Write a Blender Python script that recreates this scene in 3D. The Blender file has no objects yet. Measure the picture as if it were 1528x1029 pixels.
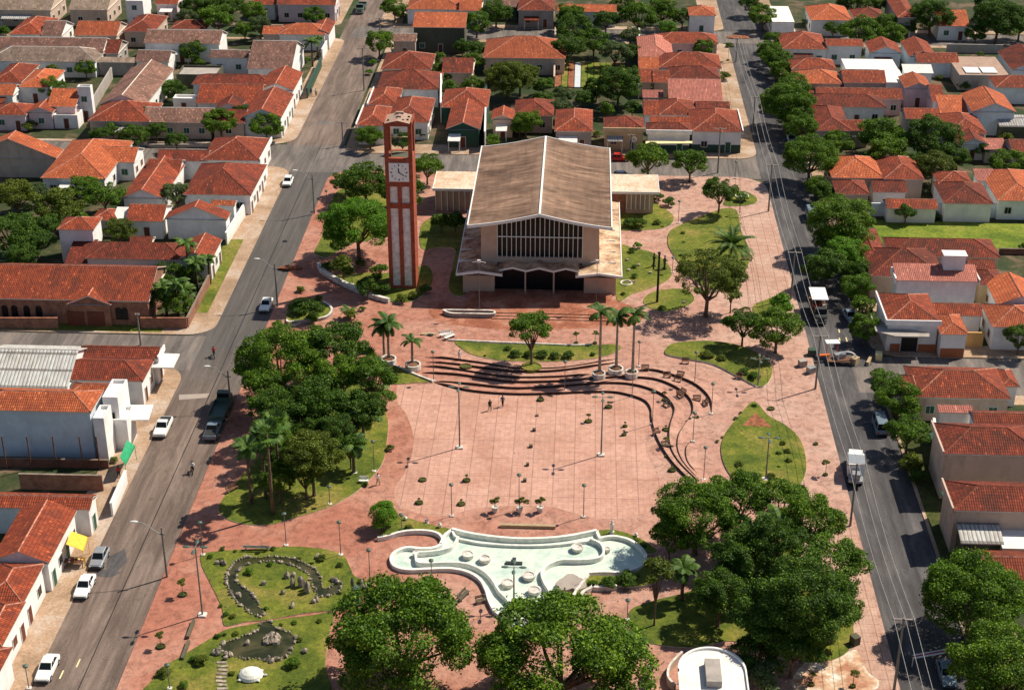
import bpy, bmesh, math, random
import numpy as np
from mathutils import Vector, Matrix
from mathutils.geometry import tessellate_polygon
SC = bpy.context.scene
PI = math.pi
# ------------------------------------------------------------------ camera, sky, sun, exposure
F_, CX, CY, HC = 2380., 764., 514.5, 108.
TH = math.atan(1209 / F_); YAW = math.atan(122 / math.hypot(F_, 1209))
cd = bpy.data.cameras.new('Camera'); cam = bpy.data.objects.new('Camera', cd); SC.collection.objects.link(cam)
cam.location = (0, 0, HC); cam.rotation_euler = (PI / 2 - TH, 0, YAW)
cd.sensor_width = 36; cd.lens = 36 * F_ / 1528; cd.clip_start = 1; cd.clip_end = 5000
SC.camera = cam
SUN_EL, SUN_AZ = math.radians(50), math.radians(58)
w = bpy.data.worlds.new('World'); SC.world = w; w.use_nodes = True
wn = w.node_tree; bg = wn.nodes['Background']
sky = wn.nodes.new('ShaderNodeTexSky'); sky.sky_type = 'NISHITA'; sky.sun_disc = False
sky.sun_elevation = SUN_EL; sky.sun_rotation = SUN_AZ
wn.links.new(sky.outputs[0], bg.inputs[0]); bg.inputs[1].default_value = 0.068
sd = bpy.data.lights.new('Sun', 'SUN'); sd.energy = 5.0; sd.angle = math.radians(0.5); sd.color = (1, .905, .745)
sun = bpy.data.objects.new('Sun', sd); SC.collection.objects.link(sun)
sv = Vector((math.sin(SUN_AZ) * math.cos(SUN_EL), math.cos(SUN_AZ) * math.cos(SUN_EL), math.sin(SUN_EL)))
sun.rotation_euler = sv.to_track_quat('Z', 'Y').to_euler(); sun.location = (60, 240, 150)
SC.view_settings.view_transform = 'Standard'; SC.view_settings.look = 'None'
SC.view_settings.exposure = 0.32; SC.view_settings.gamma = 1
# ------------------------------------------------------------------ measuring helpers: a point of the plan from survey coordinates
FR = {}
for i, c in enumerate('abcd'):
    for j, y0 in enumerate((0, 250, 500, 759)):
        FR[c + str(j + 1)] = ((0, 380, 760, 1128)[i], y0, 3.81, 3.811)
FR.update(ch=(630, 190, 3.549, 3.549), pd=(230, 800, 4.494, 4.494), po=(540, 720, 3.183, 3.183), tw=(440, 380, 4.677, 4.677),
          te=(640, 480, 2.547, 2.547), ne=(930, 230, 3.957, 3.957), vh=(1180, 420, 6.43, 6.43), px=(0, 0, 1, 1))
AF = Vector((-math.sin(YAW) * math.cos(TH), math.cos(YAW) * math.cos(TH), -math.sin(TH)))
AR = Vector((math.cos(YAW), math.sin(YAW), 0))
AU = Vector((-math.sin(YAW) * math.sin(TH), math.cos(YAW) * math.sin(TH), math.cos(TH)))
def PX(q, u, v):
    a, b, s, t = FR[q]; return a + u / s, b + v / t
def Q(q, u, v, z=0.12):
    x, y = PX(q, u, v)
    d = AF + AR * ((x - CX) / F_) + AU * ((CY - y) / F_)
    t = (z - HC) / d.z
    return d.x * t, d.y * t
def PJ(x, y, z):
    v = Vector((x, y, z - HC)); d = v.dot(AF)
    return CX + F_ * v.dot(AR) / d, CY - F_ * v.dot(AU) / d
def scale_at(x, y, z=0): return F_ / Vector((x, y, z - HC)).dot(AF)
def hgt(q, bx, by, ty, z0=.12):          # height of a pole standing at (bx,by) with its top seen at ty
    x, y = Q(q, bx, by, z0); t = PX(q, 0, ty)[1]; lo, hi = 0., 40.
    for _ in range(30):
        m = (lo + hi) / 2
        if PJ(x, y, m)[1] > t: lo = m
        else: hi = m
    return lo - z0
# ------------------------------------------------------------------ materials
M = {}
def nt(name, rough=.85):
    m = bpy.data.materials.new(name); m.use_nodes = True; t = m.node_tree; b = t.nodes['Principled BSDF']
    b.inputs['Roughness'].default_value = rough; b.inputs['Specular IOR Level'].default_value = .3
    M[name] = m; return m, t, b
def N(t, kind, **kw):
    n = t.nodes.new('ShaderNode' + kind)
    for k, v in kw.items():
        if k in n.inputs: n.inputs[k].default_value = v
        else: setattr(n, k, v)
    return n
def ramp(t, fac, stops):
    r = N(t, 'ValToRGB'); e = r.color_ramp.elements
    while len(e) < len(stops): e.new(.5)
    for i, (p, c) in enumerate(stops): e[i].position = p; e[i].color = (*c, 1)
    t.links.new(fac, r.inputs[0]); return r.outputs[0]
def mix(t, fac, a, b, mode='MIX'):
    n = N(t, 'Mix', data_type='RGBA', blend_type=mode)
    for s, v in ((n.inputs[0], fac), (n.inputs[6], a), (n.inputs[7], b)):
        if hasattr(v, 'is_linked') or hasattr(v, 'node'): t.links.new(v, s)
        elif isinstance(v, (int, float)): s.default_value = v
        else: s.default_value = (*v, 1)
    return n.outputs[2]
def math_(t, op, a, b=0.):
    n = N(t, 'Math', operation=op)
    for s, v in ((n.inputs[0], a), (n.inputs[1], b)):
        if hasattr(v, 'node'): t.links.new(v, s)
        else: s.default_value = v
    return n.outputs[0]
def noise(t, vec, scale, detail=4, rough=.6, dist=0):
    n = N(t, 'TexNoise', Scale=scale, Detail=detail, Roughness=rough, Distortion=dist); t.links.new(vec, n.inputs['Vector']); return math_(t, 'ADD', math_(t, 'MULTIPLY', n.outputs[0], 1.65), -.325)
def specks(t, p, c, scale=.55, rad=.06, dark=(.06, .035, .025), amt=.8):
    for sc, rr, am in ((scale, rad, amt), (scale * 1.9, rad * 1.2, amt * .6)):
        v = N(t, 'TexVoronoi', Scale=sc); v.inputs['Randomness'].default_value = 1; t.links.new(mapping(t, p, (1, .7, 1)), v.inputs['Vector'])
        sz = N(t, 'SeparateColor'); t.links.new(v.outputs['Color'], sz.inputs[0])
        c = mix(t, math_(t, 'MULTIPLY', math_(t, 'LESS_THAN', v.outputs['Distance'], math_(t, 'MULTIPLY', sz.outputs[0], rr)), am), c, dark)
    return c
def geo(t): return N(t, 'NewGeometry').outputs['Position']
def mapping(t, vec, sc=(1, 1, 1), rot=0):
    n = N(t, 'Mapping'); n.inputs['Scale'].default_value = sc; n.inputs['Rotation'].default_value = (0, 0, rot); t.links.new(vec, n.inputs[0]); return n.outputs[0]
def bump(t, b, h, strength=.4, dist=.05):
    n = N(t, 'Bump', Strength=strength, Distance=dist); t.links.new(h, n.inputs['Height']); t.links.new(n.outputs[0], b.inputs['Normal'])
def setc(t, b, c): t.links.new(c, b.inputs['Base Color'])
def mul(c, k): return tuple(min(.95, x * k) for x in c)
def flat(name, col, rough=.6, metal=0, var=.12):
    m, t, b = nt(name, rough); b.inputs['Metallic'].default_value = metal
    n = noise(t, geo(t), 1.7, 4)
    setc(t, b, ramp(t, n, [(.3, mul(col, 1 - var)), (.7, mul(col, 1 + var))])); return m
def mottled(name, a, b_, c, s=.25, fine=3., rough=.9, bs=.3):
    m, t, b = nt(name, rough); p = geo(t)
    n1 = noise(t, p, s, 6, .65, .4); n2 = noise(t, p, fine, 4, .7)
    col = ramp(t, n1, [(.32, a), (.52, b_), (.7, c)])
    col = mix(t, .6, col, ramp(t, n2, [(.3, (.6, .6, .6)), (.7, (1.25, 1.25, 1.25))]), 'MULTIPLY')
    setc(t, b, col); bump(t, b, n2, bs, .05); return m
def plaster(name, col, stain=.5):
    m, t, b = nt(name, .9); p = geo(t)
    n1 = noise(t, p, .5, 5, .7); n2 = noise(t, mapping(t, p, (.7, .7, .22)), .9, 5, .7, .5)
    z = N(t, 'SeparateXYZ'); t.links.new(p, z.inputs[0])
    low = math_(t, 'MULTIPLY', math_(t, 'SUBTRACT', 1.3, z.outputs[2]), .5)
    low = N(t, 'Clamp'); t.links.new(math_(t, 'MULTIPLY', math_(t, 'SUBTRACT', 1.4, z.outputs[2]), .5), low.inputs[0])
    c = mix(t, math_(t, 'MULTIPLY', ramp(t, n2, [(.5, (0, 0, 0)), (.95, (1, 1, 1))]), stain), col, mul(col, .55))
    c = mix(t, math_(t, 'MULTIPLY', math_(t, 'MULTIPLY', low.outputs[0], n1), .6), c, (.25, .13, .08))
    c = mix(t, .5, c, ramp(t, n1, [(.3, (.78, .78, .78)), (.7, (1.1, 1.1, 1.1))]), 'MULTIPLY')
    setc(t, b, c); return m
def tiles(name, c1, c2, dirt, dfac=.5, cu=.28, cv=.46, pale=.06):
    m, t, b = nt(name, .85)
    uv = N(t, 'UVMap').outputs[0]; s = N(t, 'SeparateXYZ'); t.links.new(uv, s.inputs[0])
    U, V = s.outputs[0], s.outputs[1]
    iu = math_(t, 'FLOOR', math_(t, 'DIVIDE', U, cu)); iv = math_(t, 'FLOOR', math_(t, 'DIVIDE', V, cv))
    cb = N(t, 'CombineXYZ'); t.links.new(iu, cb.inputs[0]); t.links.new(iv, cb.inputs[1])
    rnd = N(t, 'ObjectInfo').outputs['Random']; t.links.new(rnd, cb.inputs[2])
    wnz = N(t, 'TexWhiteNoise'); t.links.new(cb.outputs[0], wnz.inputs[0]); r = wnz.outputs[0]
    p = geo(t)
    col = mix(t, ramp(t, r, [(0, (0, 0, 0)), (1, (1, 1, 1))]), c1, c2)
    big = noise(t, p, .33, 6, .72, .8)
    col = mix(t, math_(t, 'MULTIPLY', ramp(t, big, [(.42, (0, 0, 0)), (.68, (1, 1, 1))]), dfac), col, dirt)
    col = mix(t, math_(t, 'MULTIPLY', math_(t, 'GREATER_THAN', r, 1 - pale), .55), col, mul(c2, 1.9))
    streak = noise(t, mapping(t, uv, (2.2, .3, 1)), 1.4, 4, .7)
    col = mix(t, .65, col, ramp(t, streak, [(.3, (.6, .6, .6)), (.7, (1.25, 1.25, 1.25))]), 'MULTIPLY')
    # tint per house
    col = mix(t, .6, col, ramp(t, rnd, [(0, (.60, .56, .62)), (.5, (1, 1, 1)), (1, (1.3, 1.3, 1.25))]), 'MULTIPLY')
    fu = math_(t, 'FRACT', math_(t, 'DIVIDE', U, cu)); fv = math_(t, 'FRACT', math_(t, 'DIVIDE', V, cv))
    gu = math_(t, 'MULTIPLY', math_(t, 'ABSOLUTE', math_(t, 'SUBTRACT', fu, .5)), 2.)
    gap = math_(t, 'GREATER_THAN', gu, .8)
    rows = math_(t, 'LESS_THAN', fv, .14)
    col = mix(t, math_(t, 'MULTIPLY', math_(t, 'MAXIMUM', gap, rows), .62), col, (.03, .012, .008))
    setc(t, b, col)
    hgt_ = math_(t, 'ADD', math_(t, 'SUBTRACT', 1., math_(t, 'MULTIPLY', gu, gu)), math_(t, 'MULTIPLY', fv, -.5))
    bump(t, b, hgt_, .8, .06); return m
tiles('R', (.24, .040, .017), (.37, .074, .027), (.12, .030, .018), .65, pale=.03)
tiles('D', (.17, .028, .015), (.27, .050, .022), (.06, .020, .013), .7, pale=.03)
tiles('O', (.45, .10, .036), (.58, .15, .055), (.27, .062, .028), .55, pale=.03)
tiles('P', (.46, .15, .11), (.56, .20, .15), (.34, .12, .09), .4, pale=.02)
tiles('B', (.22, .115, .085), (.30, .155, .12), (.12, .065, .05), .7)
tiles('G', (.30, .22, .17), (.37, .275, .21), (.17, .12, .09), .7, pale=.02)
tiles('K', (.48, .48, .47), (.54, .54, .53), (.36, .31, .26), .4, cu=.5, cv=3., pale=.0)
flat('ridgecap', (.44, .19, .13), .9, 0, .4)
flat('ridgedark', (.24, .07, .04), .9, 0, .4)
flat('fascia', (.62, .56, .50), .8)
plaster('w_white', (.82, .81, .80), .3); plaster('w_cream', (.62, .47, .27), .5); plaster('w_pink', (.60, .40, .40), .4)
plaster('w_lilac', (.66, .54, .58), .4); plaster('w_blue', (.60, .68, .74), .35); plaster('w_beige', (.56, .43, .35), .7)
plaster('w_grey', (.38, .34, .31), .8); plaster('w_green', (.03, .08, .055), .5); plaster('w_ochre', (.58, .34, .13), .5)
plaster('w_dark', (.10, .10, .07), .8); plaster('church_wall', (.56, .40, .31), .4); plaster('white_roof', (.80, .755, .71), .4)
plaster('terracotta', (.36, .12, .05), .5); plaster('flatroof', (.40, .27, .21), .8)
def brick(name, c1, c2, mor, s=1.):
    m, t, b = nt(name, .9); p = geo(t)
    x = N(t, 'SeparateXYZ'); t.links.new(p, x.inputs[0]); c = N(t, 'CombineXYZ')
    t.links.new(math_(t, 'ADD', x.outputs[0], x.outputs[1]), c.inputs[0]); t.links.new(x.outputs[2], c.inputs[1])
    br = N(t, 'TexBrick', Scale=s); br.inputs['Color1'].default_value = (*c1, 1); br.inputs['Color2'].default_value = (*c2, 1); br.inputs['Mortar'].default_value = (*mor, 1)
    br.inputs['Mortar Size'].default_value = .02; br.inputs['Brick Width'].default_value = .5; br.inputs['Row Height'].default_value = .2
    t.links.new(c.outputs[0], br.inputs[0])
    n = noise(t, p, .8, 5, .7)
    setc(t, b, mix(t, .7, br.outputs[0], ramp(t, n, [(.3, (.55, .55, .55)), (.7, (1.2, 1.2, 1.2))]), 'MULTIPLY')); return m
brick('brick', (.25, .09, .055), (.34, .14, .08), (.25, .2, .16)); brick('brick_dark', (.16, .06, .04), (.22, .09, .06), (.18, .13, .1))
flat('tower_red', (.33, .078, .042), .85, 0, .22); flat('tower_panel', (.80, .73, .71), .85, 0, .18); flat('clock_white', (.90, .88, .86), .6, 0, .03)
flat('black', (.012, .012, .014), .5); flat('dark_metal', (.05, .055, .055), .5, .4); flat('grey_metal', (.30, .31, .30), .5, .3)
flat('pole_grey', (.20, .19, .17), .8); flat('white_paint', (.78, .78, .76), .45, 0, .04); flat('silver_paint', (.40, .42, .44), .35, .5, .05)
flat('blue_paint', (.20, .26, .32), .35, .3, .05); flat('rubber', (.02, .02, .02), .8); flat('red_plastic', (.5, .03, .02), .4)
flat('orange_paint', (.6, .12, .02), .4); flat('yellow_cloth', (.75, .5, .06), .8); flat('green_cloth', (.03, .33, .15), .7); flat('awning_pale', (.75, .64, .35), .8)
flat('wood', (.15, .07, .04), .8, 0, .3); flat('door_green', (.02, .09, .06), .6); flat('door_brown', (.13, .035, .022), .6); flat('frame_white', (.6, .6, .57), .6)
flat('stone', (.30, .25, .20), .9, 0, .5); flat('planter_white', (.60, .56, .51), .9, 0, .25); flat('soil', (.15, .075, .045), 1, 0, .4); flat('redsoil', (.24, .09, .045), 1, 0, .4)
flat('kerb', (.40, .31, .25), .9, 0, .3); flat('step_shade', (.06, .035, .028), .9, 0, .3); flat('pool_white', (.72, .72, .66), .7, 0, .12)  # riser colour has the shade of south faces painted in
flat('wire', (.42, .40, .38), .6); flat('skin', (.30, .15, .09), .6); flat('cloth_red', (.5, .05, .05), .9); flat('cloth_blue', (.04, .07, .16), .9); flat('cloth_white', (.65, .65, .65), .9); flat('cloth_dark', (.03, .035, .03), .9); flat('hair', (.015, .01, .008), .8); flat('cloth_khaki', (.4, .3, .18), .9)
flat('lamp_glass', (.75, .75, .72), .3); flat('lamp_green', (.07, .11, .09), .5)
m, t, b = nt('glass', .25); b.inputs['Base Color'].default_value = (.008, .011, .014, 1); b.inputs['Specular IOR Level'].default_value = .25
m, t, b = nt('bronze', .5); b.inputs['Base Color'].default_value = (.08, .09, .06, 1); b.inputs['Metallic'].default_value = .5
# streets
def asphalt(name, base, tintb, cracks=.5):
    m, t, b = nt(name, .88); p = geo(t)
    n1 = noise(t, mapping(t, p, (1.2, .22, 1)), .35, 6, .7, .5); n2 = noise(t, p, 5, 4, .75); n3 = noise(t, mapping(t, p, (3., .12, 1)), .5, 3, .6)
    c = ramp(t, n1, [(.3, mul(base, .72)), (.5, base), (.72, tintb)])
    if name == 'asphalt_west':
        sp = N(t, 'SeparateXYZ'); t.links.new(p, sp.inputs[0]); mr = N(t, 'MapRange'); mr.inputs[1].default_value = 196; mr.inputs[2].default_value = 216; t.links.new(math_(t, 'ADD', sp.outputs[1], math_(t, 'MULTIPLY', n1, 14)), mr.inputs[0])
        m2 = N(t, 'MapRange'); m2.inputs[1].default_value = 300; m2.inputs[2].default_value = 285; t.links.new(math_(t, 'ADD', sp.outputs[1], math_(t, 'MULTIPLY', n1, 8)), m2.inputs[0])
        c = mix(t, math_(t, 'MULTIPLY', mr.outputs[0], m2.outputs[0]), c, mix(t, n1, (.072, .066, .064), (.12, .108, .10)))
    c = mix(t, .5, c, ramp(t, n3, [(.35, (.68, .68, .68)), (.65, (1.2, 1.2, 1.2))]), 'MULTIPLY')
    c = mix(t, .5, c, ramp(t, n2, [(.3, (.7, .7, .7)), (.7, (1.3, 1.3, 1.3))]), 'MULTIPLY')
    vo = N(t, 'TexVoronoi', feature='DISTANCE_TO_EDGE', Scale=.16); t.links.new(mix(t, .12, p, N_color(t, p)), vo.inputs['Vector'])
    c = mix(t, math_(t, 'MULTIPLY', math_(t, 'LESS_THAN', vo.outputs[0], .006), cracks), c, mul(base, .35))
    c = specks(t, p, c, .45, .07, mul(base, .35), .6)
    setc(t, b, c); bump(t, b, n2, .3, .02); return m
def N_color(t, p):
    n = N(t, 'TexNoise', Scale=.8, Detail=3); t.links.new(p, n.inputs['Vector'])
    v = N(t, 'VectorMath', operation='SCALE'); t.links.new(n.outputs[1], v.inputs[0]); v.inputs['Scale'].default_value = 60; return v.outputs[0]
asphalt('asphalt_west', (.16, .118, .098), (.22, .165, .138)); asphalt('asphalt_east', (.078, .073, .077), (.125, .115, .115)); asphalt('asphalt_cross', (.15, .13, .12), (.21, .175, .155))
mottled('sidewalk', (.30, .20, .13), (.40, .27, .18), (.46, .36, .29), .18, 4.)
mottled('yard', (.022, .042, .010), (.05, .055, .02), (.15, .10, .065), .16, 2.)
mottled('earth', (.022, .045, .010), (.04, .06, .018), (.10, .08, .05), .04, 1.)
def grassm(name, a, b_, c, s=.12):
    m, t, b = nt(name, .95); p = geo(t)
    n1 = noise(t, p, s, 5, .65, .6); n2 = noise(t, p, 2.2, 5, .8); n3 = noise(t, p, .6, 4, .7)
    col = ramp(t, n1, [(.3, a), (.52, b_), (.72, c)])
    col = mix(t, .6, col, ramp(t, n3, [(.3, (.62, .72, .6)), (.7, (1.25, 1.15, 1.1))]), 'MULTIPLY')
    col = mix(t, .7, col, ramp(t, n2, [(.3, (.5, .55, .5)), (.7, (1.35, 1.3, 1.2))]), 'MULTIPLY')
    col = specks(t, p, col, .7, .16, (.03, .045, .008), .7)
    setc(t, b, col); bump(t, b, n2, .8, .12); return m
grassm('lawn', (.080, .115, .012), (.145, .17, .020), (.24, .205, .05)); grassm('field', (.10, .155, .012), (.16, .215, .018), (.22, .25, .035), .1); grassm('verge', (.04, .055, .012), (.07, .08, .02), (.11, .10, .03))
# plaza paving
m, t, b = nt('paving', .85); p = geo(t)
n1 = noise(t, p, .09, 6, .65, .7); n2 = noise(t, p, .9, 5, .7, .5); n3 = noise(t, p, 6, 3, .7)
s = N(t, 'SeparateXYZ'); t.links.new(p, s.inputs[0])
east = N(t, 'MapRange'); east.inputs[1].default_value = -25; east.inputs[2].default_value = 32
t.links.new(math_(t, 'ADD', s.outputs[0], math_(t, 'MULTIPLY', s.outputs[1], .12)), east.inputs[0]); east.inputs[1].default_value = -10; east.inputs[2].default_value = 62
c = mix(t, east.outputs[0], (.37, .145, .098), (.46, .275, .215))
c = mix(t, ramp(t, n1, [(.4, (0, 0, 0)), (.68, (1, 1, 1))]), c, mix(t, east.outputs[0], (.43, .215, .155), (.50, .335, .27)))
c = mix(t, .75, c, ramp(t, n2, [(.3, (.62, .58, .56)), (.5, (1, 1, 1)), (.75, (1.22, 1.2, 1.18))]), 'MULTIPLY')
c = mix(t, .4, c, ramp(t, n3, [(.3, (.75, .75, .75)), (.7, (1.2, 1.2, 1.2))]), 'MULTIPLY')
br = N(t, 'TexBrick', Scale=1.); br.offset = 0; br.inputs['Brick Width'].default_value = 2.1; br.inputs['Row Height'].default_value = 3.3; br.inputs['Mortar Size'].default_value = .03
br.inputs['Color1'].default_value = (1, 1, 1, 1); br.inputs['Color2'].default_value = (.9, .9, .9, 1); br.inputs['Mortar'].default_value = (.72, .7, .7, 1); t.links.new(mix(t, .01, p, N_color(t, p)), br.inputs[0])
c = mix(t, .55, c, br.outputs[0], 'MULTIPLY'); c = specks(t, p, c)
vc = N(t, 'TexVoronoi', feature='DISTANCE_TO_EDGE', Scale=.22); t.links.new(mix(t, .06, p, N_color(t, p)), vc.inputs['Vector']); c = mix(t, math_(t, 'MULTIPLY', math_(t, 'LESS_THAN', vc.outputs[0], .008), .45), c, (.14, .06, .04))
setc(t, b, c); bump(t, b, n3, .2, .02)
def gridpave(name, a, b_, w1, h1, line):
    m, t, b = nt(name, .85); p = geo(t)
    n1 = noise(t, p, .12, 6, .7, .6); n2 = noise(t, p, 1.2, 5, .7); n4 = noise(t, p, 5., 4, .7)
    c = ramp(t, n1, [(.35, a), (.65, b_)])
    for bw, bh, ms, mc in ((w1, h1, .075, line), (w1 / 4, h1 / 8, .035, tuple(.35 + .65 * x for x in line))):
        br = N(t, 'TexBrick', Scale=1.); br.offset = 0; br.inputs['Brick Width'].default_value = bw; br.inputs['Row Height'].default_value = bh; br.inputs['Mortar Size'].default_value = ms; br.inputs['Mortar Smooth'].default_value = .3
        br.inputs['Color1'].default_value = (1.04, 1.03, 1.02, 1); br.inputs['Color2'].default_value = (.93, .91, .9, 1); br.inputs['Mortar'].default_value = (*mc, 1)
        t.links.new(p, br.inputs[0]); c = mix(t, .9, c, br.outputs[0], 'MULTIPLY')
    c = mix(t, .6, c, ramp(t, n2, [(.3, (.8, .77, .76)), (.7, (1.12, 1.12, 1.12))]), 'MULTIPLY')
    c = mix(t, .4, c, ramp(t, n4, [(.3, (.8, .8, .8)), (.7, (1.15, 1.15, 1.15))]), 'MULTIPLY'); c = specks(t, p, c, .4, .05)
    setc(t, b, c); bump(t, b, n2, .15, .02); return m
gridpave('plaza_tile', (.47, .26, .195), (.555, .33, .26), 2.7, 4.6, (.70, .68, .70)); gridpave('strip_tile', (.47, .295, .23), (.54, .375, .305), 1.6, 1.6, (.72, .62, .58))
mottled('terra_pave', (.25, .085, .048), (.34, .125, .072), (.42, .20, .14), .3, 3.)
mottled('sand', (.42, .2, .12), (.58, .4, .27), (.75, .68, .6), .35, 2.)
# church roof
m, t, b = nt('church_roof', .9); p = geo(t)
n1 = noise(t, mapping(t, p, (.30, 1.5, 1)), .45, 7, .72, 1.2); n2 = noise(t, mapping(t, p, (1.2, .12, 1)), 1.2, 4, .7); n3 = noise(t, p, .12, 3)
c = ramp(t, n1, [(.2, (.085, .047, .030)), (.5, (.20, .122, .083)), (.8, (.33, .215, .155))])
c = mix(t, .5, c, ramp(t, n2, [(.3, (.75, .75, .75)), (.7, (1.2, 1.2, 1.2))]), 'MULTIPLY')
ps = N(t, 'SeparateXYZ'); t.links.new(p, ps.inputs[0])
d1 = math_(t, 'ABSOLUTE', math_(t, 'ADD', ps.outputs[0], 6.2)); edge = N(t, 'MapRange'); edge.inputs[1].default_value = 2.2; edge.inputs[2].default_value = .1; t.links.new(math_(t, 'ADD', d1, math_(t, 'MULTIPLY', n1, 1.5)), edge.inputs[0])
c = mix(t, math_(t, 'MULTIPLY', edge.outputs[0], .35), c, (.42, .31, .24))
big_ = noise(t, mapping(t, p, (.5, 1.3, 1)), .16, 4, .6, .8); c = mix(t, .7, c, ramp(t, big_, [(.25, (.52, .5, .5)), (.75, (1.3, 1.28, 1.25))]), 'MULTIPLY')
seam = math_(t, 'LESS_THAN', math_(t, 'FRACT', math_(t, 'MULTIPLY', ps.outputs[1], .9)), .05)
c = mix(t, math_(t, 'MULTIPLY', seam, .3), c, (.08, .045, .03))
setc(t, b, c); bump(t, b, n2, .2, .05)
mottled('aisle_roof', (.22, .13, .08), (.50, .34, .22), (.66, .50, .36), .35, 2.5)
mottled('wing_roof', (.58, .40, .27), (.70, .53, .40), (.74, .60, .48), .3, 2.5)
# pool floor, ponds, water
m, t, b = nt('pool_floor', .35); p = geo(t); n1 = noise(t, p, .25, 6, .7, .6); n2 = noise(t, p, 1.3, 4, .7)
c = ramp(t, n1, [(.3, (.44, .56, .50)), (.55, (.60, .68, .60)), (.75, (.72, .73, .64))]); c = mix(t, .4, c, ramp(t, n2, [(.3, (.8, .82, .8)), (.7, (1.1, 1.1, 1.1))]), 'MULTIPLY'); setc(t, b, c)
m, t, b = nt('pool_water', .04); b.inputs['Base Color'].default_value = (.80, .95, .92, 1); b.inputs['Transmission Weight'].default_value = 1; b.inputs['IOR'].default_value = 1.33
n = noise(t, geo(t), 3, 3); bump(t, b, n, .1, .02)
m, t, b = nt('pond_water', .08); p = geo(t); n = noise(t, p, .35, 4, .6, .5); setc(t, b, ramp(t, n, [(.35, (.022, .026, .010)), (.6, (.05, .05, .02)), (.85, (.09, .075, .035))])); bump(t, b, noise(t, p, 4, 2), .08, .02)
# leaves
def leafm(name, lo, mid, hi, tr=.25):
    m, t, b = nt(name, .6); b.inputs['Specular IOR Level'].default_value = .25
    g = N(t, 'NewGeometry'); oi = N(t, 'ObjectInfo').outputs['Random']
    c = ramp(t, g.outputs['Random Per Island'], [(0, lo), (.55, mid), (1, hi)])  # random leaf tones, spread widened to paint in glints and dark gaps
    c = mix(t, .5, c, ramp(t, noise(t, g.outputs['Position'], .45, 3), [(.25, (.45, .5, .45)), (.75, (1.45, 1.35, 1.1))]), 'MULTIPLY')
    c = mix(t, .55, c, ramp(t, oi, [(0, (.75, .8, .85)), (.5, (1, 1, 1)), (1, (1.22, 1.1, .85))]), 'MULTIPLY')
    setc(t, b, c); tl = N(t, 'BsdfTranslucent'); t.links.new(mix(t, 1., c, (1.5, 1.6, .7), 'MULTIPLY'), tl.inputs[0])
    ms = N(t, 'MixShader'); ms.inputs[0].default_value = tr; o = t.nodes['Material Output']
    t.links.new(b.outputs[0], ms.inputs[1]); t.links.new(tl.outputs[0], ms.inputs[2]); t.links.new(ms.outputs[0], o.inputs[0]); return m
leafm('leaf_mid', (.028, .075, .006), (.075, .165, .010), (.20, .32, .022))
leafm('leaf_dark', (.018, .052, .006), (.048, .115, .010), (.14, .24, .020))
leafm('leaf_lime', (.055, .15, .006), (.10, .235, .010), (.16, .32, .018))
leafm('leaf_olive', (.045, .07, .008), (.10, .15, .014), (.20, .235, .03))
leafm('leaf_pale', (.05, .09, .035), (.09, .14, .05), (.15, .2, .08))
leafm('leaf_palm', (.035, .08, .014), (.06, .135, .022), (.13, .21, .03), .15)
flat('bark', (.13, .085, .06), .95, 0, .4); flat('bark_pale', (.30, .25, .20), .95, 0, .3)
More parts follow.
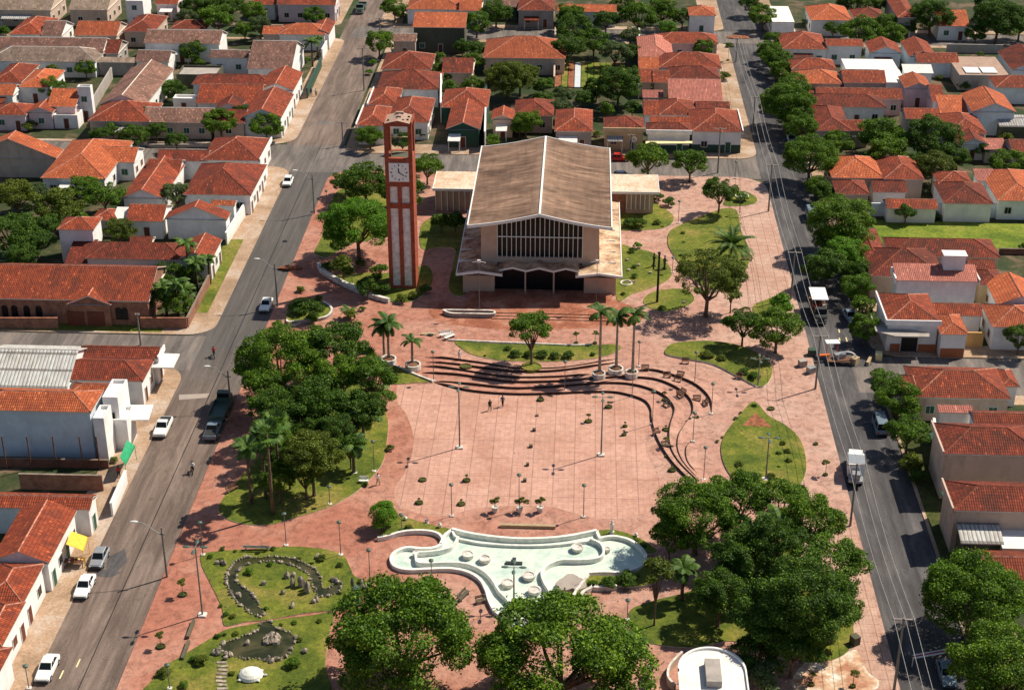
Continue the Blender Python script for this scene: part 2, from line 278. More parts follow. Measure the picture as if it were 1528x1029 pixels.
# ------------------------------------------------------------------ mesh builder
RND = random.Random(7)
def wloc(o):
    v = Vector((0, 0, 0))
    while o: v += o.location; o = o.parent
    return v
class MB:
    def __init__(s): s.v = []; s.f = []; s.mi = []; s.uv = []
    def face(s, pts, m=0, uv=None):
        i = len(s.v); s.v += [tuple(p) for p in pts]; s.f.append(tuple(range(i, i + len(pts)))); s.mi.append(m)
        s.uv += list(uv) if uv else [(0, 0)] * len(pts)
    def slope(s, pts, m=0):             # roof plane; first edge is the eave
        p = [Vector(q) for q in pts]; e = (p[1] - p[0]).normalized(); n = (p[1] - p[0]).cross(p[-1] - p[0]).normalized(); up = n.cross(e)
        s.face(pts, m, [((q - p[0]).dot(e), (q - p[0]).dot(up)) for q in p])
    def box(s, x0, y0, z0, x1, y1, z1, m=0, skip=''):
        a = [(x0, y0, z0), (x1, y0, z0), (x1, y1, z0), (x0, y1, z0), (x0, y0, z1), (x1, y0, z1), (x1, y1, z1), (x0, y1, z1)]
        for k, q in (('b', (3, 2, 1, 0)), ('t', (4, 5, 6, 7)), ('s', (0, 1, 5, 4)), ('e', (1, 2, 6, 5)), ('n', (2, 3, 7, 6)), ('w', (3, 0, 4, 7))):
            if k not in skip:
                P = [a[i] for i in q]
                if k in 'tb': uv = [(p[0], p[1]) for p in P]
                elif k in 'sn': uv = [(p[0], p[2]) for p in P]
                else: uv = [(p[1], p[2]) for p in P]
                s.face(P, m, uv)
    def obox(s, c, size, rz=0, m=0, rx=0, ry=0):
        R = Matrix.Rotation(rz, 3, 'Z') @ Matrix.Rotation(ry, 3, 'Y') @ Matrix.Rotation(rx, 3, 'X'); c = Vector(c); h = [q / 2 for q in size]
        a = [c + R @ Vector((i * h[0], j * h[1], k * h[2])) for k in (-1, 1) for i, j in ((-1, -1), (1, -1), (1, 1), (-1, 1))]
        for q in ((3, 2, 1, 0), (4, 5, 6, 7), (0, 1, 5, 4), (1, 2, 6, 5), (2, 3, 7, 6), (3, 0, 4, 7)): s.face([a[i] for i in q], m)
    def poly(s, pts, z, m=0):
        V = [Vector((p[0], p[1], 0)) for p in pts]
        for tr in tessellate_polygon([V]):
            P = [V[i] for i in tr]
            if (P[1] - P[0]).cross(P[2] - P[0]).z < 0: P = P[::-1]
            s.face([(p.x, p.y, z) for p in P], m, [(p.x, p.y) for p in P])
    def prism(s, pts, z0, z1, mt=0, ms=None, bottom=False):
        ms = mt if ms is None else ms
        ar = sum(pts[i][0] * pts[(i + 1) % len(pts)][1] - pts[(i + 1) % len(pts)][0] * pts[i][1] for i in range(len(pts)))
        if ar < 0: pts = pts[::-1]
        s.poly(pts, z1, mt)
        for i in range(len(pts)):
            a, b = pts[i], pts[(i + 1) % len(pts)]; s.face([(a[0], a[1], z0), (b[0], b[1], z0), (b[0], b[1], z1), (a[0], a[1], z1)], ms)
    def tube(s, path, rad, n=8, m=0, cap=True):
        path = [Vector(p) for p in path]; rad = [rad] * len(path) if isinstance(rad, (int, float)) else rad
        rings = []
        for i, p in enumerate(path):
            d = (path[min(i + 1, len(path) - 1)] - path[max(i - 1, 0)]).normalized()
            a = d.cross(Vector((0, 0, 1)) if abs(d.z) < .9 else Vector((1, 0, 0))).normalized(); b = d.cross(a)
            rings.append([p + (a * math.cos(k * 2 * PI / n) + b * math.sin(k * 2 * PI / n)) * rad[i] for k in range(n)])
        for i in range(len(rings) - 1):
            for k in range(n): s.face([rings[i][k], rings[i + 1][k], rings[i + 1][(k + 1) % n], rings[i][(k + 1) % n]], m)
        if cap: s.face(rings[0], m); s.face(rings[-1][::-1], m)
    def lathe(s, c, prof, n=20, m=0, sx=1, sy=1):
        for (r0, z0), (r1, z1) in zip(prof, prof[1:]):
            for k in range(n):
                a, b = 2 * PI * k / n, 2 * PI * (k + 1) / n
                P = [(c[0] + sx * r * math.cos(t), c[1] + sy * r * math.sin(t), c[2] + z) for r, z, t in ((r0, z0, a), (r0, z0, b), (r1, z1, b), (r1, z1, a))]
                if r1 < 1e-6: P = P[:3]
                elif r0 < 1e-6: P = [P[0], P[2], P[3]]
                s.face(P, m)
    def blob(s, c, r, m=0, seed=0, sub=1, jit=.25):
        bm = bmesh.new(); bmesh.ops.create_icosphere(bm, subdivisions=sub, radius=1); R = random.Random(seed); off = {v: 1 + R.uniform(-jit, jit) for v in bm.verts}
        for f in bm.faces: s.face([(c[0] + v.co.x * r[0] * off[v], c[1] + v.co.y * r[1] * off[v], c[2] + v.co.z * r[2] * off[v]) for v in f.verts], m)
        bm.free()
    def mesh(s, name, mats, org=(0, 0, 0), merge=False, smooth=False):
        me = bpy.data.meshes.new(name); v = np.array(s.v, dtype=float).reshape(-1, 3) - np.array(org)
        me.from_pydata(v.tolist(), [], s.f)
        for k in ([mats] if isinstance(mats, str) else mats): me.materials.append(M[k])
        me.polygons.foreach_set('material_index', s.mi)
        ul = me.uv_layers.new(name='UVMap'); ul.data.foreach_set('uv', np.array(s.uv, dtype=np.float32).ravel())
        if merge:
            bm = bmesh.new(); bm.from_mesh(me); bmesh.ops.remove_doubles(bm, verts=bm.verts, dist=.0005); bm.to_mesh(me); bm.free()
        if smooth: me.polygons.foreach_set('use_smooth', [True] * len(me.polygons))
        me.update(); return me
    def build(s, name, mats, parent=None, merge=False, smooth=False, local=False):
        if parent: org = (0, 0, 0) if local else wloc(parent)
        else:
            a = np.array(s.v); org = (0, 0, 0) if local else ((a[:, 0].min() + a[:, 0].max()) / 2, (a[:, 1].min() + a[:, 1].max()) / 2, a[:, 2].min())
        o = bpy.data.objects.new(name, s.mesh(name, mats, org, merge, smooth)); SC.collection.objects.link(o)
        if parent: o.parent = parent
        else: o.location = org
        return o
def tag(o, label=None, cat=None, group=None, kind=None):
    if label: o['label'] = label
    if cat: o['category'] = cat
    if group: o['group'] = group
    if kind: o['kind'] = kind
    return o
def thing(name, label, cat, loc=(0, 0, 0), rz=0, group=None):
    o = bpy.data.objects.new(name, None); SC.collection.objects.link(o); o.empty_display_size = .5
    o.location = loc; o.rotation_euler = (0, 0, rz); return tag(o, label, cat, group)
def link(me, name, parent, loc=(0, 0, 0), rz=0, sc=(1, 1, 1)):
    o = bpy.data.objects.new(name, me); SC.collection.objects.link(o); o.parent = parent; o.location = loc; o.rotation_euler = (0, 0, rz); o.scale = sc; return o
def copy_tree(o, parent=None):
    c = o.copy(); SC.collection.objects.link(c); c.parent = parent
    for ch in o.children: copy_tree(ch, c)
    return c
def spline(pts, closed=True, n=6):
    out = []; L = len(pts)
    for i in range(L if closed else L - 1):
        p = [Vector(pts[(i + k) % L]) if closed else Vector(pts[min(max(i + k, 0), L - 1)]) for k in (-1, 0, 1, 2)]
        for j in range(n):
            t = j / n; out.append(tuple(.5 * ((2 * p[1]) + (-p[0] + p[2]) * t + (2 * p[0] - 5 * p[1] + 4 * p[2] - p[3]) * t * t + (-p[0] + 3 * p[1] - 3 * p[2] + p[3]) * t ** 3)))
    if not closed: out.append(tuple(pts[-1]))
    return out
def QP(q, pts, z=.12): return [Q(q, u, v, z) for u, v in pts]
# ================================================================== GROUND
Z = .12
def sheet(name, poly, z, mat, kind='structure'):
    b = MB(); b.poly(poly, z); o = b.build(name, mat); o['kind'] = kind; return o
def rect(x0, y0, x1, y1): return [(x0, y0), (x1, y0), (x1, y1), (x0, y1)]
sheet('ground', rect(-1500, -300, 1500, 3500), -.06, 'earth')
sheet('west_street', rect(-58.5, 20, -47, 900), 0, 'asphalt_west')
sheet('east_street', rect(34, 20, 44.9, 900), 0, 'asphalt_east')
sheet('north_street', rect(-160, 283, 33.99, 298), .004, 'asphalt_cross')
sheet('west_cross_street', rect(-200, 202, -56, 213.2), .004, 'asphalt_cross')
sheet('east_cross_street', rect(40, 199.8, 200, 211), .006, 'asphalt_cross')
sheet('far_cross_street', rect(-56, 373, 160, 383), .008, 'asphalt_cross')
def rounded(x0, y0, x1, y1, r):       # r = radii at sw, se, ne, nw
    out = []
    for (cx, cy, rr, a0) in ((x0 + r[0], y0 + r[0], r[0], 180), (x1 - r[1], y0 + r[1], r[1], 270), (x1 - r[2], y1 - r[2], r[2], 0), (x0 + r[3], y1 - r[3], r[3], 90)):
        if rr < .01: out.append((cx, cy)); continue
        for k in range(9): a = math.radians(a0 + k * 11.25); out.append((cx + rr * math.cos(a), cy + rr * math.sin(a)))
    return out
def block(name, poly, top='sidewalk', z=Z):
    b = MB(); b.prism(poly, -.05, z, 0, 1); o = b.build(name, [top, 'kerb']); o['kind'] = 'structure'; return o
block('plaza_pavement', rounded(-47.5, 40, 34.6, 283.8, (0, 0, 6, 5)), 'paving')
block('west_pavement', rounded(-200, 213.4, -55.2, 285.4, (0, 4, 4, 0)))
block('south_west_pavement', rounded(-200, 40, -56.6, 203.3, (0, 0, 4.5, 0)))
block('north_west_pavement', rounded(-260, 297.8, -57, 372.5, (0, 5, 3, 0)))
block('far_west_pavement', rounded(-260, 383.2, -60, 560, (0, 3, 3, 0)))
block('north_pavement', rounded(-46.4, 293.7, 34.3, 372.8, (4, 4, 3, 3)))
block('far_north_pavement', rounded(-50.5, 383.2, 34.3, 560, (3, 3, 3, 3)))
block('east_pavement', rounded(43.7, 211.2, 240, 372.8, (4, 0, 0, 4)))
block('south_east_pavement', rounded(43.1, 40, 240, 199.7, (0, 0, 0, 4)))
block('far_east_pavement', rounded(44.1, 383.2, 240, 600, (3, 0, 0, 3)))
for nm, r in (('west_yards', (-200, 217, -60, 283)), ('south_west_yards', (-200, 40, -61.5, 200)), ('north_west_yards', (-260, 299, -61.5, 371)), ('far_west_yards', (-260, 384.5, -65, 900)),
              ('north_yards', (-42.5, 299, 29.5, 371)), ('far_north_yards', (-45, 386, 29, 900)), ('east_yards', (47.5, 215, 260, 371)), ('south_east_yards', (49, 40, 260, 197)), ('far_east_yards', (48, 386, 260, 900))):
    sheet(nm, rect(*r), Z + .006, 'yard')
sheet('grass_verge', rect(43.5, 40, 48.6, 196), Z + .010, 'verge')
b_ = MB()
for r in ((-60.5, 221, -57.5, 250), (-200, 214, -63, 216.5)): b_.poly(rect(*r), Z + .012)
o = b_.build('kerbside_grass', 'lawn'); tag(o, kind='structure')
sheet('grass_field', [(51, 253.2), (51.5, 263.6), (140, 262), (140, 250.5), (73, 251.5)], Z + .03, 'field')
# lawns of the plaza
def lawn(name, q, pts, mat='lawn', h=.09, closed=True):
    P = spline(QP(q, pts)); b = MB(); b.prism(P, Z - .02, Z + h, 0, 1); o = b.build(name, [mat, 'planter_white']); o['kind'] = 'structure'; return P
lawn('lawn', 'pd', [(320, 125), (440, 100), (700, 85), (930, 70), (1080, 80), (1190, 98), (1270, 130), (1310, 200), (1345, 268), (1440, 305), (1483, 350), (1460, 420), (1400, 450), (1300, 490), (1050, 512), (750, 562), (620, 575), (475, 600), (460, 500), (430, 420), (390, 340), (345, 250), (318, 190)])
lawn('lawn', 'pd', [(480, 628), (650, 592), (800, 562), (1050, 532), (1200, 512), (1185, 620), (1160, 750), (1150, 870), (1160, 1130), (600, 1200), (-80, 1130), (-10, 960), (60, 880), (190, 800), (330, 715)])
lawn('lawn', 'px', [(430, 575), (500, 560), (560, 585), (578, 625), (577, 660), (571, 690), (555, 712), (530, 735), (495, 755), (450, 770), (400, 783), (350, 779), (327, 762), (337, 738), (370, 700), (400, 660), (410, 610)])
lawn('lawn', 'b3', [(690, 120), (745, 160), (800, 178), (850, 205), (930, 240), (1000, 266), (900, 273), (790, 281), (735, 262), (690, 190)])
LE = lawn('lawn', 'te', [(102, 74), (180, 80), (300, 86), (450, 90), (600, 90), (700, 87), (730, 96), (715, 115), (640, 138), (520, 150), (400, 152), (280, 148), (180, 130), (120, 100)])
lawn('lawn', 'te', [(897, 115), (920, 90), (980, 80), (1080, 78), (1180, 95), (1260, 130), (1300, 170), (1303, 205), (1285, 238), (1252, 250), (1180, 215), (1080, 165), (980, 145), (910, 130)], h=.25)
lawn('lawn', 'te', [(1222, 312), (1250, 315), (1290, 360), (1360, 400), (1410, 450), (1432, 520), (1430, 580), (1400, 625), (1290, 640), (1180, 612), (1130, 560), (1110, 490), (1125, 430), (1170, 370)], h=.2)
lawn('lawn', 'ne', [(325, 430), (400, 395), (520, 350), (600, 325), (665, 335), (685, 390), (700, 470), (745, 570), (738, 660), (700, 720), (650, 765), (540, 800), (430, 760), (340, 660), (280, 570), (262, 520), (275, 460)], h=.2)
lawn('lawn', 'ne', [(590, 295), (620, 255), (690, 220), (740, 230), (788, 262), (780, 290), (720, 305), (620, 308)])
lawn('lawn', 'ne', [(-5, 320), (180, 290), (215, 310), (270, 340), (298, 375), (285, 412), (230, 440), (100, 450), (-40, 440)])
lawn('lawn', 'ne', [(-25, 555), (60, 558), (150, 575), (220, 610), (270, 660), (287, 712), (250, 755), (170, 790), (60, 825), (-40, 855)])
lawn('lawn', 'ne', [(118, 870), (150, 828), (220, 803), (330, 797), (400, 820), (415, 870), (340, 912), (230, 932), (150, 905)])
lawn('lawn', 'ne', [(770, 895), (850, 858), (920, 842), (965, 870), (960, 930), (850, 965), (780, 950)])
lawn('lawn', 'px', [(938, 915), (970, 898), (1020, 885), (1100, 860), (1180, 850), (1250, 862), (1268, 900), (1272, 960), (1240, 985), (1180, 986), (1100, 957), (1030, 966), (960, 955)])
lawn('lawn', 'px', [(1075, 822), (1100, 800), (1150, 805), (1200, 840), (1150, 850), (1095, 842)])
lawn('lawn', 'b2', [(430, 200), (480, 130), (600, 105), (740, 120), (745, 300), (745, 400), (690, 400), (640, 420), (560, 430), (430, 505), (405, 515), (340, 490), (360, 440), (390, 370), (400, 280)])
lawn('lawn', 'b2', [(455, 615), (540, 610), (640, 600), (760, 600), (950, 560), (1000, 580), (1012, 640), (980, 700), (900, 760), (770, 766), (690, 748), (600, 705), (520, 660)])
lawn('lawn', 'b2', [(945, 340), (1000, 290), (1100, 265), (1195, 290), (1200, 400), (1190, 520), (1195, 720), (1105, 700), (1125, 560), (1140, 470), (1060, 455), (950, 462)])
HP = lawn('lawn', 'b2', [(180, 880), (195, 790), (240, 752), (330, 752), (400, 780), (435, 830), (400, 862), (300, 875), (220, 900)], h=.35)
lawn('lawn', 'po', [(90, 262), (165, 172), (260, 188), (340, 210), (420, 228), (425, 238), (385, 262), (330, 243), (240, 240), (150, 256)], h=.3)
lawn('lawn', 'po', [(1120, 238), (1190, 232), (1260, 248), (1330, 278), (1400, 330), (1352, 345), (1325, 318), (1270, 282), (1200, 266), (1140, 272)], h=.3)
lawn('lawn', 'po', [(1075, 455), (1150, 450), (1240, 448), (1310, 430), (1350, 400), (1400, 420), (1390, 480), (1300, 500), (1180, 495), (1100, 500), (1050, 545), (1010, 552), (1020, 510)], h=.3)
o = sheet('strip_pavement', [(29.3, 60), (34.25, 60), (34.25, 168), (31.5, 168), (29.2, 150)], Z + .006, 'strip_tile')
sheet('strip_pavement', QP('ne', [(690, 335), (872, 345), (945, 640), (1005, 880), (960, 860), (900, 845), (770, 880), (690, 900), (680, 760), (742, 660), (750, 560), (715, 450)]), Z + .006, 'strip_tile')
sheet('sand', spline(QP('d4', [(290, 870), (430, 855), (560, 800), (600, 850), (640, 930), (700, 980), (640, 1040), (300, 1060), (200, 980)])), Z + .008, 'sand')
sheet('tiled_court', spline(QP('po', [(148, 0), (152, 60), (190, 112), (260, 145), (350, 160), (430, 150), (520, 126), (620, 113), (750, 110), (880, 112), (960, 130), (1050, 155), (1160, 172), (1260, 166), (1350, 137), (1410, 102), (1437, 60)], ) ) if 0 else
      spline(QP('b3', [(810, 282), (806, 330), (818, 390), (862, 450), (895, 540), (903, 610), (885, 710), (840, 800), (795, 870), (798, 930), (830, 985)], Z), False, 5)
      + spline(QP('po', [(190, 112), (260, 145), (350, 160), (430, 150), (520, 126), (620, 113), (750, 110), (880, 112), (960, 130), (1050, 155), (1160, 172), (1260, 166), (1350, 137), (1410, 102), (1437, 60), (1430, 10)]), False, 5)
      + spline(QP('te', [(885, 610), (845, 540), (825, 480), (822, 420), (838, 380), (842, 335), (820, 305), (770, 285), (700, 271), (600, 271), (480, 276), (360, 279), (250, 275), (150, 264), (80, 248), (20, 236)]), False, 5), Z + .005, 'plaza_tile')
PF = [(-17.6, 222.3), (5.6, 222.6), (5.4, 232), (-17.8, 232)]
sheet('church_forecourt', spline(QP('px', [(640, 452), (690, 450), (780, 448), (900, 448), (925, 450), (960, 468), (940, 486), (860, 490), (760, 492), (690, 486), (650, 478)])), Z + .005, 'terra_pave')
# ---- curved terrace steps: each step is a wedge, its front riser .32 m and coloured dark for shade, sloping back to the paving
TL = [[(-15, 136), (60, 141), (110, 148), (220, 163), (300, 178), (370, 183), (480, 181), (560, 172), (640, 158), (720, 140)],
      [(-15, 154), (50, 160), (100, 165), (200, 178), (300, 190), (380, 193), (480, 190), (600, 175), (735, 152)],
      [(-30, 170), (40, 175), (100, 183), (220, 203), (330, 215), (480, 213), (560, 207), (620, 200)],
      [(-30, 194), (40, 199), (120, 205), (230, 222), (330, 232), (480, 230), (600, 222), (680, 216), (740, 213), (850, 220), (920, 243), (970, 275), (998, 310), (1000, 350), (975, 390), (950, 430), (943, 480), (960, 530), (1000, 580), (1035, 610)],
      [(20, 231), (60, 233), (160, 240), (250, 250), (340, 256), (480, 250), (600, 240), (700, 236), (780, 243), (850, 263), (900, 290), (928, 325), (930, 350), (915, 400), (912, 450), (925, 500), (960, 550), (1010, 600), (1020, 620)],
      [(20, 231), (80, 248), (150, 264), (250, 275), (360, 279), (480, 276), (600, 271), (700, 271), (770, 285), (820, 305), (842, 335), (845, 370), (860, 430), (890, 490), (930, 545), (980, 595), (1010, 618)],
      [(795, 183), (860, 188), (930, 207), (1000, 235), (1045, 268), (1070, 305), (1073, 350)],
      [(1000, 462), (980, 475), (975, 510), (990, 550), (1045, 605)]]
st = thing('terrace_steps', 'long curved pink steps with shade-painted risers round the tiled court', 'steps', (*Q('te', 600, 250), 0))
for L in TL:
    P = [Vector((*p, 0)) for p in spline(QP('te', L), False, 6)]; b = MB(); n = len(P); W = 1.5; H1 = .34
    for i in range(n - 1):
        def off(k, w):
            d = (P[min(k + 1, n - 1)] - P[max(k - 1, 0)]).normalized(); return P[k] + Vector((-d.y, d.x, 0)) * w
        def zz(k): return H1 * min(1, k / 5, (n - 1 - k) / 5)
        a, c, e, g = P[i], P[i + 1], off(i + 1, W), off(i, W); z0, z1 = Z + zz(i) + .012, Z + zz(i + 1) + .012
        f_ = [off(i, -.03), off(i + 1, -.03)]
        b.face([(a.x, a.y, z0), (c.x, c.y, z1), (e.x, e.y, Z + .012), (g.x, g.y, Z + .012)], 0)
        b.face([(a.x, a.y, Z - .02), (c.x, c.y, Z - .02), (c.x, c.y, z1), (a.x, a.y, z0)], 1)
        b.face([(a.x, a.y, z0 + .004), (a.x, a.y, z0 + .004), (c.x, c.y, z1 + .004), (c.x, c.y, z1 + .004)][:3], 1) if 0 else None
        h0, h1 = off(i, .09), off(i + 1, .09); b.face([(a.x, a.y, z0 + .004), (c.x, c.y, z1 + .004), (h1.x, h1.y, z1 + .004 - .02), (h0.x, h0.y, z0 + .004 - .02)], 1)  # front lip takes the painted riser shade too
    b.build('step', ['paving', 'step_shade'], st)
# church steps in front
ft = thing('church_steps', 'straight orange steps with shade-painted risers in front of the church', 'steps', (-3, 222.3, 0))
for k, (a, c, y) in enumerate(((-13.2, 3.6, 222.4), (-13.2, 4.4, 221.6), (-13.2, 5., 220.8))):
    b = MB(); b.box(a, y, 0, c, y + .8, Z + .36 - .12 * k, 0, 's'); b.face([(a, y, 0), (c, y, 0), (c, y, Z + .36 - .12 * k), (a, y, Z + .36 - .12 * k)], 1); b.build('step', ['terra_pave', 'step_shade'], ft)  # south risers get the same painted shade colour
b = MB(); b.box(-17.3, 223.2, 0, 5.4, 231.5, Z + .34, 0); tag(b.build('church_platform', 'terra_pave'), kind='structure')
def ribbon(name, q, pts, h, wdt, mats, parent=None, label=None, cat=None, z=Z, closed=False, rnd=True):
    P = [Vector((*p, 0)) for p in spline(QP(q, pts), closed, 6)]; n = len(P); b = MB(); O = []
    for k in range(n):
        a = P[(k + 1) % n] if closed else P[min(k + 1, n - 1)]; c = P[(k - 1) % n] if closed else P[max(k - 1, 0)]
        d = (a - c).normalized(); nn = Vector((-d.y, d.x, 0)) * wdt / 2; O.append((P[k] + nn, P[k] - nn))
    for k in range(n if closed else n - 1):
        (a, c), (e, g) = O[k], O[(k + 1) % n]; zt = z + h
        b.face([(c.x, c.y, zt), (g.x, g.y, zt), (e.x, e.y, zt), (a.x, a.y, zt)], 0)
        b.face([(a.x, a.y, z - .1), (a.x, a.y, zt), (e.x, e.y, zt), (e.x, e.y, z - .1)][::-1], 1); b.face([(c.x, c.y, z - .1), (g.x, g.y, z - .1), (g.x, g.y, zt), (c.x, c.y, zt)], 1)
    if not closed:
        for (a, c) in (O[0], O[-1]): b.face([(a.x, a.y, z - .1), (c.x, c.y, z - .1), (c.x, c.y, z + h), (a.x, a.y, z + h)], 1)
    o = b.build(name, mats, parent)
    if label: tag(o, label, cat)
    return o
ribbon('low_wall', 'b2', [(365, 562), (380, 595), (440, 635), (510, 672), (560, 697), (620, 722), (690, 748), (765, 768)], .75, .6, ['planter_white', 'planter_white'], label='long low white retaining wall slanting below the clock tower', cat='wall')
ribbon('low_wall', 'b2', [(185, 878), (200, 890), (300, 880), (400, 862), (438, 830), (430, 800), (390, 775)], .5, .35, ['planter_white', 'w_grey'], label='curved white kerb wall round the shaded hedge bed by the west street', cat='wall')
ribbon('low_wall', 'ch', [(120, 990), (160, 1003), (260, 1005), (372, 1006), (372, 990), (260, 987), (125, 985)], .7, .3, ['planter_white', 'w_grey'], label='long narrow white planter wall left of the church steps', cat='wall', closed=True)
ribbon('low_wall', 'te', [(75, 72), (120, 74), (300, 82), (450, 88), (560, 92), (620, 88)], .25, .25, ['planter_white', 'planter_white'], label='thin pale kerb wall behind the round tree lawn', cat='wall')
ribbon('low_wall', 'b3', [(690, 130), (750, 165), (800, 178), (850, 200), (930, 235), (1000, 262), (1015, 268)], .3, .3, ['planter_white', 'planter_white'], label='pale curved kerb wall ending at the lamp above the tiled court', cat='wall')
# ================================================================== CLOCK TOWER
TX0, TX1, TY0, TY1, TH_ = -30.25, -25.95, 231.3, 235.5, 28.2
tw = thing('clock_tower', 'tall red brick clock tower with white clock face and open belfry', 'clock tower', ((TX0 + TX1) / 2, 233.4, 0))
b = MB(); c = .62; zc = 22.2
for (x, y) in ((TX0, TY0), (TX1 - c, TY0), (TX0, TY1 - c), (TX1 - c, TY1 - c)): b.box(x, y, 0, x + c, y + c, TH_ - .55)
for y in (TY0, TY1 - c):
    for z0, z1 in ((0, .55), (13.9, 14.75), (17.55, 18.35), (21.5, zc), (27.35, TH_ - .55)): b.box(TX0 + c, y + .01, z0, TX1 - c, y + c - .01, z1)
    b.box(TX0 + 1.83, y + .02, .55, TX0 + 2.47, y + c - .02, 17.55)
for x in (TX0, TX1 - c):
    b.box(x + .01, TY0 + c, 0, x + c - .01, TY1 - c, zc); b.box(x + .01, TY0 + c, 27.35, x + c - .01, TY1 - c, TH_ - .55)
b.build('shaft', 'tower_red', tw)
b = MB()
for y in (TY0 + .25, TY1 - .4):
    for x0, x1 in ((TX0 + c, TX0 + 1.83), (TX0 + 2.47, TX1 - c)): b.box(x0, y, .55, x1, y + .12, 13.9); b.box(x0, y, 14.75, x1, y + .12, 17.55)
b.build('panel', 'tower_panel', tw)
b = MB(); b.box(TX0 + .3, TY0 + .3, 21.9, TX1 - .3, TY1 - .3, 22.15); b.build('belfry_floor', 'w_dark', tw)
b = MB(); xm = (TX0 + TX1) / 2; zr = TH_ - .55
for s_ in (-1, 1):
    xe = xm + s_ * 2.2
    b.face([(xm, TY0 - .05, TH_ + .1), (xe, TY0 - .05, zr + .12), (xe, TY1 + .05, zr + .12), (xm, TY1 + .05, TH_ + .1)][::(1 if s_ > 0 else -1)], 0)
    b.face([(xm, TY0 - .05, zr - .03), (xm, TY0 - .05, TH_ + .1), (xe, TY0 - .05, zr + .12), (xe, TY0 - .05, zr - .03)], 1); b.face([(xm, TY1 + .05, zr - .03), (xm, TY1 + .05, TH_ + .1), (xe, TY1 + .05, zr + .12), (xe, TY1 + .05, zr - .03)], 1)
    b.box(min(xe, xe - s_ * .18), TY0, zr + .1, max(xe, xe - s_ * .18), TY1, zr + .38, 1); b.face([(xe, TY0 - .05, zr - .03), (xe, TY1 + .05, zr - .03), (xe, TY1 + .05, zr + .12), (xe, TY0 - .05, zr + .12)], 1)
b.box(xm - .6, TY1 - .8, TH_, xm + .6, TY1 - .3, TH_ + .3, 0); b.box(xm - .35, TY0 + 1.6, TH_ - .05, xm + .35, TY0 + 2.1, TH_ + .14, 2)
for px_, py_ in ((-1.5, .9), (1.5, 2.6), (1.45, 1.2), (.8, .8)): b.box(xm + px_ - .15, TY0 + py_, TH_ - .3, xm + px_ + .15, TY0 + py_ + .3, TH_ + .06 - abs(px_) * .1, 2)
b.build('cap', ['flatroof', 'tower_red', 'black'], tw)
b = MB(); b.tube([(TX0 + .95, TY0 + .9, 22.1), (TX0 + .9, TY0 + .9, 27.4)], .05, 6); b.tube([(TX0 + .7, TY0 + 1.0, 22.9), (TX1 - .7, TY0 + 1.0, 22.9)], .05, 6); b.tube([(TX0 + .7, TY0 + 2, 25.), (TX1 - .7, TY0 + 2, 25.)], .08, 6); b.build('bell_frame', 'awning_pale', tw)
b = MB(); b.lathe((xm - .3, TY0 + 2, 24.1), [(.45, 0), (.4, .15), (.3, .5), (.2, .75), (.0, .85)], 14); b.build('bell', 'bronze', tw)
ck = MB(); kz0, kz1 = 18.4, 21.45; kx0, kx1 = xm - 1.55, xm + 1.55; ck.box(kx0, TY0 - .08, kz0, kx1, TY0 + .55, kz1); ck = ck.build('clock_face', 'clock_white', tw)
cz = (kz0 + kz1) / 2; b = MB()
for k in range(12):
    a = math.radians(30 * k); L, W_ = (.30, .17) if k % 3 == 0 else (.24, .10)
    if k == 4 or k == 8: W_ = .15
    b.obox((xm + math.sin(a) * 1.2, TY0 - .10, cz + math.cos(a) * 1.2), (W_, .03, L), 0, 0, 0, a)
b.build('hour_marks', 'black', ck)
b = MB()
for a, L, W_ in ((math.radians(-6), .72, .15), (math.radians(124), .98, .11)): b.obox((xm + math.sin(a) * L * .45, TY0 - .13, cz + math.cos(a) * L * .45), (W_, .03, L), 0, 0, 0, a)
b.obox((xm, TY0 - .13, cz), (.2, .04, .2)); b.build('clock_hands', 'black', ck)
# ================================================================== CHURCH
XM = -6.2
chu = thing('church', 'large modern church with broad gabled brown roof and glazed front', 'church', (XM, 247, 0))
b = MB(); NY0, NY1 = 229.7, 265.4
K = 12; zs = lambda t: 12.0 + 2.05 * (1 - t) ** 1.15 - .12 * math.sin(PI * t)
for s_ in (-1, 1):
    for k in range(K):
        t0, t1 = k / K, (k + 1) / K; xa, xb = XM + s_ * 11.15 * t0, XM + s_ * 11.15 * t1; za, zb = zs(t0), zs(t1)
        q = [(xa, NY0, za), (xb, NY0, zb), (xb, NY1, zb), (xa, NY1, za)]; b.face(q if s_ > 0 else q[::-1], 0)
        for y in (NY0, NY1): b.face([(xa, y, za - .35), (xb, y, zb - .35), (xb, y, zb), (xa, y, za)], 1)
        b.face([(xa, NY0, za - .35), (xb, NY0, zb - .35), (xb, NY1, zb - .35), (xa, NY1, za - .35)], 1)
b.build('nave_roof', ['church_roof', 'fascia'], chu)
b = MB()
for s_ in (-1, 1):
    xe = XM + s_ * 11.15; b.box(min(xe, xe + s_ * .2), NY0 - .15, 11.6, max(xe, xe + s_ * .2), NY1 + .15, 12.12)
    for k in range(K):
        t0, t1 = k / K, (k + 1) / K; xa, xb = XM + s_ * 11.15 * t0, XM + s_ * 11.15 * t1
        for y0_, y1_ in ((NY0 - .18, NY0 - .02), (NY1 + .02, NY1 + .18)):
            P0 = [(xa, y0_, zs(t0) - .42), (xb, y0_, zs(t1) - .42), (xb, y0_, zs(t1) + .07), (xa, y0_, zs(t0) + .07)]; P1 = [(x, y1_, z) for x, _, z in P0]
            b.face(P0); b.face(P1[::-1]); b.face([P0[3], P0[2], P1[2], P1[3]]); b.face([P0[0], P1[0], P1[1], P0[1]])
b.box(XM - .16, NY0, 14.0, XM + .16, NY1, 14.16)
b.build('roof_trim', 'white_paint', chu)
b = MB(); wx0, wx1, wy = XM - 9.35, XM + 9.35, 232.4
gx0, gx1 = XM - 6.75, XM + 6.75
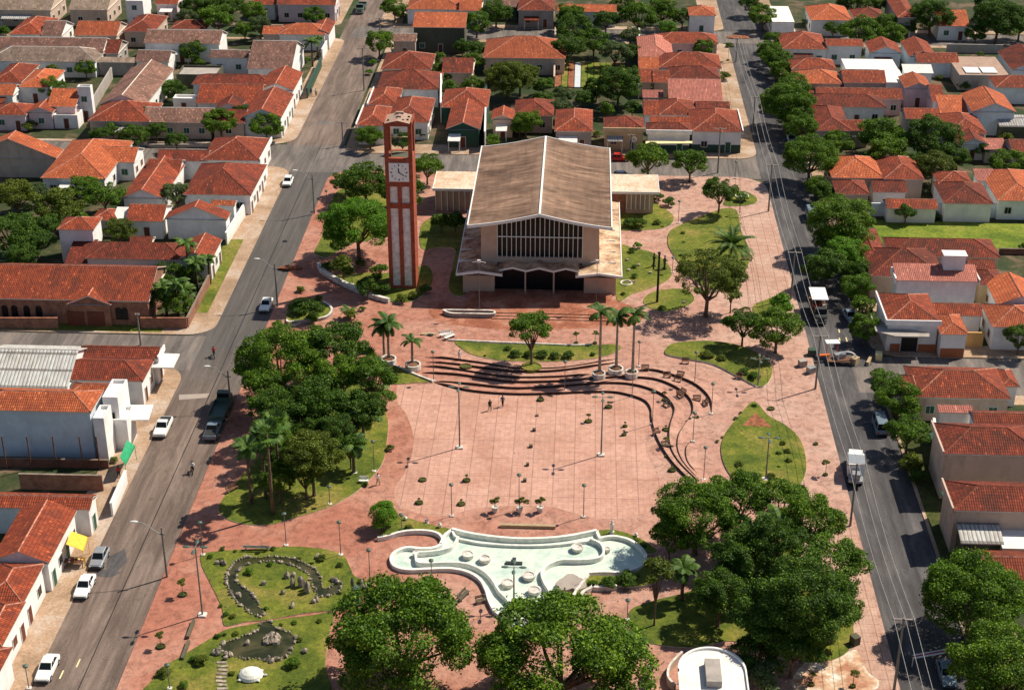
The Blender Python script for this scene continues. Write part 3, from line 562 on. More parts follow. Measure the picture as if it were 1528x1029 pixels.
def wtop(x): return zs(abs(x - XM) / 11.15) - .36
def wallseg(x0, x1, y, z0):
    n = 4
    for k in range(n):
        a, c_ = x0 + (x1 - x0) * k / n, x0 + (x1 - x0) * (k + 1) / n; b.face([(a, y, z0), (c_, y, z0), (c_, y, wtop(c_)), (a, y, wtop(a))])
wallseg(wx0, gx0, wy, 0); wallseg(gx1, wx1, wy, 0); wallseg(wx0, wx1, 264.6, 0)
b.box(gx0, wy - .02, 4.6, gx1, wy + .5, 5.5)
for x in (wx0, wx1): b.face([(x, wy, 0), (x, 264.6, 0), (x, 264.6, wtop(x)), (x, wy, wtop(x))])
for x, s_ in ((gx0, 1), (gx1, -1)): b.face([(x, wy, 5.5), (x, wy + .5, 5.5), (x, wy + .5, wtop(x)), (x, wy, wtop(x))])
b.build('nave_wall', 'church_wall', chu)
gl = MB(); n = 20
for k in range(n):
    a, c_ = gx0 + (gx1 - gx0) * k / n, gx0 + (gx1 - gx0) * (k + 1) / n; gl.face([(a, wy + .4, 5.5), (c_, wy + .4, 5.5), (c_, wy + .4, wtop(c_)), (a, wy + .4, wtop(a))])
gl = gl.build('front_window', 'glass', chu)
b = MB(); nb = 18
for k in range(nb + 1):
    x = gx0 + (gx1 - gx0) * k / nb; b.box(x - .05, wy - .05, 5.5, x + .05, wy + .38, wtop(x) - .02)
b.box(gx0, wy + .02, 8.9, gx1, wy + .3, 9.02); b.build('mullions', 'white_paint', gl)
b = MB(); b.box(gx0 - .35, 231.2, .4, gx1 + .35, 231.5, 4.45, 0); b.build('front_doors', 'glass', chu)
b = MB(); b.box(gx0, 238.4, .4, gx1, 238.8, 4.6, 0)
b.box(gx0, 232.9, 4.3, gx1, 238.4, 4.55, 0); b.build('porch', 'w_dark', chu)
b = MB()
for x in (XM - 2.2, XM + 2.3): b.box(x - .12, 229.9, .3, x + .12, 230.2, 4.6)
b.build('porch_columns', 'church_wall', chu)
b = MB(); xs = [XM - 6.4, XM - 4.2, XM - 2.1, XM, XM + 2.2, XM + 4.2, XM + 6.3]; z_ = [4.5, 5.0, 4.45, 5.0, 4.45, 5.0, 4.5]
for k in range(6):
    for (y0_, y1_, h0) in ((229.5, 232.35, .0),):
        A = [(xs[k], y0_, z_[k] - .24), (xs[k + 1], y0_, z_[k + 1] - .24), (xs[k + 1], y0_, z_[k + 1] + .06), (xs[k], y0_, z_[k] + .06)]; B = [(x, y1_, z) for x, _, z in A]
        b.face(A, 1); b.face([A[3], A[2], B[2], B[3]], 0); b.face([A[0], B[0], B[1], A[1]], 0)
b.build('porch_canopy', ['aisle_roof', 'white_paint'], chu)
for s_ in (-1, 1):                       # low side aisles
    xr = XM + s_ * 9.5; xo = XM + s_ * 12.95; xi = XM + s_ * 5.75; ye = 255. if s_ < 0 else 259.5
    b = MB(); zr_, ze = 4.75, 4.25
    for (x, y1_, zz_) in ((xo, ye, ze), (xi, 232.2, ze)):
        q = [(xr, 228.4, zr_), (x, 228.4, zz_), (x, y1_, zz_), (xr, y1_, zr_)]; b.face(q if (x > xr) else q[::-1], 0)
    b.face([(xi, 228.4, ze - .3), (xo, 228.4, ze - .3), (xo, ye, ze - .3), (xi, 232.3, ze - .3)], 1)
    rf = b.build('aisle_roof', ['aisle_roof', 'church_wall'], chu)
    b = MB()
    for xa, xb in ((xo, xr), (xr, xi)):
        za, zb = (ze, zr_) if xa == xo else (zr_, ze); P0 = [(xa, 228.22, za - .3), (xb, 228.22, zb - .3), (xb, 228.22, zb + .08), (xa, 228.22, za + .08)]; P1 = [(x, 228.4, z) for x, _, z in P0]
        b.face(P0); b.face([P0[3], P0[2], P1[2], P1[3]]); b.face([P0[0], P1[0], P1[1], P0[1]]); b.face(P1[::-1])
    b.box(min(xo, xo + s_ * .15), 228.22, ze - .3, max(xo, xo + s_ * .15), ye, ze + .1)
    y = 233.
    while y < ye:
        b.box(min(xr, xo), y - .08, ze, max(xr, xo), y + .08, ze + (.28 if s_ < 0 else .12)) if s_ < 0 else b.box(xr + .3, y - .05, ze + .1, xo - .8, y + .05, ze + .38); y += 4.5
    b.build('trim', 'white_paint', rf)
    b = MB(); x0, x1 = sorted((XM + s_ * 12.15, XM + s_ * 7.1)); b.box(x0, 230.2, 0, x1, ye - .3, ze - .25); b.build('aisle_wall', 'church_wall', chu)
    b = MB(); b.box(min(xr - .35, xr + .35), 226.3, 4.9, xr + .35, 226.4, 5.0)
    # cross standing before the aisle gable
    x0, x1 = (-26.1, -17.9) if s_ < 0 else (5.5, 13.9)
    wr = MB(); wr.box(x0, 264., 4.25, x1, 272.6, 4.55, 0); wr = wr.build('wing_roof', 'wing_roof', chu)
    b = MB(); b.box(x0 - .1, 263.88, 4.12, x1 + .1, 264., 4.6); (b.box(x1, 264, 4.12, x1 + .12, 272.6, 4.6) if s_ > 0 else b.box(x0 - .12, 264, 4.12, x0, 272.6, 4.6)); b.build('trim', 'white_paint', wr)
    b = MB(); b.box(x0 + .3, 264.7, 0, x1 - .9 if s_ > 0 else x1, 272.2, 4.2, 0)
    b.build('wing_wall', ['church_wall'], chu)
    if s_ > 0: b = MB(); b.box(5.6, 264.55, .1, 8.1, 264.68, 4.2); b.build('brick_panel', 'brick', chu)
    b = MB(); fx = [x0 + .4 + 1.05 * k for k in range(7)] if s_ < 0 else [8.3 + .8 * k for k in range(6)]
    for x in fx: b.box(x - .06, 264.2, 1.1 if s_ > 0 else .2, x + .06, 264.69, 4.15)
    b.build('fins', 'white_paint', chu)
for s_, ux in ((-1, 303), (1, 921)):       # cross masts in front of both aisles
    x, y = Q('ch', ux, 985 if s_ < 0 else 962); h = hgt('ch', ux, 985 if s_ < 0 else 962, 700)
    t = thing('flood_mast', 'thin mast with white floodlight before the %s aisle of the church' % ('left' if s_ < 0 else 'right'), 'mast', (x, y, 0), 0, 'thin masts before the church')
    b = MB(); b.tube([(0, 0, .1), (0, 0, h)], [.07, .045], 6); b.build('pole', 'pole_grey', t, local=True)
    b = MB(); b.obox((0, -.1, h - .1), (.5, .25, .4)); b.tube([(-1., 0, h - .35), (-.4, 0, h - .2), (.4, 0, h - .2), (1.1, 0, h - .4)], .05, 5); b.build('floodlight', 'white_paint', t, local=True)
# ================================================================== FOUNTAIN POOL
pool = thing('fountain_pool', 'wide curving white fountain basin with pale green floor and shallow water', 'fountain', (*Q('po', 730, 400), 0))
OUT1 = [(428, 236), (395, 262), (385, 285), (375, 305), (340, 322), (280, 325), (220, 320), (180, 330), (150, 350), (140, 380), (160, 410), (220, 425), (320, 422), (420, 420), (500, 435), (560, 470), (590, 520), (605, 570), (630, 622)]
OUT2 = [(1115, 243), (1130, 275), (1150, 272), (1200, 268), (1270, 285), (1320, 320), (1345, 355), (1340, 390), (1300, 420), (1230, 438), (1150, 437), (1080, 440)]
BK = [(428, 236), (520, 258), (640, 275), (760, 283), (880, 280), (980, 270), (1060, 255), (1115, 243)]
fl = spline(QP('po', OUT1), False) + spline(QP('po', [(640, 640), (720, 690), (850, 680), (905, 600), (945, 548), (970, 500), (1040, 470), (1078, 442)]), False) + spline(QP('po', OUT2[::-1]), False) + spline(QP('po', BK[::-1]), False)
b = MB(); b.poly(fl, Z + .03); b.build('basin_floor', 'pool_floor', pool)
PW = ['pool_white', 'pool_white']
for pts, h, w_ in ((OUT1, .7, .55), ([(75, 275), (120, 268), (180, 250), (240, 242), (310, 243), (360, 255), (383, 280), (375, 303)], .8, .45), (BK, .9, .5),
                   (OUT2[:1] + OUT2[1:], .75, .5), ([(458, 275), (560, 295), (680, 305), (790, 308), (900, 305), (1000, 295), (1085, 285)], .55, .4),
                   ([(458, 275), (445, 300), (420, 325), (370, 340), (300, 348), (262, 352), (257, 378), (272, 398), (340, 400), (440, 397), (520, 410), (580, 440), (620, 480), (650, 530), (690, 572), (700, 590)], .95, .35),
                   ([(1085, 285), (1130, 305), (1148, 335), (1140, 365), (1100, 380), (1020, 385), (950, 385), (890, 405), (860, 430), (855, 460), (870, 500), (895, 540), (905, 570)], .95, .4),
                   ([(630, 622), (700, 655), (800, 650), (870, 610), (905, 580), (950, 545)], .6, .5), ([(428, 236), (440, 262), (458, 275)], .7, .4)):
    ribbon('rim_wall', 'po', pts, h * .72, w_ * .72, PW, pool)
for (u, v, r) in ((505, 355, .95), (585, 375, .95), (1023, 322, .95), (793, 455, 1.05), (693, 490, 1.0), (820, 525, 1.0), (258, 350, .55), (1165, 330, .5)):
    r *= .78; x, y = Q('po', u, v); b = MB(); b.lathe((x, y, Z), [(r * .8, 0), (r, .45), (r, .6), (r * .72, .6), (r * .66, .5), (0, .5)], 20); b.build('jet_bowl', 'planter_white', pool)
x, y = Q('po', 722, 385); b = MB(); b.box(x - 1., y - .25, Z, x + 1., y + .25, Z + .22); b.box(x - .22, y - .26, Z, x + .22, y + 1., Z + .26); b.build('nozzle_cross', 'dark_metal', pool)
ribbon('low_wall', 'po', [(1040, 570), (1050, 535), (1090, 512), (1110, 490), (1100, 510), (1160, 510), (1210, 505)], .6, .35, ['planter_white', 'planter_white'], label='short white hooked wall beside the lower right of the fountain pool', cat='wall')
ribbon('low_wall', 'po', [(1000, 562), (1015, 530), (1045, 490), (1078, 450)], .5, .3, ['planter_white', 'planter_white'], label='straight slanting white wall at the lower right edge of the fountain pool', cat='wall')
x, y = Q('po', 985, 500); t = thing('stepping_stones', 'pair of rounded grey slabs at the right foot of the pool', 'stones', (x, y, 0))
for u, v in ((965, 495), (992, 475), (1025, 490)):
    b = MB(); x, y = Q('po', u, v); P = [(x + math.cos(k * PI / 5) * (1. + .2 * math.sin(3 * k)), y + math.sin(k * PI / 5) * 1.25) for k in range(10)]; b.prism(P, Z, Z + .3 + .03 * (u % 7)); b.build('slab', 'w_grey', t)
b = MB(); x0, y0 = Q('po', 657, 208); x1, y1 = Q('po', 920, 212); b.box(x0, y0 - .25, Z, x1, y0 + .2, Z + .4); tag(b.build('long_bench', 'cloth_khaki'), 'long straw coloured bench beam behind the fountain pool', 'bench')
# ================================================================== PONDS
pond = thing('garden_pond', 'brown garden pond with curling canal, stone edging and rock island', 'pond', (*Q('pd', 700, 450), 0))
canal = [(705, 545), (650, 520), (600, 480), (545, 430), (510, 380), (490, 320), (490, 260), (515, 205), (560, 165), (620, 145), (720, 145), (820, 140), (900, 148), (980, 170), (1050, 205), (1100, 250), (1125, 310), (1130, 350), (1180, 345), (1215, 315), (1250, 300), (1255, 345), (1220, 385), (1160, 408), (1100, 405), (1080, 370), (1065, 330), (1045, 270), (1000, 235), (930, 200), (850, 178), (760, 170), (660, 185), (600, 205), (560, 240), (548, 290), (570, 325), (620, 355), (670, 400), (695, 440), (705, 480), (740, 520)]
lake = [(735, 575), (790, 578), (800, 605), (860, 635), (930, 665), (955, 700), (930, 750), (900, 800), (830, 835), (770, 845), (680, 820), (600, 825), (520, 800), (450, 775), (445, 740), (480, 715), (560, 690), (640, 660), (700, 630), (715, 595)]
R0 = random.Random(5)
for L in (canal, lake):
    P = spline(QP('pd', L), True, 4); b = MB(); b.poly(P, Z + .105); b.build('water', 'pond_water', pond)
    b = MB(); acc = 0; last = Vector(P[0])
    for p in P + P[:1]:
        p = Vector(p)
        while (p - last).length > .36:
            last = last + (p - last).normalized() * .36; r = R0.choice((.08, .14, .2, .3)); b.blob((last.x + R0.uniform(-.1, .1), last.y + R0.uniform(-.1, .1), Z + .16), (r, r * .8, r * R0.uniform(.7, 1.3)), 0, R0.random(), 1, .25)
    b.build('stone_edging', 'stone', pond)
b = MB()
for k in range(26):
    x, y = Q('pd', 790 + R0.uniform(-34, 34), 700 + R0.uniform(-20, 20)); b.blob((x, y, Z + .2), (R0.uniform(.4, .7), R0.uniform(.4, .6), R0.uniform(.2, .7)), 0, k)
b.build('rock_island', 'stone', pond)
b = MB(); x, y = Q('pd', 650, 940); b.lathe((x, y, Z + .1), [(1.25, 0), (1.32, .15), (1.2, .42), (.9, .66), (.5, .82), (0, .88)], 28, 0, 1, .92)
tt = thing('turtle_shelter', 'white domed turtle shaped sculpture on the round lawn by the pond', 'sculpture', (x, y, 0))
b.build('shell', 'pool_white', tt)
for dx, dy in ((1., .85), (-1.1, .75), (.95, -.9), (-1.05, -.9)): b = MB(); b.blob((x + dx, y + dy, Z + .25), (.22, .16, .14), 0, dx); b.build('foot', 'pool_white', tt)
b = MB(); b.blob((x + 1.5, y + .1, Z + .25), (.28, .18, .16), 0, 3); b.build('head', 'pool_white', tt)
b = MB()
for k in range(9):
    x, y = Q('pd', 455 + 6 * math.sin(k), 850 + k * 25); b.obox((x, y, Z + .13), (1.1, .35, .08), .1 * math.sin(k * 2))
tag(b.build('stone_path', 'stone'), 'flight of pale stone slabs crossing the lawn left of the turtle', 'path')
for (q, u, v, n, lab) in (('pd', 440, 185, 3, 'left of the canal bend'), ('pd', 910, 262, 3, 'inside the canal loop, upper right'), ('pd', 845, 375, 1, 'in the middle of the canal loop'), ('pd', 730, 335, 1, 'leaning near the left side of the canal loop'), ('pd', 920, 470, 2, 'at the bottom of the canal loop'), ('pd', 1030, 375, 2, 'with an upright slab right of the canal loop'), ('pd', 962, 340, 2, 'with a tall dark slab inside the canal loop'), ('pd', 1215, 300, 4, 'at the right end of the canal'), ('pd', 575, 400, 1, 'in the canal water'), ('pd', 1100, 150, 3, 'on the upper right of the pond lawn'),
                  ('pd', 410, 800, 3, 'left of the lower pond'), ('pd', 500, 810, 3, 'on the lower left pond edge'), ('pd', 800, 840, 3, 'on the lower edge of the lower pond'), ('pd', 1080, 440, 2, 'on red earth right of the canal loop'), ('pd', 1400, 330, 3, 'beside the green plinth of the pond garden'), ('pd', 1000, 775, 1, 'right of the lower pond'), ('pd', 630, 730, 1, 'in the lower pond left of the island')):
    b = MB(); x, y = Q(q, u, v, Z + .05); hi = 3.2 if 'slab' in lab else 1.
    for k in range(n): b.blob((x + R0.gauss(0, .3), y + R0.gauss(0, .25), Z + .25), (R0.uniform(.25, .45), R0.uniform(.2, .4), R0.uniform(.35, .6) * hi), 0, k + u)
    tag(b.build('garden_rock', 'stone'), 'rough grey rock %s' % lab, 'rock', 'rocks of the pond garden')
# ================================================================== BANDSTAND with round ended white roof (bottom edge)
x0, y0 = Q('c4', 965, 1010, 4.2); x1, _ = Q('c4', 1360, 1010, 4.2); yt = Q('c4', 1150, 792, 4.2)[1]; xc = (x0 + x1) / 2; r = (x1 - x0) / 2
kio = thing('kiosk', 'white flat roofed kiosk with rounded end at the bottom edge', 'kiosk', (xc, yt - 6, 0))
def roundend(rr, ins): return [(xc - rr, yt - 24), (xc + rr, yt - 24)] + [(xc + rr * math.cos(a), yt - ins - r * 1.05 + rr * 1.05 * math.sin(a)) for a in [k * PI / 20 for k in range(21)]]
b = MB(); b.prism(roundend(r, 0), 4.0, 4.2, 0, 1); b.face([(p[0], p[1], 4.0) for p in roundend(r, 0)][::-1], 1); rf = b.build('roof', ['white_roof', 'white_paint'], kio)
b = MB(); P = roundend(r, 0)[1:] ; 
for a, c_ in zip(P[:-1], P[1:]):
    k = .94; A = [(p[0], p[1]) for p in (a, c_)]; I = [(xc + (p[0] - xc) * .955, p[1] - (.0 if abs(abs(p[0] - xc) - r) < .01 and p[1] < yt - 10 else .22)) for p in (a, c_)]
    b.face([(*A[0], 4.2), (*A[1], 4.2), (*A[1], 4.45), (*A[0], 4.45)]); b.face([(*A[0], 4.45), (*A[1], 4.45), (*I[1], 4.45), (*I[0], 4.45)]); b.face([(*I[0], 4.45), (*I[1], 4.45), (*I[1], 4.2), (*I[0], 4.2)])
b.build('parapet', 'white_paint', rf)
b = MB(); bx0, by0 = Q('c4', 1120, 990, 4.5); bx1, by1 = Q('c4', 1197, 850, 5.); b.box(bx0, by0 - .3, 4.2, bx1, by1, 5.0); b.build('roof_box', 'w_grey', kio)
b = MB(); b.prism(roundend(r - .9, .9), 0, 4.0); b.build('wall', 'w_cream', kio)
ribbon('low_wall', 'c4', [(980, 850), (950, 880), (915, 920), (900, 960), (905, 1000), (940, 1040)], 1.0, .25, ['planter_white', 'w_beige'], label='curved white ramp wall left of the rounded kiosk', cat='wall')
for (u0, v0, u1, v1, lab) in ((795, 940, 805, 1040, 'straight dark gate post wall left of the kiosk ramp'), (165, 985, 240, 1000, '')):
    if lab: b = MB(); p, q_ = Q('c4', u0, v0), Q('c4', u1, v1); b.box(p[0] - .12, q_[1], Z, p[0] + .12, p[1], 1.6); tag(b.build('low_wall', 'w_grey'), lab, 'wall')
# ================================================================== HOUSES
KS = .42
HR = random.Random(21)
def solve(q, L, R, Fv, T, h, typ, dmax=45):
    x0, ya = Q(q, L, Fv, h); x1, yb = Q(q, R, Fv, h); y0 = (ya + yb) / 2; W = x1 - x0; xm = (x0 + x1) / 2; ty = PX(q, 0, T)[1]; best = (1e9, 5)
    D = 1.5
    while D < dmax:
        if typ == 'h': p = (xm, y0 + D / 2, h + KS * D / 2) if W >= D else (xm, y0 + D - W / 2, h + KS * W / 2)
        elif typ == 'gx': p = (xm, y0 + D / 2, h + KS * D / 2)
        elif typ == 'gy': p = (xm, y0 + D, h + KS * W / 2)
        elif typ == 'sn': p = (xm, y0 + D, h + .25 * D)
        else: p = (xm, y0 + D, h)
        e = abs(PJ(*p)[1] - ty)
        if e < best[0]: best = (e, D)
        D += .1
    return x0, y0, x1, y0 + best[1]
def roof_mesh(b, x0, y0, x1, y1, h, typ, th=.14):
    W, D = x1 - x0, y1 - y0; caps = []
    if typ == 'h':
        if W >= D: r = KS * D / 2; A, B = (x0 + D / 2, (y0 + y1) / 2, h + r), (x1 - D / 2, (y0 + y1) / 2, h + r)
        else: r = KS * W / 2; A, B = ((x0 + x1) / 2, y0 + W / 2, h + r), ((x0 + x1) / 2, y1 - W / 2, h + r)
        sw, se, ne, nw = (x0, y0, h), (x1, y0, h), (x1, y1, h), (x0, y1, h)
        if W >= D:
            b.slope([sw, se, B, A]); b.slope([ne, nw, A, B]); b.slope([se, ne, B]); b.slope([nw, sw, A]); caps = [(A, B), (A, sw), (A, nw), (B, se), (B, ne)]
        else:
            b.slope([se, ne, B, A]); b.slope([nw, sw, A, B]); b.slope([sw, se, A]); b.slope([ne, nw, B]); caps = [(A, B), (A, sw), (A, se), (B, nw), (B, ne)]
    elif typ == 'gx':
        r = KS * D / 2; ym = (y0 + y1) / 2; A, B = (x0, ym, h + r), (x1, ym, h + r)
        b.slope([(x0, y0, h), (x1, y0, h), B, A]); b.slope([(x1, y1, h), (x0, y1, h), A, B]); caps = [(A, B)]
        for x in (x0, x1): b.face([(x, y0, h - th), (x, y0, h), (x, ym, h + r), (x, ym, h + r - th)], 2); b.face([(x, y1, h - th), (x, y1, h), (x, ym, h + r), (x, ym, h + r - th)], 2)
    elif typ == 'gy':
        r = KS * W / 2; xm = (x0 + x1) / 2; A, B = (xm, y0, h + r), (xm, y1, h + r)
        b.slope([(x1, y0, h), (x1, y1, h), B, A]); b.slope([(x0, y1, h), (x0, y0, h), A, B]); caps = [(A, B)]
        for y in (y0, y1): b.face([(x0, y, h - th), (x0, y, h), (xm, y, h + r), (xm, y, h + r - th)], 2); b.face([(x1, y, h - th), (x1, y, h), (xm, y, h + r), (xm, y, h + r - th)], 2)
    elif typ == 'sn':
        z1 = h + .25 * D; b.slope([(x0, y0, h), (x1, y0, h), (x1, y1, z1), (x0, y1, z1)])
        for x in (x0, x1): b.face([(x, y0, h - th), (x, y0, h), (x, y1, z1), (x, y1, z1 - th)], 2)
        b.face([(x0, y0, h - th), (x1, y0, h - th), (x1, y1, z1 - th), (x0, y1, z1 - th)], 2)
    else: b.slope([(x0, y0, h), (x1, y0, h), (x1, y1, h), (x0, y1, h)])
    if typ in ('h', 'flat', 'par'): E = ((x0, y0, x1, y0), (x1, y0, x1, y1), (x1, y1, x0, y1), (x0, y1, x0, y0))
    elif typ == 'gx': E = ((x0, y0, x1, y0), (x1, y1, x0, y1))
    elif typ == 'gy': E = ((x1, y0, x1, y1), (x0, y1, x0, y0))
    else: E = ((x0, y0, x1, y0),)
    for a, c_, e, g in E: b.face([(a, c_, h - th), (e, g, h - th), (e, g, h), (a, c_, h)], 2)
    if typ != 'sn': b.face([(x0, y0, h - th), (x0, y1, h - th), (x1, y1, h - th), (x1, y0, h - th)], 2)
    for a, c_ in caps:
        a, c_ = Vector(a), Vector(c_); d = c_ - a
        if d.length < .3: continue
        n = d.cross(Vector((0, 0, 1))).normalized() * .11; up = Vector((0, 0, .09)); dn = Vector((0, 0, -.04))
        b.face([a - n + dn, c_ - n + dn, c_ + up, a + up], 1); b.face([a + up, c_ + up, c_ + n + dn, a + n + dn], 1)
WINM = {}
def opening_mesh(kind, mat, w, h, fm='frame_white'):
    k = (kind, mat, fm)
    if k in WINM: return WINM[k]
    a = MB(); a.box(-w / 2 - .08, -.07, -.08, w / 2 + .08, .03, h + .08)          # frame surround, facing -y
    p = MB()
    if kind == 'window':
        for i in (0, 1):
            x = -w / 2 + .03 + i * w / 2; p.box(x, -.085, .03, x + w / 2 - .06, -.072, h - .03)
    else:
        p.box(-w / 2 + .03, -.09, .02, w / 2 - .03, -.072, h - .03); p.box(-.02, -.1, .02, .02, -.092, h - .03)
    WINM[k] = (a.mesh(kind, fm), p.mesh('pane', mat)); return WINM[k]
def put_opening(kind, par, x, y, z, rz, mat, fm):
    w_, h_ = {'window': (1.15, 1.15), 'door': (1.0, 2.15), 'garage': (2.6, 2.3)}[kind]
    a, p = opening_mesh(kind, mat, w_, h_, fm); L = wloc(par)
    o = link(a, 'door' if kind != 'window' else 'window', par, (x - L.x, y - L.y, z - L.z), rz); link(p, 'pane' if kind == 'window' else 'panel', o)
def G_(q): return {'a': 'west', 'b': 'centre', 'c': 'centre', 'd': 'east'}[q[0]]
def H(label, wall, roof, blocks, open_='SE', kind='house', side=None, par='', zw=None, group=None, street='', dm='door_brown'):
    q = blocks[0][0]; S_ = []
    for bl in blocks:
        q_, L, R, Fv, T, h, typ = bl[:7]; j = HR.uniform(-.03, .03)
        x0, y0, x1, y1 = solve(q_, L, R, Fv, T, h, typ); S_.append([x0 + j, y0 + j, x1 + j, y1 + j, h + HR.uniform(-.02, .02), typ, bl[7] if len(bl) > 7 else roof])
    x0, y0, x1, y1 = S_[0][:4]; name = 'house' if kind == 'house' else kind.replace(' ', '_')
    px_, _ = PX(q, blocks[0][1], 0)
    t = thing(name, label, kind, ((x0 + x1) / 2, (y0 + y1) / 2, Z), 0, group or ('houses west of the square' if px_ < 520 else 'houses north of the square' if px_ < 1110 else 'houses east of the square'))
    wm = MB(); roofs = MB(); mats = []
    for i, (x0, y0, x1, y1, h, typ, rm) in enumerate(S_):
        if rm not in mats: mats.append(rm)
    for i, (x0, y0, x1, y1, h, typ, rm) in enumerate(S_):
        rb = MB(); ins = .3 if typ not in ('flat', 'par') else .02
        wx0, wy0, wx1, wy1 = x0 + ins, y0 + ins, x1 - ins, y1 - ins
        capm = 'ridgecap' if rm in ('R', 'O', 'P') else 'ridgedark' if rm == 'D' else 'fascia'
        if typ == 'par':                # flat roof behind a parapet
            wm.box(wx0, wy0, .02, wx1, wy1, h - .5, 0, 't'); rb.box(wx0 + .2, wy0 + .2, h - .6, wx1 - .2, wy1 - .2, h - .45)
            for r in ((wx0, wy0, wx1, wy0 + .2), (wx0, wy1 - .2, wx1, wy1), (wx0, wy0 + .2, wx0 + .2, wy1 - .2), (wx1 - .2, wy0 + .2, wx1, wy1 - .2)): wm.box(r[0], r[1], h - .5, r[2], r[3], h)
        else:
            wm.box(wx0, wy0, .02, wx1, wy1, h - .16, 0, 't'); roof_mesh(rb, x0, y0, x1, y1, h, typ)
            if typ == 'gx':
                r = KS * (y1 - y0) / 2; ym = (y0 + y1) / 2
                for x in (wx0, wx1): wm.face([(x, wy0, h - .16), (x, wy1, h - .16), (x, ym, h + r - .16)])
            if typ == 'gy':
                r = KS * (x1 - x0) / 2; xm_ = (x0 + x1) / 2
                for y in (wy0, wy1): wm.face([(wx0, y, h - .16), (wx1, y, h - .16), (xm_, y, h + r - .16)])
            if typ == 'sn':
                zz = h + .25 * (y1 - y0) - .16; wm.face([(wx0, wy1, h - .16), (wx1, wy1, h - .16), (wx1, wy1, zz), (wx0, wy1, zz)])
                for x in (wx0, wx1): wm.face([(x, wy0, h - .16), (x, wy1, h - .16), (x, wy1, zz)])
        if i == 0 and par and typ != 'par':
            pm = MB(); r = KS * min(x1 - x0, y1 - y0) / 2
            hp = h + .35
            if 'S' in par: pm.box(x0 - .1, y0 - .12, h - .5, x1 + .1, y0 + .1, hp)
            if 'E' in par: pm.box(x1 - .08, y0 + (.1 if 'S' in par else 0), h - .5, x1 + .14, y1, hp)
            if 'W' in par: pm.box(x0 - .14, y0 + (.1 if 'S' in par else 0), h - .5, x0 + .08, y1, hp)
            if 'N' in par: pm.box(x0 - .1, y1 - .1, h - .5, x1 - .1, y1 + .12, hp)
            pm.build('parapet', wall, t)
        rb.build('roof', [rm, capm, 'fascia'] if typ != 'par' else [rm], t)
        rmn = HR.random()
        if i == 0 or (x1 - x0) > 4.5:
            W, D = wx1 - wx0, wy1 - wy0; n = max(1, min(6, int(W / 3.2)))
            zh = h - .55 - 1.15
            if 'S' in open_ and h > 2.8 and W > 2:
                for k in range(n):
                    x = wx0 + W * (k + .5) / n + HR.uniform(-.3, .3); dr = (k == n // 2 and i == 0)
                    for fl in ([1.1, 4.1] if h > 6.4 else [min(1.2, h - 1.95)]):
                        if dr and fl < 2: put_opening('door', t, x, wy0 - .02, .14, 0, dm, 'frame_white')
                        else: put_opening('window', t, x, wy0 - .02, fl + .1, 0, 'glass' if rmn < .6 else 'door_green', 'frame_white')
            side_ = 'E' if (x0 + x1) / 2 < 0 else 'W'
            if ('E' in open_ and side_ == 'E') or ('W' in open_) or street:
                n = max(1, min(8, int(D / (2.4 if street else 3.4))))
                sgn = 'W' if ('W' in open_ and side_ == 'W') or street == 'W' else side_
                xx, rz = (wx1 + .02, PI / 2) if sgn == 'E' else (wx0 - .02, -PI / 2)
                for k in range(n):
                    y = wy0 + D * (k + .5) / n
                    for fl in ([1.1, 4.1] if h > 6.4 else [min(1.2, h - 1.95)]):
                        if street and fl < 2 and k % 2 == 0: put_opening('door', t, xx, y, .14, rz, dm, 'frame_white')
                        else: put_opening('window', t, xx, y, fl + .1, rz, 'glass' if rmn < .6 else dm, 'frame_white')
    x0, y0, x1, y1, h = S_[0][:5]
    if 'S' in open_ and h < 5 and kind == 'house' and scale_at(x0, y0) < 8.3 and HR.random() < .5:
        W = x1 - x0; a = x0 + W * HR.uniform(.05, .3); c_ = a + W * HR.uniform(.35, .6); vb = MB(); rm = HR.choice(['K', 'R', 'D', 'white_roof', 'B']); dd = HR.uniform(1.6, 2.6)
        vb.slope([(a, y0 - dd, 2.45), (c_, y0 - dd, 2.45), (c_, y0 + .25, 2.95), (a, y0 + .25, 2.95)]); vb.face([(a, y0 - dd, 2.4), (a, y0 + .25, 2.9), (c_, y0 + .25, 2.9), (c_, y0 - dd, 2.4)]); vb.face([(a, y0 - dd, 2.3), (c_, y0 - dd, 2.3), (c_, y0 - dd, 2.45), (a, y0 - dd, 2.45)])
        vr = vb.build('veranda_roof', rm, t)
        for x in (a + .15, c_ - .15): pb = MB(); pb.box(x - .08, y0 - dd + .1, .12, x + .08, y0 - dd + .26, 2.32); pb.build('post', 'frame_white', vr)
    wm.build('wall', wall, t); return t, S_
# --- far west blocks (x 0-520)
H('orange gabled house behind the tall pale blue wall, far left', 'w_beige', 'O', [('a1', -205, 325, 895, 742, 4.2, 'gy')], '')
H('plain pale blue flat block in front of the orange gable, far left edge', 'w_blue', 'flatroof', [('a1', -90, 225, 893, 870, 4.0, 'par')], '')
H('large orange hipped house with white east wall, left of the small ridge house', 'w_white', 'O', [('a1', 225, 600, 1015, 790, 3.9, 'h'), ('a1', 545, 765, 922, 835, 3.9, 'gx')])
H('small red ridge-roofed house between the large orange hip and the corner hips', 'w_white', 'R', [('a1', 690, 930, 1125, 885, 3.4, 'gy'), ('a1', 820, 1020, 985, 905, 3.4, 'gx')], '')
H('dark red hipped house nearest the north street corner with plain white south wall', 'w_white', 'D', [('a1', 1035, 1430, 1108, 925, 3.9, 'h')], 'SE', street='E')
H('big dark red hip behind the corner house with white parapet on the street', 'w_white', 'R', [('a1', 1140, 1478, 912, 775, 4.1, 'h'), ('a1', 885, 1180, 915, 853, 3.9, 'gx', 'D')], 'E', par='E')
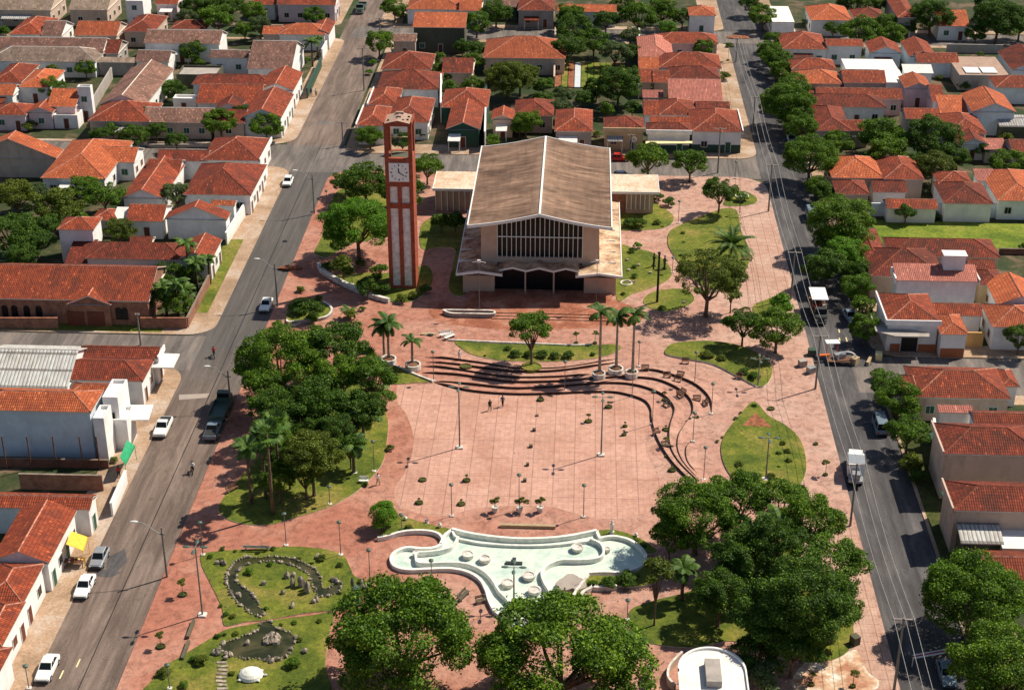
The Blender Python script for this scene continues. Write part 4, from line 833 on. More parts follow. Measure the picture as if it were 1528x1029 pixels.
H('long beige house with brownish red roof facing the garden of round trees', 'w_beige', 'R', [('a1', 495, 850, 690, 572, 3.9, 'h'), ('a1', 800, 1200, 698, 612, 3.6, 'gx', 'B'), ('a1', 1200, 1390, 700, 622, 3.6, 'gx', 'D')])
H('white row house with ridge roof and doors along the west street, lower of two', 'w_white', 'R', [('b1', -70, 155, 665, 490, 4.6, 'gy')], 'E', street='E', dm='door_green')
H('white row house with ridge roof and doors along the west street, upper of two', 'w_white', 'R', [('b1', 20, 222, 515, 372, 4.6, 'gy')], 'E', street='E')
H('low red tiled compound with small white court behind the two row houses', 'w_white', 'R', [('a1', 1085, 1540, 482, 422, 3.9, 'h', 'D'), ('a1', 1110, 1480, 590, 478, 3.3, 'gx'), ('a1', 1225, 1372, 616, 535, 3.6, 'gy', 'D')], 'E')
H('small white flat box with brown shutter beside the low red compound', 'w_white', 'white_roof', [('a1', 980, 1112, 560, 538, 3.2, 'par')], 'S')
H('long brown gabled shed roof running away from the street, white east wall', 'w_white', 'B', [('a1', 565, 832, 594, 338, 4.2, 'gy')], 'E')
H('slim white water tower block left of the long brown shed', 'w_white', 'w_grey', [('a1', 436, 514, 494, 480, 7.4, 'par')], 'S', kind='water tower')
H('long grey beige roofed shed with white front, far left', 'w_white', 'G', [('a1', -90, 545, 350, 265, 3.8, 'h')], 'S', kind='shed')
H('long brown roofed shed behind the grey beige one, far left', 'w_white', 'B', [('a1', -90, 590, 288, 212, 4.3, 'gx')], '', kind='shed')
H('little red brown gable at the end of the long brown shed', 'w_grey', 'D', [('a1', 588, 672, 305, 226, 3.6, 'gx')])
H('brown roofed workshop with tall white front wall and garden', 'w_white', 'B', [('a1', 812, 1252, 247, 170, 4.6, 'gx')], 'S')
H('wide brown roofed warehouse with open posts beside the west street', 'w_white', 'B', [('a1', 1400, 1660, 392, 232, 4.3, 'gx'), ('a1', 1185, 1410, 330, 285, 4.0, 'gx')], 'S', kind='warehouse')
H('low grey flat roof between the workshop and the long brown gable', 'w_dark', 'w_grey', [('a1', 1000, 1232, 425, 372, 3., 'par')], '')
H('low brown lean-to roof behind the water tower', 'w_grey', 'G', [('a1', 548, 765, 356, 326, 3.2, 'sn')], '')
H('narrow brown gable between the white-front workshop and the long gable', 'w_white', 'B', [('a1', 765, 960, 352, 286, 3.4, 'gx')], '')
H('red pyramid roofed house at upper left behind the long sheds', 'w_white', 'R', [('a1', 45, 238, 196, 92, 3.8, 'h'), ('a1', 225, 350, 205, 118, 3.5, 'gx', 'B')])
H('pinkish orange gabled house between two red pyramids, upper left', 'w_beige', 'O', [('a1', 415, 665, 203, 120, 3.8, 'gx')])
H('tall red pyramid roofed house, upper left, right of the pinkish gable', 'w_beige', 'R', [('a1', 695, 880, 181, 80, 3.9, 'h')])
H('low wide red pyramid roof beside the dense upper trees', 'w_white', 'R', [('a1', 962, 1175, 166, 113, 3.6, 'h')])
H('beige block with two dark windows at the top left corner', 'w_beige', 'G', [('a1', -60, 290, 58, -45, 4.2, 'gx')])
H('beige roofed block at the top edge, second from the left corner', 'w_beige', 'G', [('a1', 385, 612, 58, -45, 4.2, 'gx')])
H('small white two storey house at the top edge above the pinkish gable', 'w_white', 'white_roof', [('a1', 712, 812, 5, -40, 6.5, 'par')], 'S')
H('pinkish low house with red roof at the top edge beside the dense trees', 'w_lilac', 'R', [('a1', 880, 1010, 25, -30, 3.8, 'gx')])
H('small orange hip at the left edge above the white boundary walls', 'w_white', 'O', [('a1', 95, 275, 498, 390, 3.7, 'h'), ('a1', -60, 120, 470, 358, 3.7, 'h', 'R')])
H('low orange roof at the left edge in front of the small orange hip', 'w_white', 'O', [('a1', -60, 75, 542, 478, 3.4, 'gx')])
H('pink house with three small red roofs and white side terrace, left edge', 'w_lilac', 'R', [('a1', -60, 148, 655, 585, 3.5, 'h'), ('a1', 150, 300, 640, 562, 3.7, 'gy'), ('a1', 262, 430, 607, 503, 4.2, 'gx', 'O')], 'S')
H('white flat terrace annex right of the pink house', 'w_white', 'wing_roof', [('a1', 302, 440, 655, 622, 3., 'par')], 'S')
H('orange roofed corner house with white wall on the far west street', 'w_white', 'O', [('b1', 130, 402, 198, 132, 4., 'h'), ('b1', 320, 428, 190, 102, 4., 'gy', 'R')], 'E', street='E')
H('small orange gable left of the far corner house', 'w_beige', 'O', [('b1', 40, 150, 195, 148, 3.6, 'gx')])
H('long pinkish white house with green shutters at the top of the west street', 'w_lilac', 'R', [('b1', 122, 460, 28, -40, 4.6, 'gx')], 'SE', street='E', dm='door_green')
H('pale blue house with red roof at the top edge beside the pinkish one', 'w_blue', 'R', [('b1', -10, 118, 28, -40, 4., 'gx')])
# --- west middle block
H('brown-red hipped white house above the church hall garden', 'w_white', 'R', [('a2', 318, 532, 353, 280, 6.2, 'h')], 'E')
H('dark red lean-to roof below the white hipped house', 'w_grey', 'D', [('a2', 362, 505, 545, 408, 2.6, 'sn')], '')
H('low red hip behind the white hipped house', 'w_grey', 'R', [('a2', 515, 662, 300, 234, 3.3, 'h')], '')
H('white sheet roof between two red roofs, middle left', 'w_white', 'white_roof', [('a2', 636, 738, 300, 224, 3.2, 'sn')], '')
H('brown-red gabled house left of the tall white gable wall', 'w_white', 'R', [('a2', 708, 925, 305, 208, 3.5, 'gx')], 'S')
H('broad red gable with large white south wall at the west street', 'w_white', 'R', [('a2', 932, 1292, 293, 180, 4.0, 'gy'), ('a2', 1195, 1335, 215, 185, 4.4, 'gx', 'O')], 'E', street='E', dm='door_green')
H('long dark red hipped row with white street wall beside the palm garden', 'w_white', 'R', [('a2', 1010, 1205, 520, 368, 3.9, 'gy', 'R'), ('a2', 478, 1040, 520, 425, 3.8, 'h', 'D')], 'E', street='E')
H('red ridge strip behind the long dark red row', 'w_grey', 'D', [('a2', 730, 862, 430, 393, 3.8, 'gx')], '')
# mission hall
hall, HS = H('long stone hall with huge red tile roof and arched windows', 'brick', 'R', [('a2', -120, 850, 752, 556, 4.3, 'gx')], '', kind='hall')
H('brick double garage porch with small tile gable before the stone hall', 'brick', 'R', [('a2', 378, 632, 776, 645, 3.9, 'gy')], '', kind='garage')
# --- south west block
H('wide corrugated grey metal hall roof, lower left', 'w_white', 'K', [('a3', -150, 385, 298, 78, 3.9, 'gx')], '', kind='warehouse')
H('dark red hipped corner shop with white parapet and white canopy', 'w_white', 'D', [('a3', 440, 898, 130, 66, 4.3, 'gx'), ('a3', 188, 815, 256, 140, 4.1, 'h')], 'E', par='E', street='E', kind='shop')
H('pale blue two storey house with orange tile roof and white balcony', 'w_blue', 'O', [('a3', -150, 520, 432, 318, 7.2, 'h'), ('a3', 378, 675, 338, 276, 6.6, 'h')], '')
H('white stepped balcony block on the street side of the pale blue house', 'w_white', 'white_roof', [('a3', 578, 668, 352, 250, 7.6, 'par'), ('a3', 600, 720, 480, 400, 4.6, 'par'), ('a3', 525, 590, 470, 395, 6.9, 'par')], 'S')
H('red gabled house with ridge along the street above the yellow awning', 'w_white', 'R', [('a4', -60, 283, 300, -55, 4.3, 'gy'), ('a3', -100, 515, 985, 910, 4., 'gx')], 'E', street='E', dm='door_green')
H('brown-red hipped house second from the bottom on the west street', 'w_white', 'R', [('a4', -140, 134, 535, 335, 4.2, 'h')], 'E', street='E')
H('white row house with red roof and brown doors at the bottom left', 'w_white', 'R', [('a4', -170, 12, 780, 548, 4.2, 'h'), ('a4', -200, -60, 1040, 800, 4.2, 'h')], 'E', street='E')
# --- north block
H('big rambling red hip at the back of the north block', 'w_beige', 'R', [('b1', 715, 1005, 395, 290, 3.9, 'h'), ('b1', 1062, 1240, 415, 330, 3.7, 'gx', 'D')], 'W')
H('long dark red hip second from the back of the north block', 'w_white', 'D', [('b1', 690, 1050, 508, 395, 4.1, 'h')], 'W')
H('red ridge house on the north west corner strip, upper of the corner pair', 'w_white', 'R', [('b1', 640, 812, 598, 495, 4.1, 'h')], 'W', par='W')
H('red hipped corner house directly behind the clock tower', 'w_white', 'R', [('b1', 575, 745, 715, 600, 4.2, 'h'), ('b1', 740, 992, 695, 548, 3.9, 'h', 'R')], 'SW', par='W')
H('tall dark ruin-like building under a plain orange roof', 'w_dark', 'O', [('b1', 895, 1200, 157, 70, 6.3, 'sn')], 'S', kind='building')
H('low crumbling beige annex left of the dark tall building', 'w_beige', 'B', [('b1', 780, 918, 235, 190, 4., 'gx')], 'S')
H('bright orange hipped house with grey wall above the vegetable plot', 'w_beige', 'O', [('b1', 1295, 1768, 332, 205, 4., 'h')], 'S')
H('red house with dark porch and grey gable facing the church', 'w_green', 'R', [('b1', 1085, 1282, 735, 560, 4., 'gy'), ('b1', 1055, 1325, 612, 498, 4.1, 'h')], 'S', par='')
H('small beige gabled front with grey shutters right of the dark porch house', 'w_beige', 'R', [('b1', 1345, 1472, 680, 600, 4., 'gy'), ('b1', 1470, 1700, 660, 560, 3.8, 'h', 'D')], 'S')
H('grey walled house with steep red hip behind the church ridge', 'w_grey', 'R', [('c1', 255, 475, 748, 616, 4., 'h')], 'S')
H('yellow house with curved parapet and dark red hip', 'w_cream', 'D', [('c1', 535, 770, 737, 660, 4.4, 'h')], 'S', par='S', dm='door_green')
ws_, WSB = H('white shop with green awning and low twin red hips', 'w_white', 'R', [('c1', 780, 1036, 750, 697, 4.6, 'h', 'D'), ('c1', 800, 1030, 700, 662, 4.7, 'gx')], 'S', par='S', kind='shop', dm='door_green')
cs_, CSB = H('white and green corner shop with big red hip on the east street', 'w_white', 'R', [('c1', 1035, 1328, 750, 615, 4.5, 'h')], 'S', kind='shop', par='E', dm='door_green')
H('brown-red rambling roof behind the white shop', 'w_white', 'R', [('c1', 850, 1065, 655, 560, 4.1, 'h'), ('c1', 1060, 1255, 625, 580, 3.9, 'gx', 'D'), ('c1', 762, 850, 655, 570, 3.8, 'gx')], '')
H('pale pink sheet roofed hall on the east street', 'w_beige', 'P', [('c1', 905, 1215, 580, 449, 4.2, 'sn')], '', kind='hall')
H('small pink lean-to left of the pink sheet roofed hall', 'w_beige', 'P', [('c1', 756, 876, 556, 511, 3.2, 'sn')], '')
H('dark red hip right behind the pink sheet hall', 'w_beige', 'D', [('c1', 910, 1198, 446, 374, 4.1, 'h'), ('c1', 815, 912, 470, 400, 3.6, 'gx', 'R')], '')
H('broad red hip third behind the pink sheet hall', 'w_white', 'R', [('c1', 852, 1208, 386, 295, 4., 'h')], '')
H('pinkish ridge house at the left of the east street row', 'w_beige', 'P', [('c1', 733, 935, 332, 196, 3.9, 'h'), ('c1', 733, 852, 395, 325, 3.7, 'gx', 'O'), ('c1', 733, 812, 468, 392, 3.5, 'gx', 'R')], 'W')
H('long red hip with pinkish front at the top of the east street row', 'w_pink', 'R', [('c1', 832, 1188, 248, 184, 4., 'h')], 'S')
H('white house with green shutters and orange hip at the far cross street', 'w_white', 'O', [('c1', 1020, 1176, 90, 30, 4.8, 'h')], 'S', dm='door_green')
H('grey walled house with red hip at the top edge behind the orange hip', 'w_grey', 'R', [('c1', 45, 258, 60, -60, 4.5, 'h')], 'S')
H('long orange roof half hidden by the top trees', 'w_blue', 'O', [('c1', 270, 610, 68, 25, 4., 'gx')], '')
H('orange roofed row at the top edge behind the tall dark building', 'w_white', 'O', [('b1', 860, 1178, 55, -20, 4., 'h'), ('b1', 1160, 1290, 62, -10, 4.2, 'gx')], 'W')
H('green and grey sheds at the top edge left of the red hip', 'w_green', 'B', [('b1', 1360, 1500, 40, -20, 3.6, 'gx')], 'S', kind='shed')
# --- east blocks
H('white flat roofed building at the head of the east street', 'w_white', 'white_roof', [('d1', 95, 220, 125, 36, 4., 'flat')], 'W')
H('orange double hip at the top of the east side', 'w_white', 'O', [('d1', 310, 548, 116, 20, 4., 'h')], 'W')
H('dark red low hips behind the round tree, top of the east side', 'w_beige', 'D', [('d1', 555, 735, 102, 42, 3.8, 'h')])
H('grey walled house with tall orange-red hip at the top edge of the east side', 'w_grey', 'R', [('d1', 805, 925, 100, -25, 5., 'h')], 'SW')
H('white gabled cottage with orange roof among the top right trees', 'w_white', 'O', [('d1', 1035, 1215, 150, 55, 3.6, 'gx')], 'S')
H('red hip with plain pinkish white annex, first in the east row', 'w_white', 'R', [('d1', 150, 410, 280, 178, 4., 'h'), ('d1', 400, 612, 262, 222, 4.6, 'gx')], 'SW')
H('white front gable with red ridge roof and blue grey gable', 'w_blue', 'R', [('d1', 650, 832, 302, 205, 4., 'gy')], 'S')
H('red ridge house with wide low red front roof', 'w_blue', 'R', [('d1', 872, 1030, 322, 205, 4., 'gy'), ('d1', 915, 1156, 360, 300, 3.5, 'gx')], '')
H('dark red hip at the street behind the long orange roof', 'w_white', 'R', [('d1', 200, 460, 396, 330, 4.1, 'h')], 'W')
H('white flat sheet roof shaped like a step', 'w_white', 'white_roof', [('d1', 512, 808, 395, 336, 3.9, 'flat'), ('d1', 738, 855, 470, 395, 3.85, 'flat')], '', kind='shed')
H('long orange roof with shaded porch at the street', 'w_beige', 'O', [('d1', 225, 490, 476, 394, 4., 'h')], 'S')
H('plain red gable right of the long orange roof', 'w_grey', 'R', [('d1', 496, 742, 472, 400, 4., 'gx')], '')
H('small white lean-to under the wide low red front roof', 'w_white', 'white_roof', [('d1', 842, 1010, 416, 366, 3., 'sn')], '', kind='shed')
H('greyish pink flat roofed block with two white awnings', 'w_grey', 'flatroof', [('d1', 1160, 1440, 428, 322, 3.6, 'flat')], '')
H('lilac fronted house with orange ridge roof', 'w_lilac', 'O', [('d1', 846, 1005, 503, 405, 4.4, 'gy'), ('d1', 1000, 1075, 580, 480, 3.6, 'gx', 'R')], 'S')
H('long thin red roof in front of the plain red gable', 'w_pink', 'R', [('d1', 345, 836, 562, 500, 3.8, 'gx')], 'S')
H('white house with dark red hip and blue shuttered window', 'w_white', 'R', [('d1', 298, 738, 609, 534, 4., 'h', 'D')], 'S')
H('brown-red street house with projecting ridge beside the round street trees', 'w_grey', 'D', [('d1', 335, 545, 745, 600, 4., 'h'), ('d1', 468, 645, 744, 682, 3.7, 'gx', 'R')], 'W')
H('small red gable in front of the big orange flat slope', 'w_grey', 'R', [('d1', 850, 1052, 678, 615, 3.4, 'gx')], '')
H('bright orange plain slope beside the tall orange gable', 'w_white', 'O', [('d1', 1055, 1248, 665, 540, 3.3, 'sn')], '')
H('tall orange gable with white blue front wall at the right', 'w_blue', 'O', [('d1', 1230, 1482, 636, 485, 5.2, 'gy')], 'W')
H('red and brown ridge house behind the dark round garden tree', 'w_white', 'R', [('d1', 1090, 1318, 760, 640, 4., 'h')], '')
H('small dark gabled cottage with flat pink porch behind the dark round garden tree', 'w_white', 'D', [('d1', 1150, 1328, 822, 730, 3.4, 'gy')], 'S')
H('flat pink roofed annex right of the dark gabled cottage', 'w_beige', 'P', [('d1', 1300, 1428, 850, 786, 3., 'sn')], '', kind='shed')
H('red hip at the right edge above the striped shed', 'w_white', 'R', [('d1', 1365, 1700, 500, 428, 3.8, 'h')], '')
H('dark red roofed pale blue house at the upper right edge', 'w_blue', 'D', [('d1', 1455, 1700, 400, 245, 3.9, 'gy')], '')
H('small red roof at the right edge by the shrubs', 'w_beige', 'R', [('d1', 1455, 1620, 872, 792, 3.4, 'gx')], '')
H('striped corrugated shed beside the tall orange gable', 'w_dark', 'K', [('d1', 1385, 1600, 720, 652, 3., 'sn')], '', kind='shed')
H('orange hip complex opposite the church, north of the green field', 'w_beige', 'O', [('d2', 430, 735, 60, -68, 3.9, 'h'), ('d2', 725, 960, 68, -65, 4., 'h', 'R'), ('d2', 458, 650, 153, 70, 3.7, 'h', 'D')], 'W')
H('low dark red double roofs bordering the green field', 'w_white', 'D', [('d2', 665, 862, 140, 78, 3.3, 'gx', 'D'), ('d2', 745, 1036, 234, 178, 2.9, 'gx', 'R')], '')
H('dark red broad hip at the field edge, right of centre', 'w_white', 'D', [('d2', 1070, 1352, 206, 82, 3.7, 'h'), ('d2', 1035, 1235, 95, 20, 4., 'h', 'R')], '')
H('bright orange roof at the right edge above the green field', 'w_white', 'O', [('d2', 1375, 1640, 190, 8, 3.8, 'h'), ('d2', 1255, 1400, 76, 5, 3.8, 'sn', 'P')], 'S')
H('long dark red compound roof south of the green field', 'w_beige', 'D', [('d2', 650, 1078, 620, 460, 4., 'h'), ('d2', 762, 1392, 508, 402, 3.8, 'h'), ('d2', 592, 760, 540, 350, 3.9, 'h')], '')
bw, BS = H('tall white block with pink tile roof and white roof tank', 'w_white', 'P', [('d2', 798, 1268, 645, 546, 6.6, 'sn')], '', kind='building', par='WNE')
es_, ESB = H('white corner shop with red hip, curved parapet and grey canopy', 'w_white', 'R', [('d2', 745, 1050, 880, 720, 5., 'h'), ('d2', 1048, 1212, 950, 838, 4., 'h', 'O')], '', kind='shop', par='SW')
H('low red roof strip behind the white corner shop', 'w_white', 'R', [('d2', 1010, 1292, 842, 772, 3.9, 'gx')], '')
H('dark red roof with cream wall right of the tall white block', 'w_cream', 'D', [('d2', 1268, 1422, 670, 582, 3.9, 'h'), ('d2', 1212, 1365, 580, 524, 3.8, 'gx')], 'S')
H('bright orange gable at the right edge, upper of the two', 'w_white', 'O', [('d2', 1372, 1640, 780, 590, 4., 'gy')], 'W')
H('bright orange roof at the right edge, lower of the two', 'w_white', 'O', [('d2', 1345, 1640, 908, 782, 4., 'h')], 'W')
# --- south east block
H('beige house with large rough red hip at the east cross street', 'w_beige', 'R', [('d3', 905, 1450, 358, 198, 3.9, 'h'), ('d3', 852, 980, 335, 232, 3.7, 'h')], 'S')
H('small red roofed annex behind the rough red hip', 'w_white', 'R', [('d3', 1395, 1500, 292, 196, 3.4, 'h')], '')
H('orange-red roof strip with white terrace box behind the tall pink house', 'w_white', 'R', [('d3', 1245, 1760, 512, 440, 5.6, 'gx'), ('d3', 1040, 1240, 440, 405, 5.2, 'sn', 'P')], '')
H('tall pinkish two storey house with dark red hip and street balcony', 'w_beige', 'R', [('d3', 1070, 1640, 680, 524, 6.8, 'h', 'D')], '', par='W')
H('dark red hipped house with pale wall, second from the bottom right', 'w_beige', 'R', [('d3', 1125, 1800, 1003, 858, 6.2, 'h', 'D')], '', par='W')
H('corrugated beige shed roof at the lower right', 'w_dark', 'K', [('d4', 1168, 1412, 196, 56, 3.6, 'sn')], '', kind='shed')
H('white flat terrace right of the corrugated shed', 'w_beige', 'white_roof', [('d4', 1404, 1640, 226, 92, 3.5, 'flat')], '', kind='shed')
H('bright red roof at the right edge just above the big lower trees', 'w_beige', 'R', [('d4', 1310, 1640, 420, 270, 3.3, 'gx')], '')
def wallbox(name, q, u0, v0, u1, v1, h, th, mat, lab, cat='wall', z=Z):
    p, r = Q(q, u0, v0), Q(q, u1, v1); a, c_ = Vector((*p, 0)), Vector((*r, 0)); d = c_ - a
    b = MB(); b.obox(((a + c_) / 2 + Vector((0, 0, z + h / 2))), (d.length, th, h), math.atan2(d.y, d.x)); b.obox(((a + c_) / 2 + Vector((0, 0, z + h + .04))), (d.length + .06, th + .1, .08), math.atan2(d.y, d.x))
    return tag(b.build(name, mat), lab, cat, 'yard walls')
for a in (('a2', -60, 912, 335, 912, 'brick', 'low brick yard wall left of the double garage', 1.7), ('a2', 805, 912, 1065, 912, 'brick', 'low brick yard wall right of the double garage', 1.7), ('a2', 1068, 908, 1195, 655, 'brick', 'slanting brick garden wall along the west street pavement', 1.6),
          ('a2', 1290, 440, 1400, 260, 'w_white', 'white street wall below the broad white gable', 2.2), ('a2', 1400, 260, 1520, 45, 'w_white', 'white street wall above the broad white gable', 2.4), ('b1', 300, 560, 380, 380, 'w_green', 'green street fence wall under the palms', 2.2), ('b1', 385, 340, 412, 290, 'w_white', 'short white street wall beyond the green fence', 2.4),
          ('a3', 640, 1029, 722, 842, 'w_white', 'white street wall beside the brick yard', 1.9), ('a3', 120, 872, 590, 882, 'brick', 'brick yard wall behind the red gabled house', 2.2), ('a3', 0, 745, 620, 755, 'brick_dark', 'dark brick wall foot under the pale blue house', 1.2),
          ('d2', 650, 275, 1045, 280, 'w_blue', 'long whitish wall on the north edge of the green field, left half', 2.4), ('d2', 1045, 282, 1560, 288, 'w_blue', 'long whitish wall on the north edge of the green field, right half', 2.6), ('d2', 1380, 492, 1560, 495, 'brick_dark', 'low brick wall on the south edge of the green field', 1.),
          ('d2', 1130, 1015, 1285, 1018, 'w_ochre', 'ochre yard wall right of the white corner shop', 2.3), ('d1', 1080, 300, 1400, 305, 'w_grey', 'grey yard wall below the white cottage', 2.), ('a1', 850, 836, 1210, 836, 'w_grey', 'thin pale kerb wall before the shaded garden', .5), ('a1', 530, 635, 640, 450, 'w_grey', 'pale alley wall beside the long brown gable', 2.6),
          ('b1', 1060, 700, 1062, 530, 'w_white', 'white party wall left of the dark porch house', 4.3), ('b1', 1310, 860, 1318, 560, 'w_white', 'white party wall right of the dark porch house', 4.), ('c1', 734, 560, 736, 230, 'w_white', 'long pale party wall behind the garden tree', 3.), ('c1', 255, 500, 262, 215, 'w_beige', 'pale wall between orange house and vegetable plot', 2.5),
          ('a1', 380, 700, 445, 640, 'w_white', 'short white wall at the alley mouth by the pink house', 3.), ('d1', 1210, 480, 1260, 520, 'w_grey', 'short grey wall left of the tall orange gable', 2.), ('d4', 1120, 150, 1190, 320, 'w_dark', 'dark wall beside the corrugated shed', 2.5), ('d3', 1000, 560, 1060, 870, 'w_white', 'white balcony wall of the tall pinkish house', 2.4)):
    q, u0, v0, u1, v1, mt, lab, h = a; wallbox('yard_wall', q, u0, v0, u1, v1, h, .25, mt, lab)
# arched windows of the stone hall and doors of the double garage
hx0, hy0, hx1, hy1 = HS[0][:4]
for u in (50, 105, 175, 245, 700, 735):
    x, _ = Q('a2', u, 790, 2.); b = MB(); P = [(x - .5, 1.), (x + .5, 1.), (x + .5, 2.6)] + [(x + .5 * math.cos(k * PI / 8), 2.6 + .5 * math.sin(k * PI / 8)) for k in range(1, 8)] + [(x - .5, 2.6)]
    b.face([(p[0], hy0 + .25, p[1]) for p in P]); b.build('window', 'glass', hall)
gar = [o for o in SC.objects if o.get('category') == 'garage'][0]
gl_ = wloc(gar)
for u in (440, 555):
    x, y = Q('a2', u, 895); y = min(y, gl_.y); b = MB(); b.box(x - 1.3, 0, .1, x + 1.3, .1, 2.5); me = b.mesh('door', 'door_brown', (x, 0, 0)); gx = [c for c in gar.children if c.name.startswith('wall')][0]
    fy = min((v.co.y for v in gx.data.vertices)); link(me, 'door', gar, (x - gl_.x, fy - .12, -Z))
b = MB(); x, y = Q('d2', 1122, 545, 8.); b.box(x - 1.6, y - .9, 7., x + 1.6, y + .9, 9.6); b.box(x - 1.8, y - 1.1, 9.6, x + 1.8, y + 1.1, 9.75); b.build('water_tank', 'w_white', bw)
# canopies, awnings
def canopy(q, pts, h, dz, mat, lab, cat='awning', drop=0., legs=True):
    P = QP(q, pts, h); b = MB(); b.prism(P, h, h + dz); o = b.build('canopy', mat); tag(o, lab, cat); return o
canopy('a3', [(905, 108), (1022, 112), (985, 190), (862, 188)], 3.4, .18, 'white_roof', 'white concrete canopy slab of the corner shop')
canopy('a3', [(742, 402), (872, 400), (845, 487), (705, 487)], 3.3, .18, 'white_roof', 'white canopy slab before the balcony block')
canopy('c1', [(775, 806), (1040, 806), (1040, 818), (775, 820)], 2.9, .12, 'awning_pale', 'long yellowish awning of the white shop facing the church')
canopy('d2', [(648, 838), (675, 840), (745, 905), (985, 945), (985, 968), (790, 965), (680, 935)], 3.5, .2, 'w_grey', 'grey angled canopy of the white corner shop')
def slant(q, a, b_, c_, d, z0, z1, mat, lab):   # a,b high edge; c,d low edge
    b = MB(); P = [(*Q(q, *a, z1), z1), (*Q(q, *b_, z1), z1), (*Q(q, *c_, z0), z0), (*Q(q, *d, z0), z0)]; b.face(P); b.face([(x, y, z - .05) for x, y, z in P[::-1]])
    for k in (2,): p, r = P[k], P[(k + 1) % 4]; b.face([(p[0], p[1], p[2] - .35), (r[0], r[1], r[2] - .35), r, p])
    for p in P[2:]: b.box(p[0] - .03, p[1] - .03, Z, p[0] + .03, p[1] + .03, p[2])
    return tag(b.build('awning', mat), lab, 'awning')
slant('a3', (682, 692), (722, 595), (766, 625), (710, 732), 2.3, 3.4, 'green_cloth', 'green fabric awning hanging over the pavement')
slant('a4', (375, 200), (405, 125), (497, 158), (470, 236), 2.5, 3.3, 'yellow_cloth', 'yellow fabric awning over the market stall by the west street')
t = thing('market_stall', 'small stall table with pale goods under the yellow awning', 'stall', (*Q('a4', 425, 320), Z)); b = MB(); b.box(-1.2, -.6, .7, 1.2, .6, .78); b.build('table_top', 'wood', t, local=True)
for sx in (-1.1, 1.1):
    for sy in (-.5, .5): b = MB(); b.box(sx - .04, sy - .04, 0, sx + .04, sy + .04, .7); b.build('leg', 'wood', t, local=True)
b = MB(); RR = random.Random(3)
for k in range(14): b.blob((RR.uniform(-1, 1), RR.uniform(-.5, .5), .85), (.14, .14, .1), k % 3, k)
b.build('goods', ['cloth_white', 'cloth_red', 'yellow_cloth'], t, local=True)
for u, v in ((1225, 400), (1320, 400)): x, y = Q('d1', u, v, 3.7); b = MB(); b.box(x - 1.6, y - 2.2, 3.75, x + 1.6, y + 1.8, 3.85); b.box(x - 1.5, y - 2.1, 3.55, x - 1.4, y - 2.0, 3.75); tag(b.build('roof_sheet', 'white_paint'), '%s white sheet on the greyish pink flat roof' % ('left' if u < 1300 else 'right'), 'roof sheet')
for u in (40, 180, 325, 475, 570): x, y = Q('a3', u, 760); hh = hgt('a3', u, 760, 575); b = MB(); b.tube([(x, y, Z), (x, y, Z + hh)], .09, 6); tag(b.build('fence_post', 'wood'), 'rusty brown post against the pale blue house wall, %s of five' % ['leftmost', 'second', 'third', 'fourth', 'fifth'][[40, 180, 325, 475, 570].index(u)], 'post', 'rusty posts')
b = MB()
x0, y0 = Q('c1', 258, 500); x1, y1 = Q('c1', 660, 365); n = 11
for k in range(n): xa = x0 + (x1 - x0) * k / n; b.box(xa, y0, Z, xa + (x1 - x0) / n * .9, y1, Z + .25, (0, 1, 0, 2, 1, 3, 1, 3, 1, 0, 1)[k])
tag(b.build('vegetable_plot', ['redsoil', 'lawn', 'w_blue', 'field']), 'fenced vegetable plot with striped beds beside the garden trees', 'garden')

for tt_, SB in ((cs_, CSB), (ws_, WSB)):
    x0, y0, x1, y1 = SB[0][:4]; b = MB(); b.box(x0 + .26, y0 + .22, .12, x1 - .28, y0 + .29, 1.75)
    if tt_ is cs_: b.box(x1 - .29, y0 + .29, .12, x1 - .24, y1 - .3, 1.75)
    b.build('painted_dado', 'w_green', tt_)
x0, y0, x1, y1 = ESB[0][:4]
for k, (fa, fb, mt) in enumerate(((.12, .3, 'terracotta'), (.32, .62, 'black'), (.64, .98, 'terracotta'))):
    b = MB(); b.box(x0 + (x1 - x0) * fa, y0 + .2, .12, x0 + (x1 - x0) * fb, y0 + .29, 2.5 if mt == 'black' else 1.3); b.build('shopfront' if mt == 'black' else 'painted_dado', mt, es_)
x0, y0, x1, y1 = ESB[1][:4]; b = MB(); b.box(x0 + .4, y0 + .2, .12, x1 - .4, y0 + .29, 1.6); b.build('painted_dado', 'terracotta', es_)
canopy('d3', [(985, 560), (1030, 555), (1075, 690), (1040, 705)], 3.3, .15, 'w_green', 'dark green balcony roof on the street side of the tall pinkish house')
canopy('d3', [(1050, 895), (1090, 880), (1150, 1010), (1110, 1029)], 3.3, .15, 'w_green', 'dark green veranda roof on the street side of the second tall house')
wallbox('yard_wall', 'd4', 1190, 250, 1290, 290, 1.8, .2, 'brick_dark', 'dark brick wall under the corrugated shed')
# ================================================================== TREES
def nrm(a): return a / np.maximum(np.linalg.norm(a, axis=1, keepdims=True), 1e-6)
def leafmesh(name, C, Nn, L, W, mat, rg):
    n = len(C); t = nrm(np.cross(Nn, nrm(rg.normal(size=(n, 3))))); s = np.cross(Nn, t)
    L = L[:, None]; W = W[:, None]
    V = np.stack([C - t * L, C - s * W + Nn * L * .12, C + t * L, C + s * W + Nn * L * .12], 1).reshape(-1, 3)
    me = bpy.data.meshes.new(name); me.vertices.add(4 * n); me.vertices.foreach_set('co', V.ravel().astype(np.float32))
    me.loops.add(4 * n); me.loops.foreach_set('vertex_index', np.arange(4 * n, dtype=np.int32)); me.polygons.add(n)
    me.polygons.foreach_set('loop_start', np.arange(0, 4 * n, 4, dtype=np.int32)); me.polygons.foreach_set('loop_total', np.full(n, 4, dtype=np.int32))
    me.update(calc_edges=True); me.materials.append(M[mat]); return me
